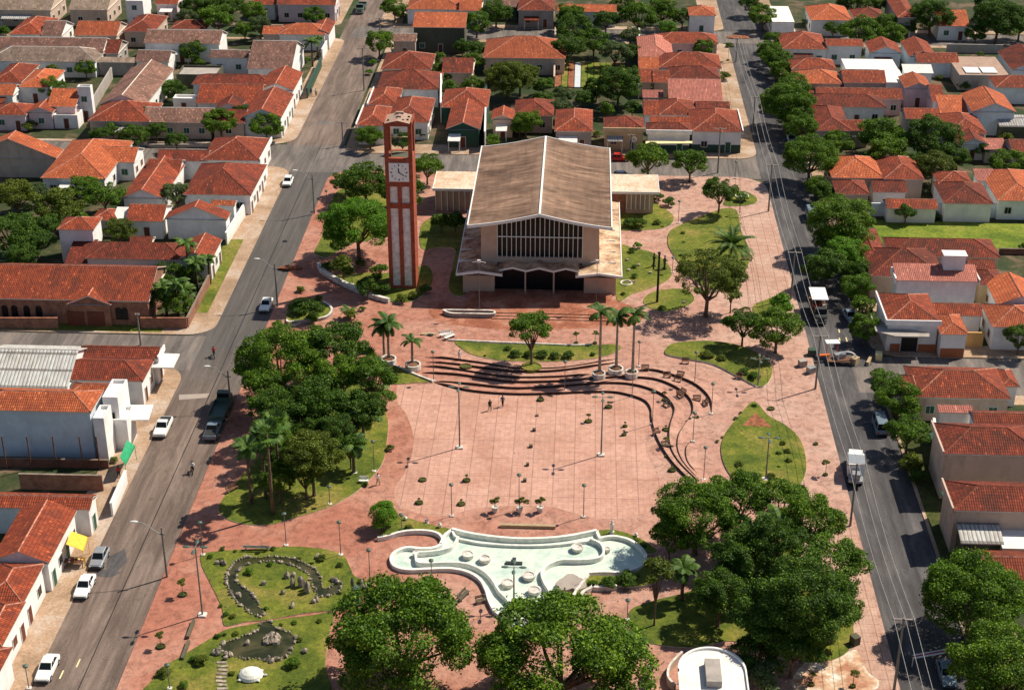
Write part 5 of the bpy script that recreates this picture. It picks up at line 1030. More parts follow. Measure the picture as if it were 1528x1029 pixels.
def crown(seed, n, leaf, flat_, lobes, lr=(.24, .40), spread=.72, low=-.62):
    rg = np.random.default_rng(seed); cs = []
    while len(cs) < lobes:
        d = nrm(rg.normal(size=(1, 3)))[0]
        if d[2] < low: continue
        k = rg.uniform(.35, 1) ** .5 * spread; cs.append(d * k)
    cs = np.array(cs); r = rg.uniform(*lr, size=lobes); w_ = r ** 2; idx = rg.choice(lobes, n, p=w_ / w_.sum())
    d = nrm(rg.normal(size=(n, 3)) + np.array([0, 0, .4]) + .8 * nrm(cs[idx])); rad = r[idx] * rg.uniform(.45, 1.0, n) ** .5 * np.where(rg.random(n) < .12, 1.35, 1.05)
    C = cs[idx] + d * rad[:, None] * np.array([1, 1, .8]); C[:, 2] *= flat_
    Nn = nrm(d * .7 + rg.normal(size=(n, 3)) * .7 + np.array([0, 0, .3])); L = leaf * rg.uniform(.6, 1.35, n)
    me = leafmesh('crown', C, Nn, L, L * rg.uniform(.45, .7, n), 'leaf_mid', rg)
    return me, cs * np.array([1, 1, flat_])
def trunk(seed, cs, hs=1.0):        # unit trunk: z 0..1 = ground to crown centre; limbs reach lobe centres
    R = random.Random(seed); b = MB(); f = Vector((R.uniform(-.04, .04), R.uniform(-.04, .04), .42)); b.tube([(0, 0, 0), (0, 0, .1), f], [.085, .062, .052], 7)
    for c in cs[:9]:
        e = Vector((c[0] * .85, c[1] * .85, 1.0 + c[2] * .55)); m_ = f.lerp(e, .5) + Vector((c[0] * .12, c[1] * .12, R.uniform(-.05, .08))); b.tube([f, m_, e], [.04, .026, .01], 5, cap=False)
    return b.mesh('trunk', 'bark', merge=False, smooth=True)
TB = []; TM = []; TS = []; TP = []
for k in range(4): m_, cs = crown(11 + k, 44000, .021, .80, 120, (.10, .25), .86); TB.append((m_, trunk(k, cs)))
for k in range(4): m_, cs = crown(31 + k, 15000, .032, .84, 60, (.13, .29), .82); TM.append((m_, trunk(k + 9, cs)))
for k in range(3): m_, cs = crown(51 + k, 2600, .075, .9, 12, (.3, .48), .62, -.6); TS.append((m_, trunk(k + 19, cs)))
for k in range(2): m_, cs = crown(71 + k, 15000, .024, .84, 60, (.12, .22), .88, -.35); TP.append((m_, trunk(k + 29, cs)))
TD = []
for k in range(2): m_, cs = crown(91 + k, 14000, .034, .95, 40, (.22, .40), .66, -1.); TD.append((m_, trunk(k + 39, cs)))
TRN = random.Random(77)
KIND = {'t': ('leaf_mid', 'tree', ''), 'd': ('leaf_dark', 'tree', ''), 'l': ('leaf_lime', 'tree', ''), 'o': ('leaf_olive', 'tree', ''), 'p': ('leaf_pale', 'tree', '')}
def tree(q, u, v, r_, k, lab, hc=None, base=None, sparse=False, name=None, cat=None, grp=None):
    mat = KIND[k][0]
    if 'street tree' in lab: r_ *= 1.17
    if 'left wood' in lab: r_ *= 1.1
    R = 3.
    for _ in range(4):
        H_ = hc if hc else R * .9 + .7 if R > 1.6 else R * .7
        x, y = Q(q, u, v, H_ + Z); R = r_ / FR[q][2] / scale_at(x, y, H_)
    if base:
        x, y = Q(q, *base); e_ = hgt(q, base[0], base[1], v); H_ = e_ if e_ > R * .8 else H_
    small = R <= 1.5; grp_ = grp or ('garden shrubs' if small else 'trees round the square and its streets')
    nm = name or ('shrub' if small else 'tree')
    t = thing(nm, lab, cat or ('shrub' if small else 'tree'), (x, y, Z), 0, grp_)
    pool_ = TP if sparse else TB if R > 4.6 else TM if R > 2. else TS; pool_ = TD if ('dense' in lab and R < 4) or 'ball' in lab else pool_; me, tr = TRN.choice(pool_)
    vz = R * TRN.uniform(.88, 1.05) * (.72 if small else 1)
    c = link(me, 'crown', t, (0, 0, H_), TRN.uniform(0, 6.28), (R * 1.14, R * TRN.uniform(1.05, 1.2), vz * 1.05)); c.material_slots[0].link = 'OBJECT'; c.material_slots[0].material = M[mat]
    link(tr, 'trunk', t, (0, 0, -.05), TRN.uniform(0, 6.28), (R, R, H_)); return t
T = tree
# --- west blocks
for a in (('a1', 15, 175, 38, 'd', 'dark tree at the far left edge beside the red pyramid roof'), ('a1', 140, 60, 60, 'd', 'dark palm-like tree between the beige blocks, top left'), ('a1', 1060, 95, 55, 'p', 'pale tree right of the low wide red pyramid'), ('a1', 1100, 25, 80, 'd', 'dark tree at the top edge behind the pale one'), ('a1', 1235, 105, 95, 't', 'biggest round tree of the dense upper left wood'), ('a1', 1190, 20, 75, 'd', 'dark tree at the top edge above the biggest round one'), ('a1', 1310, 35, 80, 'd', 'dark tree at the top edge left of the pale blue house'), ('a1', 1440, 70, 75, 't', 'bright tree below the pale blue house'), ('a1', 1390, 170, 60, 't', 'tree behind the wide brown warehouse, left'), ('a1', 1480, 150, 70, 'p', 'pale tree behind the wide brown warehouse, right'),
          ('a1', 822, 655, 72, 't', 'upper tree before the long beige house'), ('a1', 885, 735, 62, 'd', 'dark tree right under the upper one before the long beige house'), ('a1', 752, 785, 92, 'd', 'wide bluish dark tree before the long beige house'), ('a1', 1252, 690, 98, 't', 'round tree before the right end of the long beige house'), ('a1', 1048, 775, 20, 't', 'small bush alone on the shaded lawn of the beige house'), ('a1', 1085, 285, 72, 'd', 'tree in front of the white-front workshop'), ('a1', 1130, 350, 35, 't', 'low bush under the workshop tree'), ('a1', 985, 510, 65, 'd', 'dark palm-like tree right of the long brown gable'), ('a1', 300, 410, 48, 'o', 'olive bush above the small orange hip'), ('a1', 290, 490, 72, 't', 'bushy tree right of the small orange hip'), ('a1', 485, 385, 55, 't', 'garden tree before the grey beige shed'), ('a1', 445, 402, 24, 't', 'clipped round bush before the grey beige shed'), ('a1', 172, 715, 42, 'o', 'bush before the pink house porch'), ('a1', 1375, 640, 60, 'd', 'tree behind the corner row house'),
          ('a1', 560, 760, 60, 'd', 'dark hedge mass left of the bluish dark tree'), ('a1', 1000, 790, 60, 'd', 'dark hedge mass right of the bluish dark tree'), ('b1', 65, 715, 85, 't', 'round tree at the foot of the white row houses'), ('b1', 215, 325, 50, 'p', 'bluish banana-like tree behind the wide warehouse'), ('b1', 40, 140, 45, 't', 'pale tree left of the far orange gable'), ('b1', 340, 85, 60, 't', 'low tree before the pinkish house with green shutters'), ('b1', 285, 340, 25, 't', 'small bush under the banana-like trees'),
          ('a2', 88, 160, 115, 'o', 'large olive tree at the left edge below the pale blue block'), ('a2', 195, 140, 70, 'p', 'pale tree between the two large olive trees'), ('a2', 60, 370, 140, 'd', 'big dark tree at the left edge above the stone hall'), ('a2', 320, 220, 135, 'o', 'large round olive tree above the stone hall, centre'), ('a2', 590, 155, 112, 't', 'bright round tree in front of the large orange hip'), ('a2', 470, 110, 90, 't', 'bright tree left of the bright round tree'), ('a2', 1005, 152, 88, 'p', 'round pale shrub tree by the white hip wall'), ('a2', 680, 358, 85, 'o', 'reddish green tree beside the tall white hipped house'), ('a2', 205, 420, 100, 'd', 'dark tree mass right of the big dark tree'), ('a2', 870, 362, 30, 't', 'tiny bush beside the broad white gable'), ('a2', 120, 500, 90, 'd', 'dark low tree just above the hall ridge'),
          ('a2', 950, 600, 95, 'd', 'dark tree in the walled palm garden, upper'), ('a2', 860, 740, 95, 'd', 'dark tree in the walled palm garden, lower left'), ('a2', 1010, 760, 90, 't', 'palm-green bush in the walled garden corner'), ('a2', 1110, 600, 60, 't', 'bush behind the brick garden wall'), ('a2', 305, 800, 55, 'd', 'dark shrub left of the brick porch'), ('a2', 785, 715, 22, 'd', 'narrow dark cypress before the stone hall'),
          ('a3', 650, 705, 24, 'o', 'small yellow flowering bush under the green awning')): T(*a)
# --- north block
for a in (('b1', 795, 45, 62, 't', 'street tree at the far corner behind the north block'), ('b1', 706, 240, 72, 't', 'round street tree on the west edge of the north block'), ('b1', 668, 352, 24, 'l', 'small lime bush on the pavement, upper of two'), ('b1', 650, 408, 22, 'l', 'small lime bush on the pavement, lower of two'), ('b1', 1065, 68, 40, 't', 'tree top behind the orange roof of the tall dark building'), ('b1', 1262, 130, 78, 't', 'ivy green tree right of the tall dark building'), ('b1', 1372, 60, 90, 'd', 'dark tree before the green and grey sheds'), ('b1', 1250, 280, 60, 'd', 'dark bush right of the dark building'), ('b1', 1252, 345, 62, 't', 'tree left of the bright orange hip'), ('b1', 1040, 332, 46, 't', 'round tree among the rambling red roofs, upper'), ('b1', 1028, 395, 58, 'o', 'olive tree among the rambling red roofs, middle'), ('b1', 1075, 440, 45, 't', 'tree among the rambling red roofs, lower'), ('b1', 1020, 505, 58, 'd', 'dark bush behind the corner house court'), ('b1', 1105, 500, 50, 't', 'bush right of the corner house court'), ('b1', 1240, 485, 65, 't', 'bush behind the dark porch house'), ('b1', 1440, 450, 125, 'o', 'wide olive tree behind the small beige gabled front'), ('b1', 1350, 800, 45, 't', 'shrub before the small beige gabled front'), ('b1', 1505, 720, 55, 't', 'tree right of the small beige gabled front'),
          ('b1', 655, 768, 75, 't', 'tree on the pavement just left of the clock tower top'), ('b1', 955, 755, 42, 'o', 'thin tree right of the clock tower belfry', None, None, True), ('b1', 840, 800, 60, 'd', 'dark tree seen through the belfry'), ('b1', 830, 90, 30, 'o', 'small round tree on the corner bed behind the north block'),
          ('c1', 340, 92, 82, 't', 'tree before the grey walled house with red hip'), ('c1', 375, 165, 105, 'd', 'big tree above the vegetable plot, left'), ('c1', 330, 275, 100, 'd', 'bluish dark tree above the vegetable plot, lower left'), ('c1', 480, 235, 95, 't', 'big tree above the vegetable plot, centre'), ('c1', 600, 300, 90, 'p', 'pale feathery tree above the vegetable plot, right'), ('c1', 550, 110, 72, 'd', 'dark tree before the long orange roof'), ('c1', 735, 95, 105, 't', 'large bright tree at the top, centre right'), ('c1', 640, 30, 70, 'd', 'dark tree at the top edge left of the large bright one'), ('c1', 870, 60, 90, 't', 'bright tree at the top edge right of the large bright one'), ('c1', 985, 95, 62, 'd', 'tree left of the white house with green shutters'), ('c1', 900, 160, 55, 'l', 'low lime bush before the top trees'), ('c1', 690, 200, 55, 'p', 'pale bush left of the long red hip'),
          ('c1', 60, 440, 105, 'o', 'large olive tree left of the vegetable plot'), ('c1', 190, 480, 60, 't', 'bush at the lower left corner of the vegetable plot'), ('c1', 195, 570, 65, 'd', 'round dark bush behind the church ridge'), ('c1', 310, 530, 65, 'p', 'pale banana-like shrub below the vegetable plot'), ('c1', 290, 610, 70, 'p', 'pale sprawling shrub behind the steep red hip'), ('c1', 620, 480, 125, 'd', 'big dark garden tree before the vegetable plot'), ('c1', 495, 500, 75, 'd', 'smaller dark tree left of the big dark garden tree'), ('c1', 95, 690, 85, 't', 'tree behind the left edge of the church roof'), ('c1', 330, 755, 62, 'o', 'tree just behind the church ridge end'), ('c1', 1105, 275, 62, 't', 'palm-like tree in the court of the long red hip'), ('c1', 1220, 430, 38, 'o', 'small tree on the east street pavement by the dark hip'), ('c1', 940, 628, 26, 'p', 'small pale bush on the roofs behind the white shop'), ('c1', 1243, 260, 14, 'l', 'tiny sapling on the east street pavement'),
          ('c1', 790, 905, 112, 't', 'big tree behind the church wing, left of the pair'), ('c1', 1030, 930, 100, 't', 'tree behind the church wing, right of the pair'), ('c1', 500, 760, 25, 'o', 'bush beside the yellow house')): T(*a)
for a in (('c1', 700, 300, 60, 'd', 'dark bush column beside the long pale party wall, upper'), ('c1', 705, 420, 52, 'd', 'dark bush column beside the long pale party wall, lower'), ('c1', 430, 560, 60, 'd', 'dark bush under the smaller dark garden tree'), ('c1', 700, 610, 50, 'd', 'dark bush behind the yellow house'), ('c1', 560, 620, 45, 't', 'green bush behind the yellow house, left'), ('d1', 860, 150, 50, 'd', 'dark bush left of the umbrella shaped tree'), ('d1', 660, 905, 70, 'd', 'dark undergrowth left of the bright low tree'), ('d1', 880, 920, 75, 'd', 'dark undergrowth between the bright low tree and the feathery one'), ('d1', 1150, 890, 75, 'd', 'dark undergrowth below the flat pink annex'), ('d1', 1250, 190, 60, 'd', 'dark bush under the large dark top right tree'), ('b1', 560, 30, 1, 'd', ''), ('a1', 640, 740, 50, 'd', 'dark bush before the long beige house, left'), ('b1', 740, 760, 45, 'd', 'dark bush behind the belfry corner'), ('a2', 250, 330, 90, 'd', 'dark tree below the large round olive tree'), ('a2', 440, 290, 60, 't', 'bush left of the white hipped house'), ('b1', 1180, 260, 50, 'd', 'dark bush at the foot of the tall dark building')):
    if a[5]: T(*a)
# --- east blocks
for a in (('c1', 1370, 20, 65, 'd', 'dark tree at the top of the east street'), ('d1', 42, 90, 70, 't', 'street tree at the head of the east street'), ('d1', 100, 228, 50, 't', 'street tree in the east row, second'), ('d1', 105, 315, 68, 't', 'street tree in the east row, third'), ('d1', 155, 400, 58, 't', 'street tree in the east row, fourth'), ('d1', 215, 480, 75, 't', 'street tree in the east row, fifth'), ('d1', 180, 590, 125, 't', 'large round street tree in the east row, sixth'), ('d1', 258, 720, 85, 't', 'street tree in the east row, seventh'), ('d1', 312, 895, 130, 't', 'large round street tree at the east corner, trunk showing'), ('d1', 470, 810, 85, 't', 'round tree right of the large corner tree'),
          ('d1', 590, 170, 108, 't', 'round tree behind the white front gable'), ('d1', 740, 125, 62, 't', 'tree left of the grey walled house'), ('d1', 775, 195, 75, 't', 'low tree behind the white sheet roofs'), ('d1', 1000, 85, 118, 'd', 'umbrella shaped dark tree before the white cottage'), ('d1', 725, 760, 128, 't', 'bright domed tree behind the orange complex, left'), ('d1', 765, 870, 118, 't', 'bright low tree under the bright domed tree'), ('d1', 1000, 785, 155, 'd', 'very large dark round garden tree'), ('d1', 1015, 945, 110, 'o', 'feathery olive tree under the very large dark round tree'), ('d1', 1290, 850, 48, 'd', 'bush before the flat pink annex'), ('d1', 1380, 110, 135, 'd', 'large dark tree at the top right'), ('d1', 1505, 130, 100, 'd', 'large dark tree in the top right corner'), ('d1', 1330, 20, 100, 'd', 'dark tree at the top edge, right'), ('d1', 1185, 480, 42, 'd', 'bush by the small garden, right'), ('d1', 1100, 400, 40, 't', 'small garden tree under the low red roof'), ('d1', 1440, 920, 95, 't', 'tree at the right edge above the bright orange roof'), ('d1', 1425, 780, 40, 'o', 'shrub below the striped shed'), ('d1', 560, 20, 85, 'd', 'dark tree at the top edge above the orange double hip'), ('d1', 690, 10, 70, 'd', 'dark tree at the top edge above the dark red low hips'), ('d1', 1045, 440, 22, 'o', 'tiny round bush in the small walled garden'), ('d1', 775, 625, 28, 'd', 'round bush in the court of the white house'), ('d1', 280, 130, 30, 'd', 'bush beside the white flat roofed building'), ('d1', 440, 160, 50, 'd', 'low bush under the orange double hip'), ('d1', 1270, 308, 25, 'd', 'clipped round bush by the grey yard wall'),
          ('d2', 350, 95, 55, 't', 'small street tree above the biggest street tree'), ('d2', 480, 310, 170, 't', 'biggest street tree of the east street, beside the green field'), ('d2', 510, 500, 110, 'l', 'bright street tree below the biggest one'), ('d2', 400, 560, 105, 'd', 'dark low street tree over the parked blue van'), ('d2', 570, 670, 78, 't', 'street tree beside the green netting'), ('d2', 608, 790, 62, 't', 'small street tree above the parked pale car'), ('d2', 620, 905, 78, 't', 'street tree in front of the grey canopy'), ('d2', 1500, 960, 95, 'd', 'dark tree at the right edge by the orange gables'), ('d2', 1530, 450, 40, 'd', 'dark bush at the right edge of the green field'), ('d2', 855, 250, 55, 'd', 'dark creeper bush on the field wall'), ('d2', 1010, 265, 40, 'd', 'second creeper bush on the field wall'),
          ('d3', 745, 285, 85, 't', 'street tree at the east cross street corner'), ('d3', 815, 355, 100, 't', 'street tree just below the corner one'), ('d3', 940, 405, 60, 't', 'feathery bush beside the rough red hip'), ('d3', 868, 550, 102, 't', 'round street tree over the parked dark van'), ('d3', 880, 725, 58, 'o', 'small bush on the grass verge below the round street tree'), ('d3', 930, 800, 55, 'd', 'dark bush on the shaded verge'),
          ('d4', 1235, 500, 270, 't', 'huge round tree at the lower right edge, upper of two'), ('d4', 1430, 900, 290, 't', 'huge round tree at the lower right corner, lower of two')): T(*a)
# --- square
T('px', 530, 335, 51, 'l', 'bright lime green tree left of the clock tower', None, (536, 386)); T('px', 545, 268, 37, 'd', 'dark tree behind the clock tower, left side'); T('px', 637, 250, 24, 't', 'tree behind the clock tower, right side'); T('px', 600, 285, 30, 'd', 'dark tree directly behind the clock tower'); T('px', 515, 270, 20, 't', 'smaller tree at the left of the dark tree')
for a in (('b2', 510, 560, 68, 'o', 'small dark tree on the lawn inside the white low wall', None, (510, 660)), ('b2', 415, 560, 36, 'd', 'dark shrub at the upper end of the white low wall'), ('b2', 600, 545, 34, 'd', 'dark shrub behind the small dark tree'), ('b2', 710, 585, 55, 't', 'palm-like shrub left of the tower foot'), ('b2', 640, 680, 62, 'd', 'dark shrub mass left of the tower foot'), ('b2', 730, 690, 55, 'd', 'dark shrub mass before the tower foot'), ('b2', 840, 742, 38, 'o', 'yellowish flower bush before the tower'), ('b2', 900, 722, 32, 'o', 'low flower bush right of the tower foot'), ('b2', 970, 690, 38, 'd', 'dark shrub right of the tower foot'),
          ('b2', 365, 742, 25, 'o', 'tiny palm-like sapling above the hedge bed'), ('b2', 262, 690, 26, 'o', 'flat low sapling on the pink paving by the west street'), ('b2', 250, 800, 58, 'd', 'left half of the hedge in the walled bed'), ('b2', 330, 810, 60, 'd', 'right half of the hedge in the walled bed'), ('b2', 335, 850, 40, 'l', 'bright shrub at the front of the hedge bed'), ('b2', 135, 890, 36, 't', 'small spreading bush left of the hedge bed'), ('b2', 612, 800, 20, 'd', 'small dark bush in the tower shadow'), ('b2', 540, 825, 32, 'o', 'small palm-like bush above the left wood', 2.2)): T(*a)
# left wood
for a in (('px', 418, 540, 56, 't', 'big domed tree at the upper left of the left wood', 6.5), ('px', 508, 515, 44, 'd', 'dark tree at the top of the left wood', 7.5), ('px', 470, 505, 22, 't', 'bushy top tree of the left wood, upper left', 6), ('px', 553, 560, 32, 't', 'tree with loose crown at the right edge of the left wood', 7), ('px', 478, 590, 38, 'd', 'dark tree in the middle of the left wood', 6), ('px', 545, 612, 32, 'd', 'lower dark tree at the right edge of the left wood', 5, (543, 655)), ('px', 405, 605, 30, 'd', 'tree at the left middle of the left wood', 6), ('px', 448, 625, 32, 'd', 'dark filling tree of the left wood, centre', 5), ('px', 478, 678, 38, 'o', 'olive tree at the front of the left wood', 5, (469, 740)), ('px', 522, 665, 20, 'd', 'small tree behind the olive tree of the left wood', 3.5), ('px', 430, 690, 30, 'd', 'dark tree left of the olive tree', 4), ('px', 392, 570, 30, 't', 'tree over the parked truck at the left wood edge', 6), ('px', 500, 560, 36, 't', 'tree between the dome and loose crowned trees', 6.5), ('px', 405, 650, 30, 't', 'tree at the left rim of the left wood above the palms', 5), ('px', 455, 705, 26, 'd', 'dark tree at the lower middle of the left wood', 4), ('px', 415, 715, 24, 't', 'low tree among the fan palms of the left wood', 3.5), ('px', 500, 640, 26, 'd', 'dark tree at the right middle of the left wood', 4.5), ('px', 575, 592, 14, 't', 'bush on the lawn wedge by the left wood', 2)): T(*a)
# big wood right
for k, a in enumerate((('px', 1040, 768, 62, 't', 'tree at the upper left of the big lower right wood', 5.5), ('px', 1100, 742, 46, 't', 'tree at the top of the big lower right wood', 6), ('px', 1165, 745, 42, 't', 'tree at the upper right of the big wood, beside the teardrop lawn', 6), ('px', 1215, 770, 42, 't', 'tree at the right top of the big wood', 7), ('px', 1240, 838, 50, 't', 'bushy tree bulging over the east pavement', 7), ('px', 1205, 895, 70, 'd', 'large dark tree in the right of the big wood', 8), ('px', 1110, 835, 48, 'd', 'dark tree in the centre of the big wood', 5), ('px', 1140, 920, 52, 'd', 'dark tree at the lower centre of the big wood', 6), ('px', 1185, 958, 48, 'd', 'dark tree at the bottom of the big wood', 4.6), ('px', 1075, 885, 40, 'd', 'dark tree at the lower left of the big wood over the lawn', 4.5), ('px', 1130, 975, 34, 'd', 'low dark tree behind the rounded kiosk', 3.2), ('px', 1160, 800, 40, 'd', 'dark tree behind the wood palms', 7), ('px', 1000, 800, 30, 't', 'small tree at the left edge of the big wood', 4), ('px', 1245, 905, 40, 't', 'tree at the lower right rim of the big wood', 5))): T(*a)
for a in (('px', 601, 952, 104, 't', 'huge round tree in the lower middle, left of two', 6.5), ('px', 838, 985, 112, 't', 'huge round tree in the lower middle, right of two', 6.5), ('px', 748, 985, 34, 't', 'bushy tree at the left foot of the right huge round tree', 4), ('px', 905, 970, 52, 't', 'dark round tree at the right foot of the huge round tree', 5), ('px', 977, 852, 24, 'o', 'slim tree on the lawn right of the pool', 6.5, (976, 933)), ('px', 570, 768, 24, 'l', 'clipped dense round bush tree left of the pool', 2.1), ('px', 585, 872, 14, 'o', 'loose bushy top behind the left huge round tree', 4), ('px', 1145, 1010, 28, 'p', 'pale grey green shrub right of the kiosk', 2.5), ('px', 910, 868, 12, 'd', 'dark bush by the lower right pool wall', .8), ('px', 938, 862, 16, 'd', 'dark bush below the right pool basin', .9)): T(*a)
T('px', 793, 490, 33, 't', 'tree standing before the church steps in a round bed', None, (793, 546))
for a in (('d1', 75, 275, 60, 't', 'street tree filling between the second and third of the east row'), ('d1', 135, 350, 62, 'd', 'street tree filling between the third and fourth of the east row'), ('d1', 200, 520, 85, 't', 'street tree just above the large sixth one'), ('d1', 225, 655, 80, 'd', 'street tree between the sixth and seventh'), ('d2', 380, 130, 60, 'd', 'dark street tree above the biggest street tree'), ('d2', 420, 420, 90, 'd', 'dark tree at the foot of the biggest street tree'), ('d2', 590, 590, 75, 'd', 'dark tree between the bright street tree and the netting tree'), ('d3', 700, 215, 50, 't', 'small tree above the cross street corner tree')): T(*a)
T('px', 1050, 415, 53, 'o', 'big brownish olive tree on the pink paving right of the church', 7.0, (1053, 472), True); T('px', 1046, 408, 44, 'o', 'inner olive tree crown mass right of the church', 7.2, (1056, 470)) if 0 else None
T('px', 1074, 284, 25, 'd', 'small dark tree by the round lawn, north east of the church', None, (1072, 320)); T('px', 1110, 482, 27, 'd', 'tree right of the big brownish olive tree', None, (1107, 516)); T('px', 1160, 490, 37, 't', 'round tree beside the east pavement, lower of the pair'); T('px', 1168, 452, 18, 'l', 'yellow green shrub above the round tree of the east pavement', 2); T('px', 1092, 432, 18, 'o', 'yellowish drooping tree at the right of the brownish olive tree', 4)
T('px', 1026, 250, 24, 't', 'slim tree north east of the church wing', None, (1029, 287)) if 0 else None
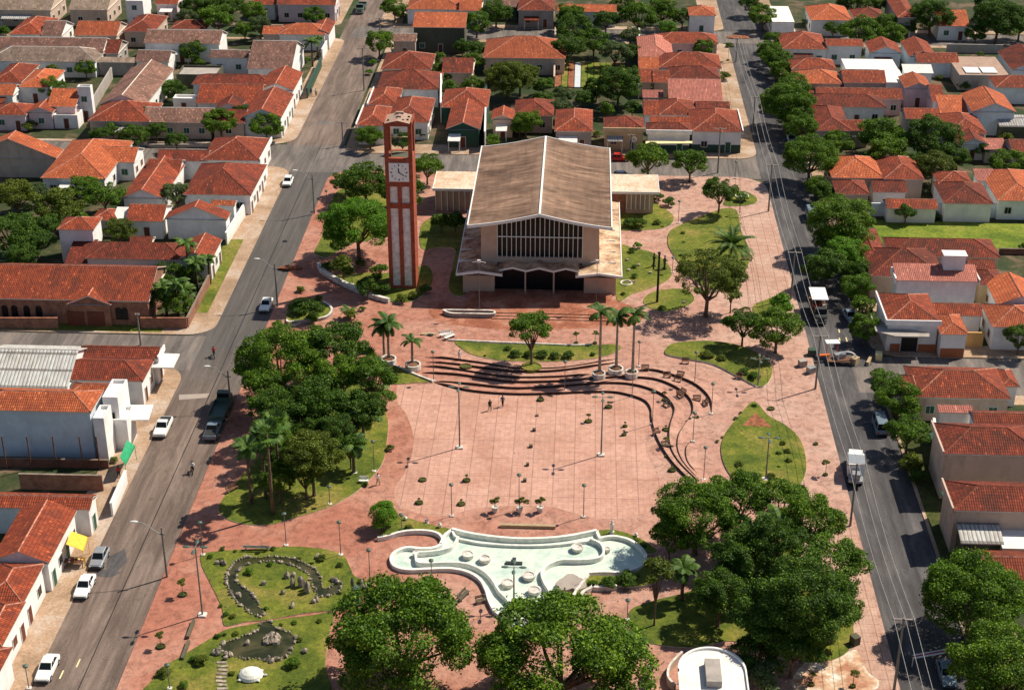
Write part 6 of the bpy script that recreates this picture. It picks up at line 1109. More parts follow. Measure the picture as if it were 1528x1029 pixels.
# small shrubs over the gardens
SH = [('d', 'b2', 1060, 300, 60, 'hedge before the left church wing, left half'), ('d', 'b2', 1140, 300, 60, 'hedge before the left church wing, right half'), ('d', 'c2', 680, 310, 40, 'hedge before the right church wing, left half'), ('d', 'c2', 750, 315, 45, 'hedge before the right church wing, right half'), ('d', 'c2', 850, 165, 40, 'hedge behind the right church wing lawn, left'), ('d', 'c2', 905, 190, 40, 'hedge behind the right church wing lawn, right'),
      ('o', 'c2', 840, 310, 22, 'flower shrub beside the right church wing'), ('l', 'c2', 730, 440, 26, 'lime bush by the right church aisle'), ('d', 'c2', 700, 470, 22, 'dark bush under the lime bush by the aisle'), ('t', 'c2', 715, 560, 18, 'little shrub on the statue lawn, upper'), ('t', 'c2', 715, 615, 20, 'little shrub on the statue lawn, lower'), ('t', 'c2', 650, 715, 15, 'shrub at the foot of the statue lawn'), ('t', 'c2', 985, 370, 15, 'tiny shrub on the centre lawn, upper'), ('t', 'c2', 990, 425, 10, 'tiny shrub on the centre lawn, middle'), ('d', 'c2', 975, 498, 13, 'tiny shrub on the centre lawn, lower'), ('t', 'c2', 870, 800, 26, 'shrub on the small lawn below the black mast'), ('t', 'ne', 695, 252, 40, 'light shrub ring on the round north east lawn'),
      ('d', 'te', 430, 122, 22, 'hedge piece in the round tree lawn, left'), ('d', 'te', 480, 125, 20, 'hedge piece in the round tree lawn, middle'), ('d', 'te', 530, 124, 22, 'hedge piece in the round tree lawn, right'), ('d', 'te', 330, 118, 22, 'hedge piece in the round tree lawn, far left'), ('d', 'te', 380, 122, 20, 'hedge piece behind the round tree trunk'), ('d', 'te', 623, 122, 11, 'dark ball bush in the round tree lawn'), ('d', 'te', 212, 128, 6, 'tiny dark bush on the round tree lawn'), ('t', 'te', 300, 100, 14, 'low shrub at the back of the round tree lawn'),
      ('d', 'te', 1200, 185, 22, 'dark groundcover bush on the leaf shaped lawn, left'), ('d', 'te', 1240, 205, 24, 'dark groundcover bush on the leaf shaped lawn, right'), ('o', 'te', 1060, 122, 24, 'reddish shrub row on the leaf shaped lawn, left'), ('o', 'te', 1110, 135, 20, 'reddish shrub row on the leaf shaped lawn, right'), ('d', 'te', 1236, 317, 11, 'dark ball bush at the tip of the teardrop lawn'), ('o', 'te', 1345, 460, 13, 'brown hedge arc piece on the teardrop lawn, upper'), ('o', 'te', 1365, 490, 14, 'brown hedge arc piece on the teardrop lawn, middle'), ('o', 'te', 1368, 525, 13, 'brown hedge arc piece on the teardrop lawn, lower'), ('o', 'te', 1180, 540, 16, 'flower clump on the teardrop lawn, left'), ('t', 'te', 1330, 497, 12, 'thin sprig on the teardrop lawn'), ('d', 'te', 1330, 550, 8, 'dark clump on the teardrop lawn'), ('o', 'te', 1250, 583, 18, 'brown hedge at the foot of the teardrop lawn, left'), ('o', 'te', 1300, 585, 18, 'brown hedge at the foot of the teardrop lawn, right'), ('d', 'te', 1165, 365, 9, 'dark shrub on the paving, upper left of the teardrop lawn'), ('d', 'te', 1185, 345, 7, 'little dark shrub on the paving, close to the teardrop tip'), ('d', 'te', 1097, 452, 8, 'dark shrub left of the teardrop lawn'), ('d', 'te', 1115, 437, 6, 'little dark shrub left of the teardrop lawn edge'),
      ('d', 'pd', 458, 78, 20, 'clipped dark column bush at the top of the pond lawn'), ('t', 'pd', 375, 130, 22, 'shrub at the upper left corner of the pond lawn'), ('o', 'pd', 440, 160, 26, 'spiky shrub left of the canal top'), ('t', 'pd', 800, 80, 20, 'small shrub behind the bench of the pond lawn'), ('t', 'pd', 545, 98, 14, 'small shrub left of the bench of the pond lawn'), ('o', 'pd', 1120, 140, 32, 'loose shrub at the upper right of the pond lawn'), ('o', 'pd', 1245, 190, 24, 'loose shrub at the right of the pond lawn'), ('t', 'pd', 640, 230, 34, 'shrub inside the canal loop, upper left'), ('t', 'pd', 780, 180, 24, 'shrub inside the canal loop at the top'), ('o', 'pd', 975, 145, 18, 'shrub on the outer canal edge, top'), ('d', 'pd', 1215, 285, 24, 'mushroom shaped dark shrub at the canal end'), ('t', 'pd', 755, 480, 20, 'shrub at the lower canal mouth'), ('d', 'pd', 480, 520, 22, 'dark shrub at the left corner of the pond lawn'), ('o', 'pd', 530, 530, 24, 'spiky shrub at the lower left corner of the pond lawn'), ('t', 'pd', 445, 460, 16, 'small shrub on the left edge of the pond lawn'), ('d', 'pd', 425, 665, 24, 'dark shrub left of the lower pond'), ('d', 'pd', 470, 655, 16, 'small dark shrub beside the one left of the lower pond'), ('o', 'pd', 545, 650, 22, 'reddish low shrub above the lower pond'), ('t', 'pd', 940, 575, 20, 'shrub right of the small bridge'), ('o', 'pd', 850, 590, 16, 'flower clump at the pond mouth'), ('o', 'pd', 975, 690, 22, 'shrub on the right edge of the lower pond'), ('t', 'pd', 930, 840, 52, 'dark low shrub with stone ring below the lower pond'), ('o', 'pd', 1110, 565, 20, 'loose shrub beside the path by the huge tree'), ('d', 'pd', 260, 820, 28, 'clipped dark shrub on the lower left lawn'), ('o', 'pd', 325, 820, 52, 'wide flower shrub on the lower left lawn'), ('o', 'pd', 60, 910, 45, 'bush at the left corner of the lower lawn'), ('t', 'pd', 200, 990, 34, 'small palm-like bush at the bottom edge of the lower lawn'), ('o', 'pd', 520, 915, 22, 'dark bush left of the turtle sculpture'), ('t', 'pd', 820, 815, 18, 'tiny bush at the lower pond edge'), ('t', 'pd', 740, 760 + 0, 1, '') , ('o', 'pd', 1390, 300, 26, 'bush beside the green plinth'), ('d', 'pd', 1400, 400 - 30, 12, 'dark shrub on the right tip of the pond lawn'),
      ('o', 'po', 225, 212, 22, 'fern-like shrub on the bed left of the pool'), ('t', 'po', 190, 230, 18, 'green shrub on the bed left of the pool'), ('o', 'po', 1300, 275, 18, 'low shrub on the bed right of the pool'), ('d', 'po', 1340, 300, 16, 'dark shrub on the bed right of the pool'), ('d', 'po', 1270, 470, 40, 'dark shrub below the right pool basin, centre'), ('t', 'po', 1170, 470, 34, 'shrub below the right pool basin, left'), ('t', 'po', 1100, 475, 26, 'low shrub behind the slanting white wall'), ('l', 'po', 990, 448, 6, 'tiny green sprig by the stepping stones'),
      ('d', 'b3', 770, 640, 22, 'dark bush on the paving right of the left wood lawn'), ('d', 'b3', 630, 845, 18, 'dark ball bush on the edge of the left wood lawn'), ('t', 'b3', 715, 480, 12, 'tiny bush on the upper right of the left wood lawn'), ('t', 'b4', 885, 400, 22, 'small bush above the left huge round tree'), ('o', 'd4', 350, 780, 45, 'brownish bush at the edge of the big wood'), ('t', 'd4', 435, 735, 30, 'green bush at the edge of the big wood'), ('d', 'c4', 1030, 330, 1, '')]
for k, q, u, v, r, lab in SH:
    if lab: T(q, u, v, r, k, lab)
# saplings in rings
def sapling(q, u, v, top, lab, ring=.52, soil='verge', hd='leaf_olive'):
    if 'tiny' in lab or 'small' in lab or 'clump' in lab or 'thin' in lab: ring = .34
    x, y = Q(q, u, v); h = max(.8, hgt(q, u, v, top)) if top else 0
    t = thing('planted_sapling', lab, 'sapling', (x, y, Z), 0, 'saplings in round beds'); b = MB(); b.lathe((0, 0, 0), [(ring, 0), (ring, .22), (ring - .12, .25), (ring - .2, .16), (0, .2)], 14, 0, 1, .9); b.build('bed', 'stone' if soil == 'stone' else soil, t, local=True)
    if h:
        b = MB(); b.tube([(0, 0, .1), (0, 0, h * .8)], [.05, .03], 5); b.build('stem', 'bark', t, local=True); m_ = TRN.choice(TS)[0]; c = link(m_, 'crown', t, (0, 0, h * .85), TRN.random() * 6, (h * .28, h * .28, h * .2)); c.material_slots[0].link = 'OBJECT'; c.material_slots[0].material = M[hd]
for a in (('b3', 955, 825, 0, 'low round plant bed at the left of the tiled court, upper'), ('b3', 1205, 828, 790, 'round plant bed with sapling right of the upper left one'), ('b3', 935, 955, 925, 'round plant bed at the lower left of the tiled court'), ('b3', 1175, 962, 935, 'round plant bed right of the lower left one'), ('c3', 450, 492, 445, 'round bed with bent stem right of centre of the court'), ('c3', 565, 410, 375, 'spiky plant near the steps in the upper right court'), ('c3', 658, 520, 505, 'small round bed in the right of the court'), ('c3', 652, 568, 550, 'tiny yellow plant in the right of the court'), ('c3', 178, 370, 350, 'spiky plant at the top of the court by the steps'), ('c3', 1058, 470, 450, 'bushy plant on the outer right step'), ('c3', 890, 540, 525, 'bushy plant between the right steps, upper'), ('c3', 888, 640, 580, 'thin sapling between the right steps, middle'), ('c3', 898, 690, 0, 'tiny plant between the right steps, lower'), ('c3', 925, 770, 745, 'brown plant between the right steps, lowest'), ('c3', 825, 325, 0, 'orange flower clump on the right steps, upper'), ('c3', 880, 370, 320, 'yellow flower clump with stem on the right steps'), ('c3', 418, 168, 0, 'oval flower bed on the upper steps'), ('a4', 1040, 490, 400, 'young sapling in a green ring on the red pavement, lower left'), ('a4', 915, 785, 700, 'young sapling in a dark ring near the west kerb'), ('c2', 380, 1000, 935, 'thin T shaped sapling in front of the round tree lawn'), ('c2', 487, 1000, 930, 'thin sapling left of the three pot palms'), ('d3', 85, 420, 0, 'fallen brown plant bed on the east paving, upper'), ('d3', 340, 620, 0, 'small brown plant bed on the east paving, lower'), ('d3', 395, 795, 710, 'thin dead sapling on the east paving'), ('c1', 1455 - 1455 + 1243, 345, 245, 'thin sapling by the east pavement kerb north of the church'), ('b2', 262, 700, 0, 'flat green bed on the pink pavement near the west kerb'), ('d4', 315, 1000, 930, 'thin sapling on the pale sand, left'), ('d4', 550, 1010, 920, 'thin sapling on the pale sand, right')): sapling(*a)
for u, v, lab in ((793, 550, 'round stone bed at the foot of the tree before the church steps'),):
    x, y = Q('px', u, v); b = MB(); b.lathe((x, y, Z), [(1.5, 0), (1.5, .45), (1.3, .45), (1.25, .35), (0, .35)], 20, 0, 1, .9); tag(b.build('tree_bed', 'lawn'), lab, 'plant bed')
x, y = Q('te', 140, 178); b = MB(); b.lathe((x, y, Z), [(.85, 0), (.85, .5), (.68, .5), (.66, .4), (0, .4)], 20, 0, 1, .9); tag(b.build('tree_bed', 'verge'), 'round stone planter on the upper left steps', 'plant bed')
# row of flush dark slabs and drains in the court
for i, (u, v, w_) in enumerate(((158, 458, 14), (141, 543, 16), (123, 636, 17), (104, 740, 14), (88, 830, 16))):
    x, y = Q('c3', u, v); s_ = w_ / 3.81 / scale_at(x, y); b = MB(); b.box(x - s_ * .6, y - .2, Z, x + s_ * .6, y + .2, Z + (.4 if i else .2), 0); tag(b.build('concrete_block', 'w_dark'), ['uppermost', 'second', 'middle, largest', 'fourth', 'lowest'][i] + ' low dark block in the row down the middle of the court', 'block', 'dark blocks in the tiled court')
# ------------------------------------------------------------------ palms
def frond_mesh(seed, n, L, droop, lf, up, wdt=.055, mat='leaf_palm', tiers=1):
    R = random.Random(seed); b = MB()
    for k in range(n):
        a = 2 * PI * k * .618 + R.uniform(-.15, .15); e = R.uniform(*up); l = L * R.uniform(.85, 1.1); path = []; p = Vector((0, 0, 0)); S = 9
        for i in range(S + 1):
            path.append(p.copy()); el = e - droop * (i / S) ** 1.3; p = p + Vector((math.cos(a) * math.cos(el), math.sin(a) * math.cos(el), math.sin(el))) * l / S
        side = Vector((-math.sin(a), math.cos(a), 0))
        for i in range(S): b.face([path[i] - side * .03, path[i] + side * .03, path[i + 1] + side * .02, path[i + 1] - side * .02], 0)
        for i in range(1, S + 1):
            for h_ in (0, .5):
                c = path[i - 1].lerp(path[i], h_ + .25) if h_ + .25 < 1 else path[i]; d = (path[i] - path[i - 1]).normalized(); ll = lf * math.sin(PI * min(.96, (i + h_) / (S + 1.2))) ** .6
                for s_ in (-1, 1):
                    t_ = (side * s_ + d * .55 + Vector((0, 0, -.45))).normalized() * ll; w_ = d * wdt * 1.9; b.face([c - w_, c + w_, c + t_ + w_ * .3, c + t_ - w_ * .3], 0)
    return b.mesh('fronds', mat)
def fan_mesh(seed, n=26, r=1.5):
    R = random.Random(seed); b = MB()
    for k in range(n):
        a = k * 2.4; el = R.uniform(-.5, 1.2); d = Vector((math.cos(a) * math.cos(el), math.sin(a) * math.cos(el), math.sin(el))); c = d * r * R.uniform(.5, .75); side = d.cross(Vector((0, 0, 1))).normalized(); up = side.cross(d)
        b.face([Vector((0, 0, 0)), side * .03, c + side * .03, c]); 
        for j in range(9):
            f = (j - 4) / 4 * 1.35; t_ = (d * math.cos(f) + side * math.sin(f)) * r * .62 + Vector((0, 0, -.12 * r)); w_ = (side * math.cos(f) - d * math.sin(f)) * .11; b.face([c, c + t_ * .6 - w_, c + t_, c + t_ * .6 + w_])
    return b.mesh('fronds', 'leaf_palm')
PALM = {'royal': [frond_mesh(1, 15, 2.5, 1.7, .62, (.1, 1.15)), frond_mesh(2, 14, 2.4, 1.8, .6, (.0, 1.2))], 'date': [frond_mesh(3, 44, 4.6, 1.25, .62, (-.25, 1.35), .07)], 'tall': [frond_mesh(4, 16, 2.9, 1.5, .75, (-.1, 1.2), .07), frond_mesh(5, 18, 2.7, 1.6, .8, (-.2, 1.1), .07)], 'fan': [fan_mesh(6), fan_mesh(7)]}
def palm(q, bu, bv, tv, kind, lab, sc=1., z0=Z, tu=None, r=.2, h=None):
    x, y = Q(q, bu, bv); h = h or hgt(q, bu, bv, tv, Z); t = thing('palm_tree', lab, 'palm', (x, y, Z), 0, 'palm trees')
    b = MB(); dx = 0
    if tu is not None: dx = (Q(q, tu, tv, h + Z)[0] - Q(q, bu, tv, h + Z)[0])
    b.tube([(0, 0, 0), (dx * .1, 0, h * .3), (dx * .5, 0, h * .7), (dx, 0, h)], [r * 1.25, r, r * .85, r * .7], 8); b.build('trunk', 'bark_pale' if kind == 'royal' else 'bark', t, local=True, smooth=True, merge=True)
    link(TRN.choice(PALM[kind]), 'fronds', t, (dx, 0, h), TRN.random() * 6, (sc, sc, sc)); return t
for a in (('tw', 822, 780, 600, 'royal', 'short pot palm in the round white planter on the left steps', .75), ('tw', 625, 735, 500, 'royal', 'left of the twin palms above the left steps', 1.0), ('tw', 657, 750, 480, 'royal', 'right of the twin palms above the left steps', 1.05),
          ('c3', 512, 230, -130, 'royal', 'leftmost of the three pot palms on the upper steps', 1.), ('c3', 607, 205, -105, 'royal', 'middle of the three pot palms on the upper steps', .95), ('c3', 700, 228, -115, 'royal', 'rightmost of the three pot palms on the upper steps', 1.),
          ('px', 1089.5, 404, 366, 'date', 'stout date palm with wide drooping fronds on the centre lawn', .95),
          ('a2', 1078, 640, 430, 'tall', 'tallest palm in the walled garden by the stone hall', .8), ('a2', 1195, 660, 520, 'tall', 'palm beside the slanting brick wall', .6), ('a2', 1125, 700, 540, 'tall', 'second palm in the walled garden', .8), ('a2', 950, 850, 680, 'tall', 'low palm in front of the walled garden, left', .8), ('a2', 1015, 850, 660, 'tall', 'low palm in front of the walled garden, middle', .85), ('a2', 900, 640, 590, 'tall', 'broad palm at the back of the walled garden', .7), ('a2', 1060, 830, 700, 'tall', 'low palm at the garden wall corner', .8),
          ('a1', 960, 560, 480, 'tall', 'palm right of the long brown gabled shed', .8), ('b1', 330, 380, 235, 'tall', 'palm by the green street fence, upper', .85), ('b1', 360, 330, 225, 'tall', 'palm by the green street fence, right', .7), ('b1', 205, 400, 320, 'tall', 'palm behind the green street fence', .7), ('a1', 150, 100, 30, 'tall', 'dark palm at the top left between beige roofs', .9),
          ('b3', 105, 1020, 560, 'fan', 'tall fan palm at the left front of the left wood', 1.25), ('b3', 145, 900, 500, 'fan', 'second fan palm at the left front of the left wood', 1.2), ('b3', 65, 930, 600, 'fan', 'thin fan palm nearest the west street', 1.), ('b3', 470, 560, 400, 'tall', 'slim palm in the middle of the left wood', .6), ('b3', 150, 420, 370, 'tall', 'feathery palm at the left of the left wood', 1.1), ('b3', 310, 470, 410, 'tall', 'feathery palm in the middle of the left wood', 1.1), ('b3', 620, 600, 440, 'tall', 'bushy palm at the right of the left wood', 1.1), ('a3', 1430, 960, 630, 'tall', 'leaning palm beside the west street pavement', .85), ('b3', 565, 780, 620, 'tall', 'small palm on the left wood lawn', .8), ('b3', 620, 220, 150, 'fan', 'banana-like palm at the upper right of the left wood', 1.6), ('b3', 690, 330, 260, 'fan', 'banana-like palm at the right of the left wood', 1.3), ('b3', 110, 480, 440, 'fan', 'fan palm crown over the left wood edge', 1.3),
          ('c4', 1280, 330, 110, 'fan', 'fan palm in the big wood, left of three', 1.35), ('c4', 1365, 300, 150, 'tall', 'feathery palm in the big wood, middle of three', 1.), ('c4', 1400, 310, 160, 'fan', 'fan palm in the big wood, behind the middle one', 1.1), ('c4', 1505, 340, 120, 'fan', 'fan palm in the big wood, right of three', 1.3), ('d4', 110, 340, 90, 'tall', 'feathery palm at the right of the wood palms', 1.1), ('c4', 980, 520, 340, 'tall', 'palm in the shade left of the big wood', .8), ('b2', 540, 860, 815, 'tall', 'little palm above the left wood', .6)): palm(*a)
def planter(q, u, v, r, lab, h=.95):
    x, y = Q(q, u, v); t = thing('planter', lab, 'planter', (x, y, Z), 0, 'round white palm planters'); b = MB(); b.lathe((0, 0, 0), [(r * .92, 0), (r, .15), (r, h), (r * .82, h), (r * .8, h - .2)], 28); b.build('bowl', 'planter_white', t, local=True); b = MB(); b.lathe((0, 0, 0), [(r * .82, h - .2), (0, h - .1)], 20); b.build('earth', 'soil', t, local=True)
planter('c3', 508, 245, .95, 'round white planter of the leftmost of three palms'); planter('c3', 605, 218, 1.1, 'round white planter of the middle of three palms'); planter('c3', 693, 238, .95, 'round white planter of the rightmost of three palms'); planter('tw', 825, 800, 1.15, 'round white planter of the single short palm on the left steps'); planter('tw', 655, 760, 1.15, 'round white planter of the twin palms')
# ================================================================== VEHICLES  (built nose towards -y, on the ground at the origin)
def loft(b, secs, m=0, cap=True):
    n = len(secs[0])
    for a, c in zip(secs, secs[1:]):
        for k in range(n): b.face([a[k], a[(k + 1) % n], c[(k + 1) % n], c[k]], m)
    if cap: b.face(secs[0][::-1], m); b.face(secs[-1], m)
def sec(y, w, z0, z1, r=.12): return [(-w + r * .4, y, z0), (w - r * .4, y, z0), (w, y, z0 + r), (w, y, z1 - r), (w - r, y, z1), (-w + r, y, z1), (-w, y, z1 - r), (-w, y, z0 + r)]
def wheel(t, x, y, r=.31):
    b = MB()
    for k in range(18):
        a, c = 2 * PI * k / 18, 2 * PI * (k + 1) / 18; A = [(x + s, y + r * math.cos(q), r + r * math.sin(q)) for s, q in ((-.1, a), (-.1, c), (.1, c), (.1, a))]; b.face(A)
    for s in (-.1, .1): b.face([(x + s, y + r * math.cos(2 * PI * k / 18), r + r * math.sin(2 * PI * k / 18)) for k in range(18)])
    tyre = b.build('wheel', 'rubber', t, local=True); b = MB(); s = .11 if x > 0 else -.11
    b.face([(x + s, y + .19 * math.cos(2 * PI * k / 12), r + .19 * math.sin(2 * PI * k / 12)) for k in range(12)]); b.build('rim', 'grey_metal', tyre, local=True)
def car(paint, shape, loc, rz, label, cat='car', name='car'):
    t = thing(name, label, cat, (*loc, .012), rz, 'vehicles on the streets'); b = MB()
    if shape == 'sedan': prof = [(-2.1, .55, .70, .30, .62), (-1.95, .78, .82, .2, .74), (-1.0, .8, .82, .2, .86), (-.55, .81, .82, .2, .90), (1.35, .81, .82, .2, .92), (1.6, .8, .82, .2, .92), (2.1, .76, .8, .25, .84)]
    elif shape == 'hatch': prof = [(-1.9, .55, .70, .30, .62), (-1.75, .78, .82, .2, .76), (-.9, .8, .82, .2, .88), (1.5, .8, .82, .2, .92), (1.9, .76, .8, .25, .86)]
    elif shape == 'pickup': prof = [(-2.3, .6, .70, .35, .75), (-2.15, .86, .82, .3, .88), (-1.1, .88, .82, .3, 1.0), (-.6, .88, .82, .3, 1.02), (.55, .88, .82, .3, 1.02), (2.35, .87, .82, .35, 1.0)]
    else: prof = [(-2.1, .8, .8, .3, .95), (-1.95, .86, .8, .25, 1.05), (2.05, .86, .8, .25, 1.05), (2.15, .82, .8, .3, .95)]
    loft(b, [sec(y, w_, z0, z1) for y, w_, _, z0, z1 in prof]); body = b.build('body', paint, t, smooth=False, local=True)
    if shape == 'sedan': cab = [(-.75, .86, .70, .90), (-.15, 1.36, .60, .9), (.95, 1.38, .60, .9), (1.55, .93, .68, .9)]
    elif shape == 'hatch': cab = [(-.8, .88, .70, .9), (-.25, 1.38, .60, .9), (1.2, 1.36, .60, .9), (1.75, .93, .68, .9)]
    elif shape == 'pickup': cab = [(-.85, 1.0, .78, 1.0), (-.3, 1.55, .66, 1.0), (.45, 1.55, .66, 1.0), (.6, 1.02, .76, 1.0)]
    else: cab = [(-2.0, 1.04, .82, 1.0), (-1.75, 1.85, .68, 1.0), (1.9, 1.88, .70, 1.0), (2.08, 1.04, .82, 1.0)]
    (y0, zb, w0, _), (y1, zt, w1, _), (y2, zt2, w2, _), (y3, zb3, w3, _) = cab
    base = [(-w0, y0, zb), (w0, y0, zb), (w3, y3, zb3), (-w3, y3, zb3)]; top = [(-w1, y1, zt), (w1, y1, zt), (w2, y2, zt2), (-w2, y2, zt2)]
    g = MB()
    for k in range(4): g.face([base[k], base[(k + 1) % 4], top[(k + 1) % 4], top[k]])
    g.build('windows', 'glass', t, local=True)
    b = MB(); P0 = [(x * 1.02, y, z) for x, y, z in top]; P1 = [(x * .9, y * .95 + .02, z + .05) for x, y, z in top]; b.face(P1)
    for k in range(4): b.face([P0[k], P0[(k + 1) % 4], P1[(k + 1) % 4], P1[k]])
    for k in range(4): b.tube([Vector(base[k]) * 1.0, Vector(top[k])], .045, 4)
    ym = (y1 + y2) / 2
    for s in (-1, 1): b.tube([(s * (w0 + .02), ym, zb), (s * (w1 + .02), ym, zt)], .04, 4)
    b.build('roof', paint, t, local=True)
    L0, L1 = prof[0][0], prof[-1][0]; wy = .62 * (L1 - L0) / 2
    for x in (-.74, .74):
        for y in (L0 + .75, L1 - .75): wheel(t, x, y, .31 if shape != 'pickup' else .37)
    zf = prof[1][4] - .16
    for x in (-.56, .56): b = MB(); b.box(x - .15, L0 + .02, zf - .08, x + .15, L0 + .16, zf + .06); b.build('headlight', 'lamp_glass', t, local=True)
    for x in (-.6, .6): b = MB(); b.box(x - .13, L1 - .08, .6, x + .13, L1 + .02, .76); b.build('tail_light', 'red_plastic', t, local=True)
    for y, s in ((L0, -1), (L1, 1)): b = MB(); b.box(-.76, min(y, y + s * .08), .34, .76, max(y, y + s * .08), .46); b.build('bumper', 'dark_metal', t, local=True)
    b = MB(); b.box(-.5, L0 + .0, zf - .07, .5, L0 + .06 + .04, zf + .04); b.build('grille', 'black', t, local=True)
    if shape == 'pickup': b = MB(); b.box(-.74, .7, 1.005, .74, 2.25, 1.02); b.build('load_bed', 'dark_metal', t, local=True)
    return t
def at(q, u, v): return Q(q, u, v, 0)
d_ = math.radians
car('white_paint', 'sedan', at('a4', 272, 928), 0, 'white sedan parked at the bottom left on the west street'); car('white_paint', 'sedan', at('a4', 484, 462), 0, 'white saloon in the middle of the three cars in a row by the yellow awning')
car('silver_paint', 'hatch', at('a4', 568, 300), 0, 'silver grey hatchback parked nearest the yellow awning'); car('white_paint', 'pickup', at('a3', 928, 545), 0, 'white pickup parked across from the blue truck', 'pickup', 'pickup')
car('white_paint', 'sedan', at('b2', 66, 798), 0, 'white car driving on the west street left of the hedge bed'); car('white_paint', 'hatch', at('b2', 190, 95), 0, 'white hatchback on the west street near the north crossing')
car('blue_paint', 'pickup', at('a3', 1212, 560), PI, 'pale blue pickup cab parked in tree shade by the left wood', 'pickup', 'pickup')
car('blue_paint', 'van', at('d2', 312, 290), 0, 'greyish van parked under the biggest street tree', 'van', 'van'); car('silver_paint', 'hatch', at('d2', 335, 540), PI, 'pale blue car half hidden under the dark low street tree'); car('blue_paint', 'sedan', at('d2', 535, 865), d_(8), 'pale blue car parked in front of the small street tree')
car('blue_paint', 'van', at('d3', 705, 535), PI, 'dark bluish van parked under the round street tree', 'van', 'van'); car('silver_paint', 'hatch', at('d1', 200, 805), 0, 'small silver car in the shade at the east corner trees'); car('blue_paint', 'sedan', at('d4', 1080, 960), 0, 'dark car in deep shade at the lower right corner')
car('red_plastic', 'sedan', at('c1', 622, 912), PI / 2, 'dark red car parked before the yellow house'); car('silver_paint', 'hatch', at('c1', 645, 1015), PI / 2, 'small dark car behind the right church wing')
def truck(loc, rz, label, kind, name='truck'):
    t = thing(name, label, 'truck', (*loc, .012), rz, 'vehicles on the streets'); cp = {'box': 'dark_metal', 'flat': 'lamp_green', 'white': 'white_paint'}[kind]
    b = MB(); loft(b, [sec(-3.3, .8, .5, 1.3, .1), sec(-3.1, .95, .45, 1.5, .1), sec(-2.0, .98, .45, 1.6, .1), sec(-1.3, .98, .45, 1.6, .1)]); b.build('cab', cp, t, local=True)
    g = MB(); A = [(-.9, -2.6, 1.6), (.9, -2.6, 1.6), (.9, -1.35, 1.6), (-.9, -1.35, 1.6)]; B = [(-.82, -2.3, 2.25), (.82, -2.3, 2.25), (.82, -1.4, 2.25), (-.82, -1.4, 2.25)]
    for k in range(4): g.face([A[k], A[(k + 1) % 4], B[(k + 1) % 4], B[k]])
    g.build('windows', 'glass', t, local=True); b = MB(); b.box(-.86, -2.35, 2.25, .86, -1.35, 2.33); b.build('cab_roof', cp, t, local=True)
    b = MB(); b.box(-.45, -1.3, .5, .45, 3.4, .8); b.build('chassis', 'dark_metal', t, local=True)
    if kind == 'box':
        b = MB(); b.box(-1.25, -1., 3.2, 1.25, 3.5, 3.32); b.build('white_roof', 'white_paint', t, local=True)
        b = MB(); b.box(-1.2, -.9, .8, 1.2, 3.4, 1.7); b.build('side_boards', 'wood', t, local=True)
        b = MB()
        for x in (-1.15, 1.15):
            for y in (-.85, 1.2, 3.35): b.box(x - .04, y - .04, 1.7, x + .04, y + .04, 3.2)
        b.build('posts', 'pole_grey', t, local=True); b = MB(); R = random.Random(4)
        for k in range(12): b.obox((R.uniform(-.8, .8), R.uniform(-.6, 3), 1.9), (.6, .6, .5), R.random(), k % 3)
        b.build('cargo', ['wood', 'red_plastic', 'grey_metal'], t, local=True)
    elif kind == 'flat':
        b = MB(); b.box(-1.1, -1.1, .85, 1.1, 3.6, 1.0)
        for r in ((-1.1, -1.1, -1.04, 3.6), (1.04, -1.1, 1.1, 3.6), (-1.04, -1.1, 1.04, -1.02), (-1.04, 3.52, 1.04, 3.6)): b.box(r[0], r[1], 1.0, r[2], r[3], 1.5)
        b.build('load_bed', 'lamp_green', t, local=True)
    else:
        b = MB(); loft(b, [sec(-1.2, 1.05, .8, 2.5, .1), sec(1.9, 1.05, .8, 2.55, .1)]); b.build('tank_body', 'white_paint', t, local=True); b = MB(); b.box(-.9, 1.95, .8, .9, 3.5, 1.1); b.box(-.5, 2.1, 1.1, .5, 3.3, 1.9); b.build('rear_gear', 'silver_paint', t, local=True)
        b = MB(); b.box(-1.06, -.6, 2.56, 1.0, 1.6, 2.62); b.build('top_plate', 'silver_paint', t, local=True)
    for x in (-.82, .82):
        for y in (-2.4, 1.2, 2.3): wheel(t, x, y, .45)
    for x in (-.65, .65): b = MB(); b.box(x - .16, -3.36, .85, x + .16, -3.28, 1.05); b.build('headlight', 'lamp_glass', t, local=True)
    b = MB(); b.box(-.95, -3.45, .4, .95, -3.32, .62); b.build('bumper', 'grey_metal', t, local=True); return t
truck(at('d2', 352, 845), 0, 'open sided truck with bright white roof on the east street', 'box'); truck(at('a3', 1262, 440), PI, 'dark green flatbed truck parked in the shade by the leaning lamp post', 'flat'); truck(at('d3', 560, 790), PI - .12, 'white service truck parked at the east kerb by the paving', 'white')
truck(at('b1', 605, 65), 0, 'small orange road truck at the far end of the west street', 'flat')
t = thing('carousel_cart', 'jumble of market cart with white canopy and round wheel on the east street', 'cart', (*at('vh', 430, 790), .012))
b = MB(); b.box(-1.2, -.6, .5, 2.2, 1.2, .65); b.build('platform', 'wood', t, local=True); b = MB(); b.obox((-.3, 2.6, 2.3), (2., 1.3, .1), .1); b.build('canopy', 'white_paint', t, local=True)
b = MB(); [b.tube([(x, y, .6), (x, y, 2.3)], .04, 4) for x in (-1.1, .5) for y in (2.1, 3.1)]; b.build('post', 'orange_paint', t, local=True)
b = MB(); b.tube([(1.6 + 1.3 * math.cos(a), .2, .9 + 1. * math.sin(a)) for a in [k * PI / 10 for k in range(21)]], .12, 6); b.build('round_arch', 'white_paint', t, local=True); b = MB(); b.obox((-1.6, .8, 1.0), (1.6, .5, .2), .2); b.build('plank', 'orange_paint', t, local=True); b = MB(); b.obox((.6, .8, 1.0), (1.6, .9, .7), .3); b.build('box', 'silver_paint', t, local=True)
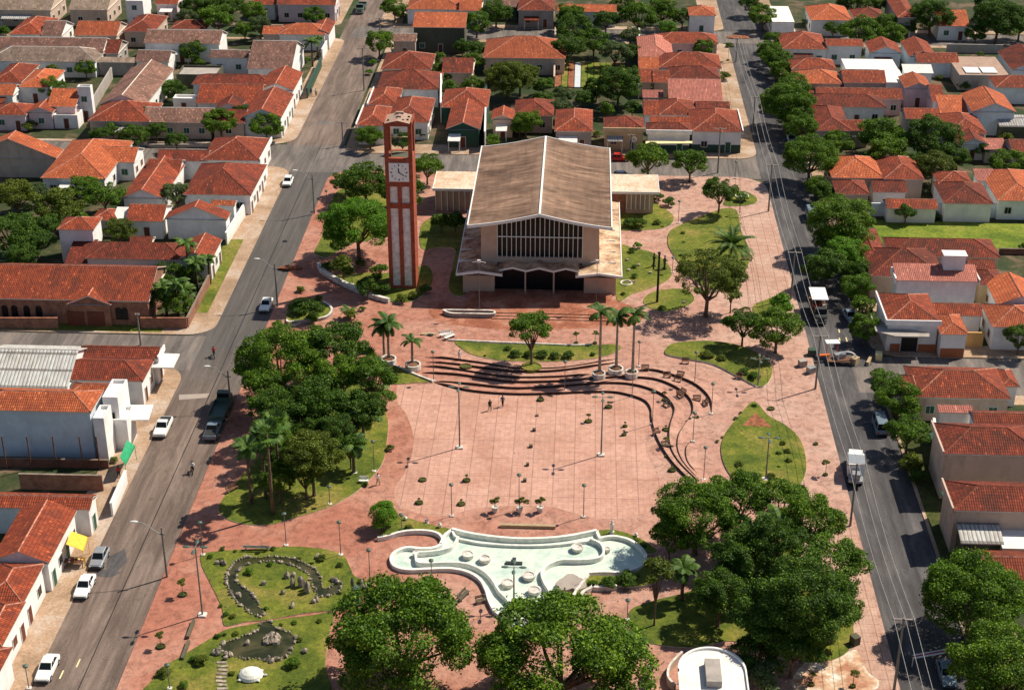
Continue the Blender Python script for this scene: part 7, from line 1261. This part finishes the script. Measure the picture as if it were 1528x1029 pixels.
for k, (q, u, v, m_, lab) in enumerate((('vh', 200, 710, 'w_green', 'dark green market box beside the east street pole'), ('vh', 110, 815, 'w_grey', 'dark greyish market crate on the pavement by the east street pole'), ('vh', 190, 880, 'grey_metal', 'small grey market crate on the pavement by the east street pole'), ('vh', 610, 790, 'cloth_khaki', 'brown sack pile on the road right of the cart'), ('vh', 750, 775, 'cloth_khaki', 'yellowish barrier beam lying right of the cart'), ('vh', 840, 745, 'awning_pale', 'pale crate at the right end of the yellowish barrier'), ('vh', 650, 325, 'awning_pale', 'pale crate under the small street tree'), ('d4', 560, 770, 'w_dark', 'dark litter bin on the lawn edge at the east pavement'), ('a4', 1000, 905, 'cloth_dark', ''))):
    if not lab: continue
    x, y = Q(q, u, v, 0); b = MB(); s_ = (2.2, .4, .5) if 'beam' in lab else (1.1, .9, 1.) if 'bin' not in lab else (.9, .8, 1.1); b.obox((x, y, s_[2] / 2 + .02), s_, .3 * k); b.obox((x, y, s_[2] + .05), (s_[0] * 1.05, s_[1] * 1.05, .06), .3 * k); tag(b.build('crate' if 'bin' not in lab else 'litter_bin', m_), lab, 'crate' if 'bin' not in lab else 'bin')
b = MB(); p0, p1 = Q('d4', 895, 840, 1.3), Q('d4', 1115, 800, 1.3); a, c = Vector((*p0, 1.3)), Vector((*p1, 1.3)); d = c - a
for k in range(3): b.obox(((a + c) / 2 + Vector((0, .22 * k - .2, .0))), (d.length, .18, .08), math.atan2(d.y, d.x), k % 2)
for p in (a, c): b.tube([(p.x, p.y, 0), (p.x, p.y, 1.3)], .05, 5, 0)
tag(b.build('road_barrier', ['white_paint', 'red_plastic']), 'long white and red striped road barrier in the lower right shade', 'barrier')
# bicycles / riders and people
def person(loc, rz, lab, shirt, trousers, pose='walk', name='person'):
    t = thing('person', lab, 'person', loc, rz, 'people in the square and streets'); me = bpy.data.meshes.new('body')
    J = {'pel': (0, 0, .93), 'bel': (0, .01, 1.1), 'che': (0, .0, 1.32), 'nk': (0, .01, 1.48), 'hd': (0, -.01, 1.58), 'ht': (0, 0, 1.70)}
    st_ = .2 if pose == 'walk' else .05
    for s, n in ((-1, 'l'), (1, 'r')):
        f = s * st_
        if pose == 'ride': J.update({n + 'h': (s * .1, 0, .9), n + 'k': (s * .16, -.42, .85), n + 'a': (s * .14, -.3, .42), n + 't': (s * .14, -.45, .38), n + 's': (s * .19, 0, 1.4), n + 'e': (s * .27, -.2, 1.2), n + 'w': (s * .26, -.45, 1.12)})
        else: J.update({n + 'h': (s * .1, 0, .9), n + 'k': (s * .11, -f * .6 - .03, .5), n + 'a': (s * .11, f * -.9 + .04, .09), n + 't': (s * .12, f * -.9 - .14, .04), n + 's': (s * .19, 0, 1.41), n + 'e': (s * .25, f * .6 + .03, 1.14), n + 'w': (s * .27, f * 1.0 - .05, .9)})
    E_ = [('pel', 'bel'), ('bel', 'che'), ('che', 'nk'), ('nk', 'hd'), ('hd', 'ht')]
    RD = {'pel': .13, 'bel': .12, 'che': .145, 'nk': .055, 'hd': .095, 'ht': .07}
    for n in 'lr':
        E_ += [('pel', n + 'h'), (n + 'h', n + 'k'), (n + 'k', n + 'a'), (n + 'a', n + 't'), ('che', n + 's'), (n + 's', n + 'e'), (n + 'e', n + 'w')]; RD.update({n + 'h': .09, n + 'k': .06, n + 'a': .04, n + 't': .035, n + 's': .06, n + 'e': .043, n + 'w': .028})
        w_ = Vector(J[n + 'w']); dn = (w_ - Vector(J[n + 'e'])).normalized(); pm = w_ + dn * .06; J[n + 'p'] = tuple(pm); RD[n + 'p'] = .03; E_.append((n + 'w', n + 'p')); sd_ = Vector((0, 1, 0)).cross(dn).normalized()
        for i in range(4): k = n + 'f%d' % i; J[k] = tuple(pm + dn * (.085 - .012 * abs(i - 1.3)) + Vector((0, (i - 1.5) * .022, 0))); RD[k] = .009; E_.append((n + 'p', k))
        k = n + 'th'; J[k] = tuple(w_ + dn * .05 + Vector((0, -.05, 0))); RD[k] = .01; E_.append((n + 'w', k))
    ks = list(J); me.from_pydata([J[k] for k in ks], [(ks.index(a), ks.index(c)) for a, c in E_], []); me.materials.append(M['skin'])
    o = bpy.data.objects.new('body', me); SC.collection.objects.link(o); o.parent = t; m_ = o.modifiers.new('Skin', 'SKIN')
    for i, k in enumerate(ks): me.skin_vertices[0].data[i].radius = (RD[k], RD[k] * (.8 if k in ('che', 'bel', 'pel') else 1)); me.skin_vertices[0].data[i].use_root = (k == 'pel')
    o.modifiers.new('Sub', 'SUBSURF').levels = 1; o.modifiers['Sub'].render_levels = 1
    b = MB(); b.lathe((0, 0, 0), [(.175, .92), (.17, 1.08), (.19, 1.3), (.20, 1.4), (.08, 1.49)], 12, 0, 1, .72)
    for n in 'lr': b.tube([J[n + 's'], J[n + 'e']], [.075, .06], 8)
    b.build('shirt', shirt, t, local=True); b = MB()
    b.lathe((0, 0, 0), [(.15, .8), (.175, .94), (.165, 1.0)], 12, 0, 1, .75)
    for n in 'lr': b.tube([J[n + 'h'], J[n + 'k'], J[n + 'a']], [.1, .075, .06], 8)
    b.build('trousers', trousers, t, local=True); b = MB(); b.lathe((0, .012, 1.6), [(.105, -.02), (.108, .05), (.08, .11), (0, .135)], 12); b.build('hair', 'hair', t, local=True)
    b = MB(); b.box(-.012, -.125, 1.585, .012, -.1, 1.615); b.box(-.05, -.105, 1.615, -.02, -.095, 1.63, 1); b.box(.02, -.105, 1.615, .05, -.095, 1.63, 1); b.box(-.03, -.104, 1.545, .03, -.095, 1.555, 2); b.build('face', ['skin', 'black', 'cloth_red'], t, local=True); return t
def PG(q, u, v): return (*Q(q, u, v), Z + .01)
person(PG('b3', 1338, 428), .3, 'left of two walkers in dark clothes on the court near the steps', 'cloth_dark', 'cloth_dark'); person(PG('b3', 1410, 405), -.3, 'right of two walkers in dark clothes on the court near the steps', 'cloth_blue', 'cloth_dark'); person(PG('b3', 703, 850), .8, 'person in white shirt walking at the edge of the left wood lawn', 'cloth_white', 'cloth_khaki'); person(PG('b1', 322, 545), .4, 'left of two dark clothed people on the white pavement of the far west street', 'cloth_blue', 'cloth_dark'); person(PG('b1', 350, 548), .2, 'right of two people standing on the white pavement of the far west street', 'cloth_white', 'cloth_dark'); person(PG('vh', 795, 690), 1.2, 'person in pale blue standing under the trees by the corner shop', 'blue_paint', 'cloth_blue', 'stand'); person(PG('te', 117, 147), .5, 'person in white at the top of the left steps', 'cloth_white', 'cloth_white', 'stand'); person(PG('a3', 678, 808), .3, 'person in pinkish shirt in the yard doorway below the green awning', 'cloth_red', 'cloth_dark', 'stand')
def bike(q, u, v, rz, lab, col, shirt, plab):
    x, y = Q(q, u, v, 0); t = thing('motorbike', lab, 'motorbike', (x, y, .012), rz, 'motorbikes on the west street'); b = MB()
    for yy in (-.62, .62):
        w_ = MB(); w_.tube([(0, yy + .28 * math.cos(a), .3 + .28 * math.sin(a)) for a in [k * PI / 8 for k in range(17)]], .06, 6, cap=False); w_.build('wheel', 'rubber', t, local=True)
    b.tube([(0, -.6, .3), (0, -.4, .85), (0, -.3, 1.0)], .035, 5); b.tube([(-.3, -.3, 1.03), (.3, -.3, 1.03)], .02, 5); b.tube([(0, -.35, .7), (0, .1, .45), (0, .6, .32)], .06, 5); b.build('frame', 'dark_metal', t, local=True)
    b = MB(); b.blob((0, -.12, .78), (.14, .26, .13), 0, 1, 2, .05); b.build('fuel_tank', col, t, local=True); b = MB(); b.box(-.12, .1, .76, .12, .7, .85); b.build('seat', 'black', t, local=True)
    person((x - math.sin(rz) * .25 * 0, y, .012), rz, plab, shirt, 'cloth_dark', 'ride')
bike('a3', 1218, 122, PI + .25, 'motorbike with red tank at the west cross street mouth', 'red_plastic', 'cloth_red', 'rider in red on the motorbike at the west cross street mouth'); bike('a3', 1098, 780, .1, 'motorbike with dark tank in the middle of the west street', 'black', 'cloth_white', 'rider in white on the motorbike in the middle of the west street')
# ================================================================== LAMPS, POLES, WIRES
def mast(q, bu, bv, tv, lab, heads=4, grp='tall four headed lamp masts'):
    h = hgt(q, bu, bv, tv); x, y = Q(q, bu, bv); t = thing('lamp_mast', lab, 'street lamp', (x, y, Z), 0, grp)
    b = MB(); b.tube([(0, 0, 0), (0, 0, h)], [.11, .07], 8); b.build('pole', 'pole_grey', t, local=True); b = MB(); b.prism([(-.45, -.4), (.45, -.4), (.45, .4), (-.45, .4)], 0, .22); b.build('footing', 'planter_white', t, local=True)
    b = MB(); b.tube([(-.7, 0, h - .05), (.7, 0, h - .05)], .04, 5); b.tube([(0, -.7, h - .05), (0, .7, h - .05)], .04, 5); b.build('cross_arm', 'pole_grey', t, local=True)
    for k in range(heads): a = k * PI / 2; b = MB(); b.blob((1.0 * math.cos(a), 1.0 * math.sin(a), h), (.45 if k % 2 == 0 else .22, .22 if k % 2 == 0 else .45, .1), 0, k, 2, .03); b.build('lamp_head', 'lamp_green', t, local=True)
for a in (('px', 686, 668, 577, 'tall lamp mast on the left of the tiled court'), ('px', 897, 679, 592, 'tall lamp mast on the right of the tiled court'), ('pd', 325, 530, 70, 'tall lamp mast at the left edge of the pond lawn'), ('te', 1250, 245, 140, 'tall lamp mast at the tip of the leaf shaped lawn'), ('te', 1280, 600, 440, 'tall lamp mast on the teardrop lawn'), ('po', 722, 580, 400, 'tall lamp mast standing in front of the fountain pool centre')): mast(*a)
def glamp(q, bu, bv, tv, lab, foot=True):
    h = max(2.5, hgt(q, bu, bv, tv)); x, y = Q(q, bu, bv); t = thing('garden_lamp', lab, 'lamp', (x, y, Z), 0, 'slim garden lamps'); b = MB(); b.tube([(0, 0, 0), (0, 0, h)], [.06, .045], 6); b.build('pole', 'pole_grey', t, local=True)
    if foot: b = MB(); b.prism([(-.25, -.22), (.25, -.22), (.25, .22), (-.25, .22)], 0, .15); b.build('footing', 'planter_white', t, local=True)
    b = MB(); b.lathe((0, 0, h - .05), [(.08, 0), (.26, .12), (.3, .3), (.1, .42), (0, .44)], 10); b.build('lamp_head', 'lamp_green', t, local=True)
for a in (('b4', 180, 208, 35, 'slim lamp on the paving between the left wood and the pond lawn'), ('b4', 490, 262, 82, 'slim lamp at the upper right corner of the pond lawn'), ('b4', 657, 428, 240, 'slim lamp right of the pond lawn on red paving'), ('b4', 1008, 470, 300, 'slim lamp in front of the left pool channel'), ('po', 427, 158, 15, 'slim lamp at the lower left edge of the tiled court'), ('po', 1052, 163, 18, 'slim lamp at the lower right edge of the tiled court'), ('po', 190, 240, 160, 'slim lamp on the bed beside the clipped bush tree'), ('te', 18, 225, 118, 'slim lamp at the left end of the steps'), ('te', 516, 262, 155, 'slim lamp on the middle of the steps'), ('te', 113, 232 + 30, 238 - 5, ''), ('c3', 55, 990, 800, 'slim lamp in the row of three topiaries'), ('te', 772, 284, 190, 'slim lamp in front of the right pot palm on the steps'), ('te', 849, 390, 268, 'slim lamp on the right steps near the court edge'), ('te', 1010, 232, 120, 'slim lamp between the steps and the leaf shaped lawn'), ('te', 1003, 455, 350, 'slim lamp at the outer right steps'), ('te', 1073, 350, 240, 'slim lamp at the end of the outermost step'), ('te', 1044, 600, 482, 'slim lamp left of the teardrop lawn'), ('te', 797, 170, 80, 'slim lamp right of the round tree lawn'), ('b3', 572, 785, 690, 'slim lamp on the left wood lawn, middle'), ('b3', 680, 775, 610, 'slim lamp at the right edge of the left wood lawn'), ('b3', 428, 962, 868, 'slim lamp at the lower end of the left wood lawn'), ('ne', 325, 408, 283, 'slim lamp at the upper left of the centre lawn'), ('ne', 685, 358, 255, 'slim lamp by the small round lawn'), ('ne', 290, 700, 640, 'slim lamp on the path by the centre lawn'), ('b2', 555, 665, 570, 'slim lamp on the lawn inside the white low wall'), ('b2', 412, 232, 138, 'slim lamp at the edge of the lawn near the west street'), ('b2', 355, 445, 345, ''), ('pd', 105, 1020, 870, 'slim lamp on the lower left lawn edge'), ('a4', 1155, 262, 85, 'slim lamp at the top left of the pond lawn'), ('a4', 165, 1020, 900, 'slim lamp on the west pavement at the bottom left'), ('ne', 660, 145, 50, 'slim lamp at the north east corner paving'), ('c4', 670, 630, 545, 'slim lamp on the paving right of the right huge round tree'), ('d4', 135, 900, 800, 'slim lamp in the shade of the big wood')):
    if a[4]: glamp(*a)
def slamp(q, bu, bv, tv, au, av, lab, double=False):   # wooden pole with curved arm
    h = hgt(q, bu, bv, tv, 0.12); x, y = Q(q, bu, bv); t = thing('street_lamp', lab, 'street lamp', (x, y, 0), 0, 'street lamps of the west street'); b = MB(); b.tube([(0, 0, 0), (0, 0, h)], [.15, .10], 8); b.build('pole', 'pole_grey', t, local=True)
    zt = h - .5; ax = Q(q, au, av, zt + 1.2)[0] - x; b = MB(); b.tube([(0, 0, zt - .6), (ax * .35, 0, zt + .2), (ax * .7, 0, zt + 1.0), (ax, 0, zt + 1.2)], .05, 6); b.build('arm', 'grey_metal', t, local=True); b = MB(); b.blob((ax - .2, 0, zt + 1.2), (.5, .17, .12), 0, 1, 2, .03); b.build('lamp_head', 'lamp_glass', t, local=True)
    b = MB(); b.box(-.4, -.05, h - .9, .4, .05, h - .8); b.build('cross_arm', 'pole_grey', t, local=True); return Vector((x, y, h))
W1 = slamp('a4', 950, 385, 100, 765, 85, 'curved arm street lamp on the west kerb nearest the pond garden'); W2 = slamp('a3', 1312, 408, 200, 1170, 212, 'curved arm street lamp beside the parked trucks'); W3 = slamp('b2', 130, 790, 540, 10, 540, 'curved arm street lamp by the hedge bed'); W4 = slamp('b2', 340, 262, 35, 237, 12, 'curved arm street lamp left of the tree behind the tower')
def pole(q, bu, bv, tv, lab, cross=1.15, z0=.12):
    h = hgt(q, bu, bv, tv, z0); x, y = Q(q, bu, bv, z0); t = thing('utility_pole', lab, 'utility pole', (x, y, 0), 0, 'utility poles'); b = MB(); b.tube([(0, 0, 0), (0, 0, h)], [.16, .10], 8); b.build('pole', 'pole_grey', t, local=True); b = MB(); b.box(-cross, -.06, h - .25, cross, .06, h - .12)
    b.build('cross_arm', 'w_grey', t, local=True); b = MB()
    for s in (-1, 0, 1): b.lathe((s * cross * .9, 0, h - .12), [(.05, 0), (.06, .12), (0, .16)], 6)
    b.build('insulators', 'planter_white', t, local=True); return Vector((x, y, h)), cross
EP = [pole('px', 1334, 1029, 920, 'utility pole with crossarm at the bottom right'), pole('px', 1268.6, 784, 690, 'utility pole beside the white service truck'), pole('px', 1216.7, 580, 499, 'utility pole beside the market cart'), pole('px', 1180, 446, 374, 'utility pole between the date palm and the trees'), pole('px', 1146.6, 315.4, 244, 'utility pole at the north east corner of the square'), pole('px', 1123, 196, 143, 'utility pole with crossarm before the white and green corner shop', .9), pole('px', 1098, 92, 56, 'utility pole far up the east street', .9)]
pole('px', 1071, 257, 190, 'utility pole with lamp at the front of the corner shop'); pole('b1', 502, 825, 690, 'utility pole at the tree on the north street corner'); pole('b1', 622, 512, 270, 'utility pole on the west edge of the north block'); pole('b1', 712, 182, 100, 'utility pole at the far crossing'); pole('a2', 800, 1005, 825, 'bent grey pole before the stone hall', .3); pole('c1', 690, 895, 760, 'post with round dish sign before the yellow house', .7); pole('d1', 545, 900, 770, 'thin pole between the round trees on the east side', .3); pole('d1', 1375, 915, 820, 'thin pole behind the bright orange roof', .3); pole('ne', 565, 110, -50, 'tall pale pole by the north street') if 0 else None
# black lamp mast on small lawn
x, y = Q('ne', 200, 875); h = hgt('ne', 200, 875, 590); t = thing('black_mast', 'thick black lamp mast on the small lawn right of the church', 'street lamp', (x, y, Z)); b = MB(); b.tube([(0, 0, 0), (0, 0, h)], [.2, .16], 8); b.build('pole', 'black', t, local=True); b = MB(); b.tube([(-.8, 0, h * .68), (.9, 0, h * .68)], .06, 5); b.tube([(-.8, 0, h * .68), (-.85, 0, h * .85)], .13, 6); b.tube([(.9, 0, h * .68), (.95, 0, h * .82)], .13, 6); b.lathe((0, 0, h), [(.22, 0), (.3, .2), (0, .5)], 8); b.build('lamp_arms', 'black', t, local=True)
def wires(P, lab, offs, name='power_line'):
    b = MB()
    for (a, ca), (c, cc) in zip(P, P[1:]):
        for o_ in offs:
            A = a + Vector((o_ * ca, 0, .02)); C_ = c + Vector((o_ * cc, 0, .02)); L = [A.lerp(C_, k / 8) + Vector((0, 0, -1.0 * math.sin(PI * k / 8))) for k in range(9)]; b.tube(L, .028, 4, cap=False)
    return tag(b.build(name, 'wire'), lab, 'power line', 'overhead wires')
south = (EP[0][0] + Vector((0, -45, 0)), EP[0][1])
wires([south] + EP, 'left wire of the three along the east street', (-.9,)); wires([south] + EP, 'middle wire of the three along the east street', (0.12,)); wires([south] + EP, 'right wire of the three along the east street', (.9,))
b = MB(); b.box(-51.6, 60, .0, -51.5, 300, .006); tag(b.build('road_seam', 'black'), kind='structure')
# ================================================================== BENCHES, TOPIARIES, SIGNS
def bench(q, u, v, rz, lab, mat='wood', L=1.9):
    if 'low bar' in lab:
        x, y = Q(q, u, v); b = MB(); b.box(x - .16, y - L * .45, Z, x + .16, y + L * .45, Z + .4); tag(b.build('bench', 'w_dark'), lab, 'bench', 'low bar seats'); return
    if q == 'te': L = 1.15; mat = 'w_dark' if 'dark' in lab else 'wood'
    x, y = Q(q, u, v); t = thing('bench', lab, 'bench', (x, y, Z), rz, 'park benches')
    b = MB()
    for k in range(3): b.box(-L / 2, -.24 + k * .17, .42, L / 2, -.1 + k * .17, .47)
    b.build('seat', mat, t, local=True); b = MB()
    for k in range(2): b.obox((0, .3 + .03 * k, .62 + .18 * k), (L, .05, .13), 0, 0, -.15)
    b.build('backrest', mat, t, local=True)
    for s in (-1, 1): b = MB(); b.box(s * L * .4 - .04, -.22, 0, s * L * .4 + .04, .3, .42); b.box(s * L * .4 - .04, .24, .42, s * L * .4 + .04, .3, .85); b.build('leg', 'w_grey', t, local=True)
for a in (('pd', 690, 90, PI, 'long wooden bench behind the pond lawn', 'grey_metal', 3.2), ('te', 822, 185, 0, 'greenish bench at the top of the right steps'), ('te', 955, 210, -.3, 'bench on the upper right step, first'), ('te', 945, 226, -.3, 'bench on the upper right step, just below the first'), ('te', 962, 275, -.9, 'bench on the second right step'), ('te', 955, 285, 2.2, 'low seat slab below the bench on the second right step'), ('te', 1018, 302, 0, 'small seat on the outer right step'), ('te', 1048, 315, -1.3, 'seat near the end of the outermost step'), ('te', 903, 320, -.9, 'dark seat between the curving right steps'), ('te', 898, 478, .1, 'dark seat on the middle right steps'), ('te', 865, 428, .6, 'thin seat between the right steps, left'), ('te', 1178, 216, -.3, 'reddish bench below the leaf shaped lawn'), ('te', 975, 158, -.1, 'bench above the leaf shaped lawn path'), ('te', 905, 212, .2, 'pale bench near the outermost step'), ('ne', 730, 628, .1, 'small pink kiosk seat by the date palm lawn'), ('tw', 1080, 585, .8, 'slanting white seat left of the round tree lawn', 'white_paint'), ('tw', 1050, 570, .4, 'second slanting white seat left of the round tree lawn', 'white_paint'), ('po', 485, 545, 1.1, 'dark tilted seat between the pool and the left huge tree', 'w_dark'), ('po', 565, 570, .4, 'small black seat by the pool channel end', 'w_dark', 1.2), ('a4', 1085, 690, 1.25, 'long dark low bar seat on the red pavement, upper', 'w_dark', 3.4), ('a4', 1055, 810, 1.25, 'long dark low bar seat on the red pavement, lower', 'w_dark', 3.4), ('a3', 1325, 885, .9, 'pale bench at the left edge of the left wood lawn'), ('b3', 620, 840, 0, 'white bench on the lawn edge near the walking person', 'white_paint', 1.2)): bench(*a)
for u, v, tv, lab in ((632, 138, 75, 'left of three potted topiaries below the court'), (750, 138, 72, 'middle of three potted topiaries below the court'), (846, 138, 85, 'right of three potted topiaries below the court')):
    x, y = Q('po', u, v); t = thing('potted_topiary', lab, 'potted plant', (x, y, Z), 0, 'three potted topiaries'); b = MB(); b.lathe((0, 0, 0), [(.32, 0), (.4, .5), (.42, .75), (.34, .75), (.3, .65), (0, .65)], 14); b.build('pot', 'planter_white', t, local=True); b = MB(); b.tube([(0, 0, .6), (0, 0, 1.7)], .05, 5); b.build('stem', 'bark', t, local=True)
    for k in range(2 if 'middle' not in lab else 3): c = link(TRN.choice(TS)[0], 'crown', t, ((k - .5) * .5, 0, 1.5 + .35 * (k % 2)), k * 2, (.5, .45, .4)); c.material_slots[0].link = 'OBJECT'; c.material_slots[0].material = M['leaf_olive']
for q, u, v, tv, lab in (('po', 1187, 248, 175, 'white statue on the bed at the right of the pool back wall'), ('po', 1302, 262, 238, 'short white post figure right of the statue'), ('po', 208, 185, 158, 'small white post on the left pool bed, left'), ('po', 371, 220, 188, 'small white post on the left pool bed, right'), ('po', 308, 195, 180, 'small pale urn on the left pool bed wall')):
    x, y = Q(q, u, v); h = max(.8, hgt(q, u, v, tv)); b = MB(); b.lathe((x, y, Z), [(.3, 0), (.3, h * .25), (.16, h * .3), (.2, h * .5), (.24, h * .72), (.1, h * .8), (.15, h * .9), (0, h)], 12); tag(b.build('statue', 'planter_white'), lab, 'statue')
x, y = Q('pd', 1355, 450); b = MB(); b.box(x - .4, y - .3, Z, x + .4, y + .5, Z + 2.2); b.box(x - .6, y - .5, Z, x + .6, y + .7, Z + .25); b.lathe((x - .3, y, Z + 2.2), [(.2, 0), (.22, .9), (0, 1.5)], 8); tag(b.build('green_plinth', 'lamp_green'), 'tall green plinth with a dark figure at the right of the pond lawn', 'monument'); sheet('earth_bed', spline(QP('pd', [(1270, 420), (1300, 400), (1330, 425), (1400, 405), (1415, 440), (1380, 470), (1310, 450)])), Z + .1, 'redsoil')
sheet('earth_bed', QP('te', [(1190, 398), (1240, 350), (1305, 405)]), Z + .21, 'redsoil')
for q, u, v, r, lab in (('c2', 665, 660, .9, 'white stone ring bed on the statue lawn'), ('ne', 700, 250, 1.2, 'pale stone ring on the small round lawn')):
    x, y = Q(q, u, v); b = MB(); b.tube([(x + r * math.cos(a), y + r * math.sin(a), Z + .15) for a in [k * PI / 10 for k in range(21)]], .14, 6); tag(b.build('stone_ring', 'planter_white'), lab, 'stone ring')
for q, u, v, lab in (('ne', 180, 665, 'dark carved statue left of the black mast'), ('ne', 243, 680, 'dark carved statue right of the black mast')):
    x, y = Q(q, u, v); b = MB(); b.lathe((x, y, Z), [(.4, 0), (.35, .3), (.15, .5), (.2, 1.2), (.3, 1.8), (.1, 2.1), (.14, 2.4), (0, 2.6)], 10, 0, 1, .7); b.obox((x + .3, y, Z + 1.6), (.5, .12, .12), 0, 0, 0, .6); tag(b.build('statue', 'bronze'), lab, 'statue', 'statues')
for k, (u, v) in enumerate(((20, 630), (30, 690), (90, 660), (360, 880), (160, 705), (60, 760))):
    x, y = Q('ne', u, v); b = MB(); b.blob((x, y, Z + .2), (.35, .3, .3), 0, k); tag(b.build('garden_rock', 'stone'), ['pale rock at the church side of the statue lawn, upper', 'pale rock at the church side of the statue lawn, middle', 'small rock in the middle of the statue lawn', 'white rock on the small lawn below the black mast', 'rock near the dark statues', 'rock at the lower edge of the statue lawn'][k], 'rock', 'rocks of the statue lawn')
x, y = Q('tw', 930, 555); b = MB(); b.blob((x, y, Z + .1), (1.3, .6, .18), 0, 3); b.blob((x + .4, y - .3, Z + .1), (.6, .4, .2), 1, 4); tag(b.build('leaf_pile', ['cloth_khaki', 'cloth_dark']), 'small brown and black heap on the paving before the church', 'heap')
x, y = Q('b2', 205, 575); b = MB(); b.blob((x, y, Z + .15), (1.9, .8, .35), 0, 3, 2, .2); tag(b.build('earth_pile', 'redsoil'), 'pile of tan earth at the west kerb by the low white wall', 'heap')
x, y = Q('c1', 1300, 215, 0); b = MB(); b.blob((x, y, .1), (2.6, 1.6, .3), 0, 3, 2, .15); tag(b.build('traffic_bed', 'redsoil'), 'small brown earth island at the far east crossing', 'heap')
t = thing('street_sign', 'round pale sign on the post by the yellow house', 'sign', (*Q('c1', 705, 895), Z)); b = MB(); b.tube([(0, 0, 0), (0, 0, 3.6)], .05, 5); b.build('post', 'pole_grey', t, local=True); b = MB(); b.tube([(0, -.1, 3.6), (0, 0, 3.6)], .55, 16); b.build('disc', 'planter_white', t, local=True)
# road paint
b = MB(); b.poly(QP('a3', [(1018, 338), (1192, 330), (1175, 355), (1018, 368)], .0), .012); tag(b.build('road_marking', 'w_grey'), kind='structure')
b = MB()
for q, u, v in (('a4', 445, 875), ('a4', 350, 940), ('vh', 470, 560), ('vh', 535, 555), ('vh', 463, 470)): x, y = Q(q, u, v, 0); b.box(x - .08, y - .7, .009, x + .08, y + .7, .012)
tag(b.build('road_marking', 'awning_pale'), kind='structure')

for q, u, v, rx, ry, mt in (('a4', 665, 300, 1.2, 2.6, 'asphalt_east'), ('a4', 610, 365, 1.6, .8, 'asphalt_east'), ('b1', 400, 700, 2.2, 1.2, 'asphalt_cross'), ('d3', 560, 160, 2.6, 1.4, 'asphalt_east'), ('b2', 170, 420, .5, .6, 'black'), ('a3', 860, 930, .35, .4, 'w_dark'), ('d3', 620, 500, .4, .4, 'black'), ('c1', 1330, 470, .4, .4, 'black')):
    x, y = Q(q, u, v, 0); RR = random.Random(u); P = [(x + rx * math.cos(a) * RR.uniform(.75, 1.1), y + ry * math.sin(a) * RR.uniform(.75, 1.1)) for a in [k * PI / 7 for k in range(14)]]; sheet('road_patch', P, .014 + .0001 * (u % 7), mt)
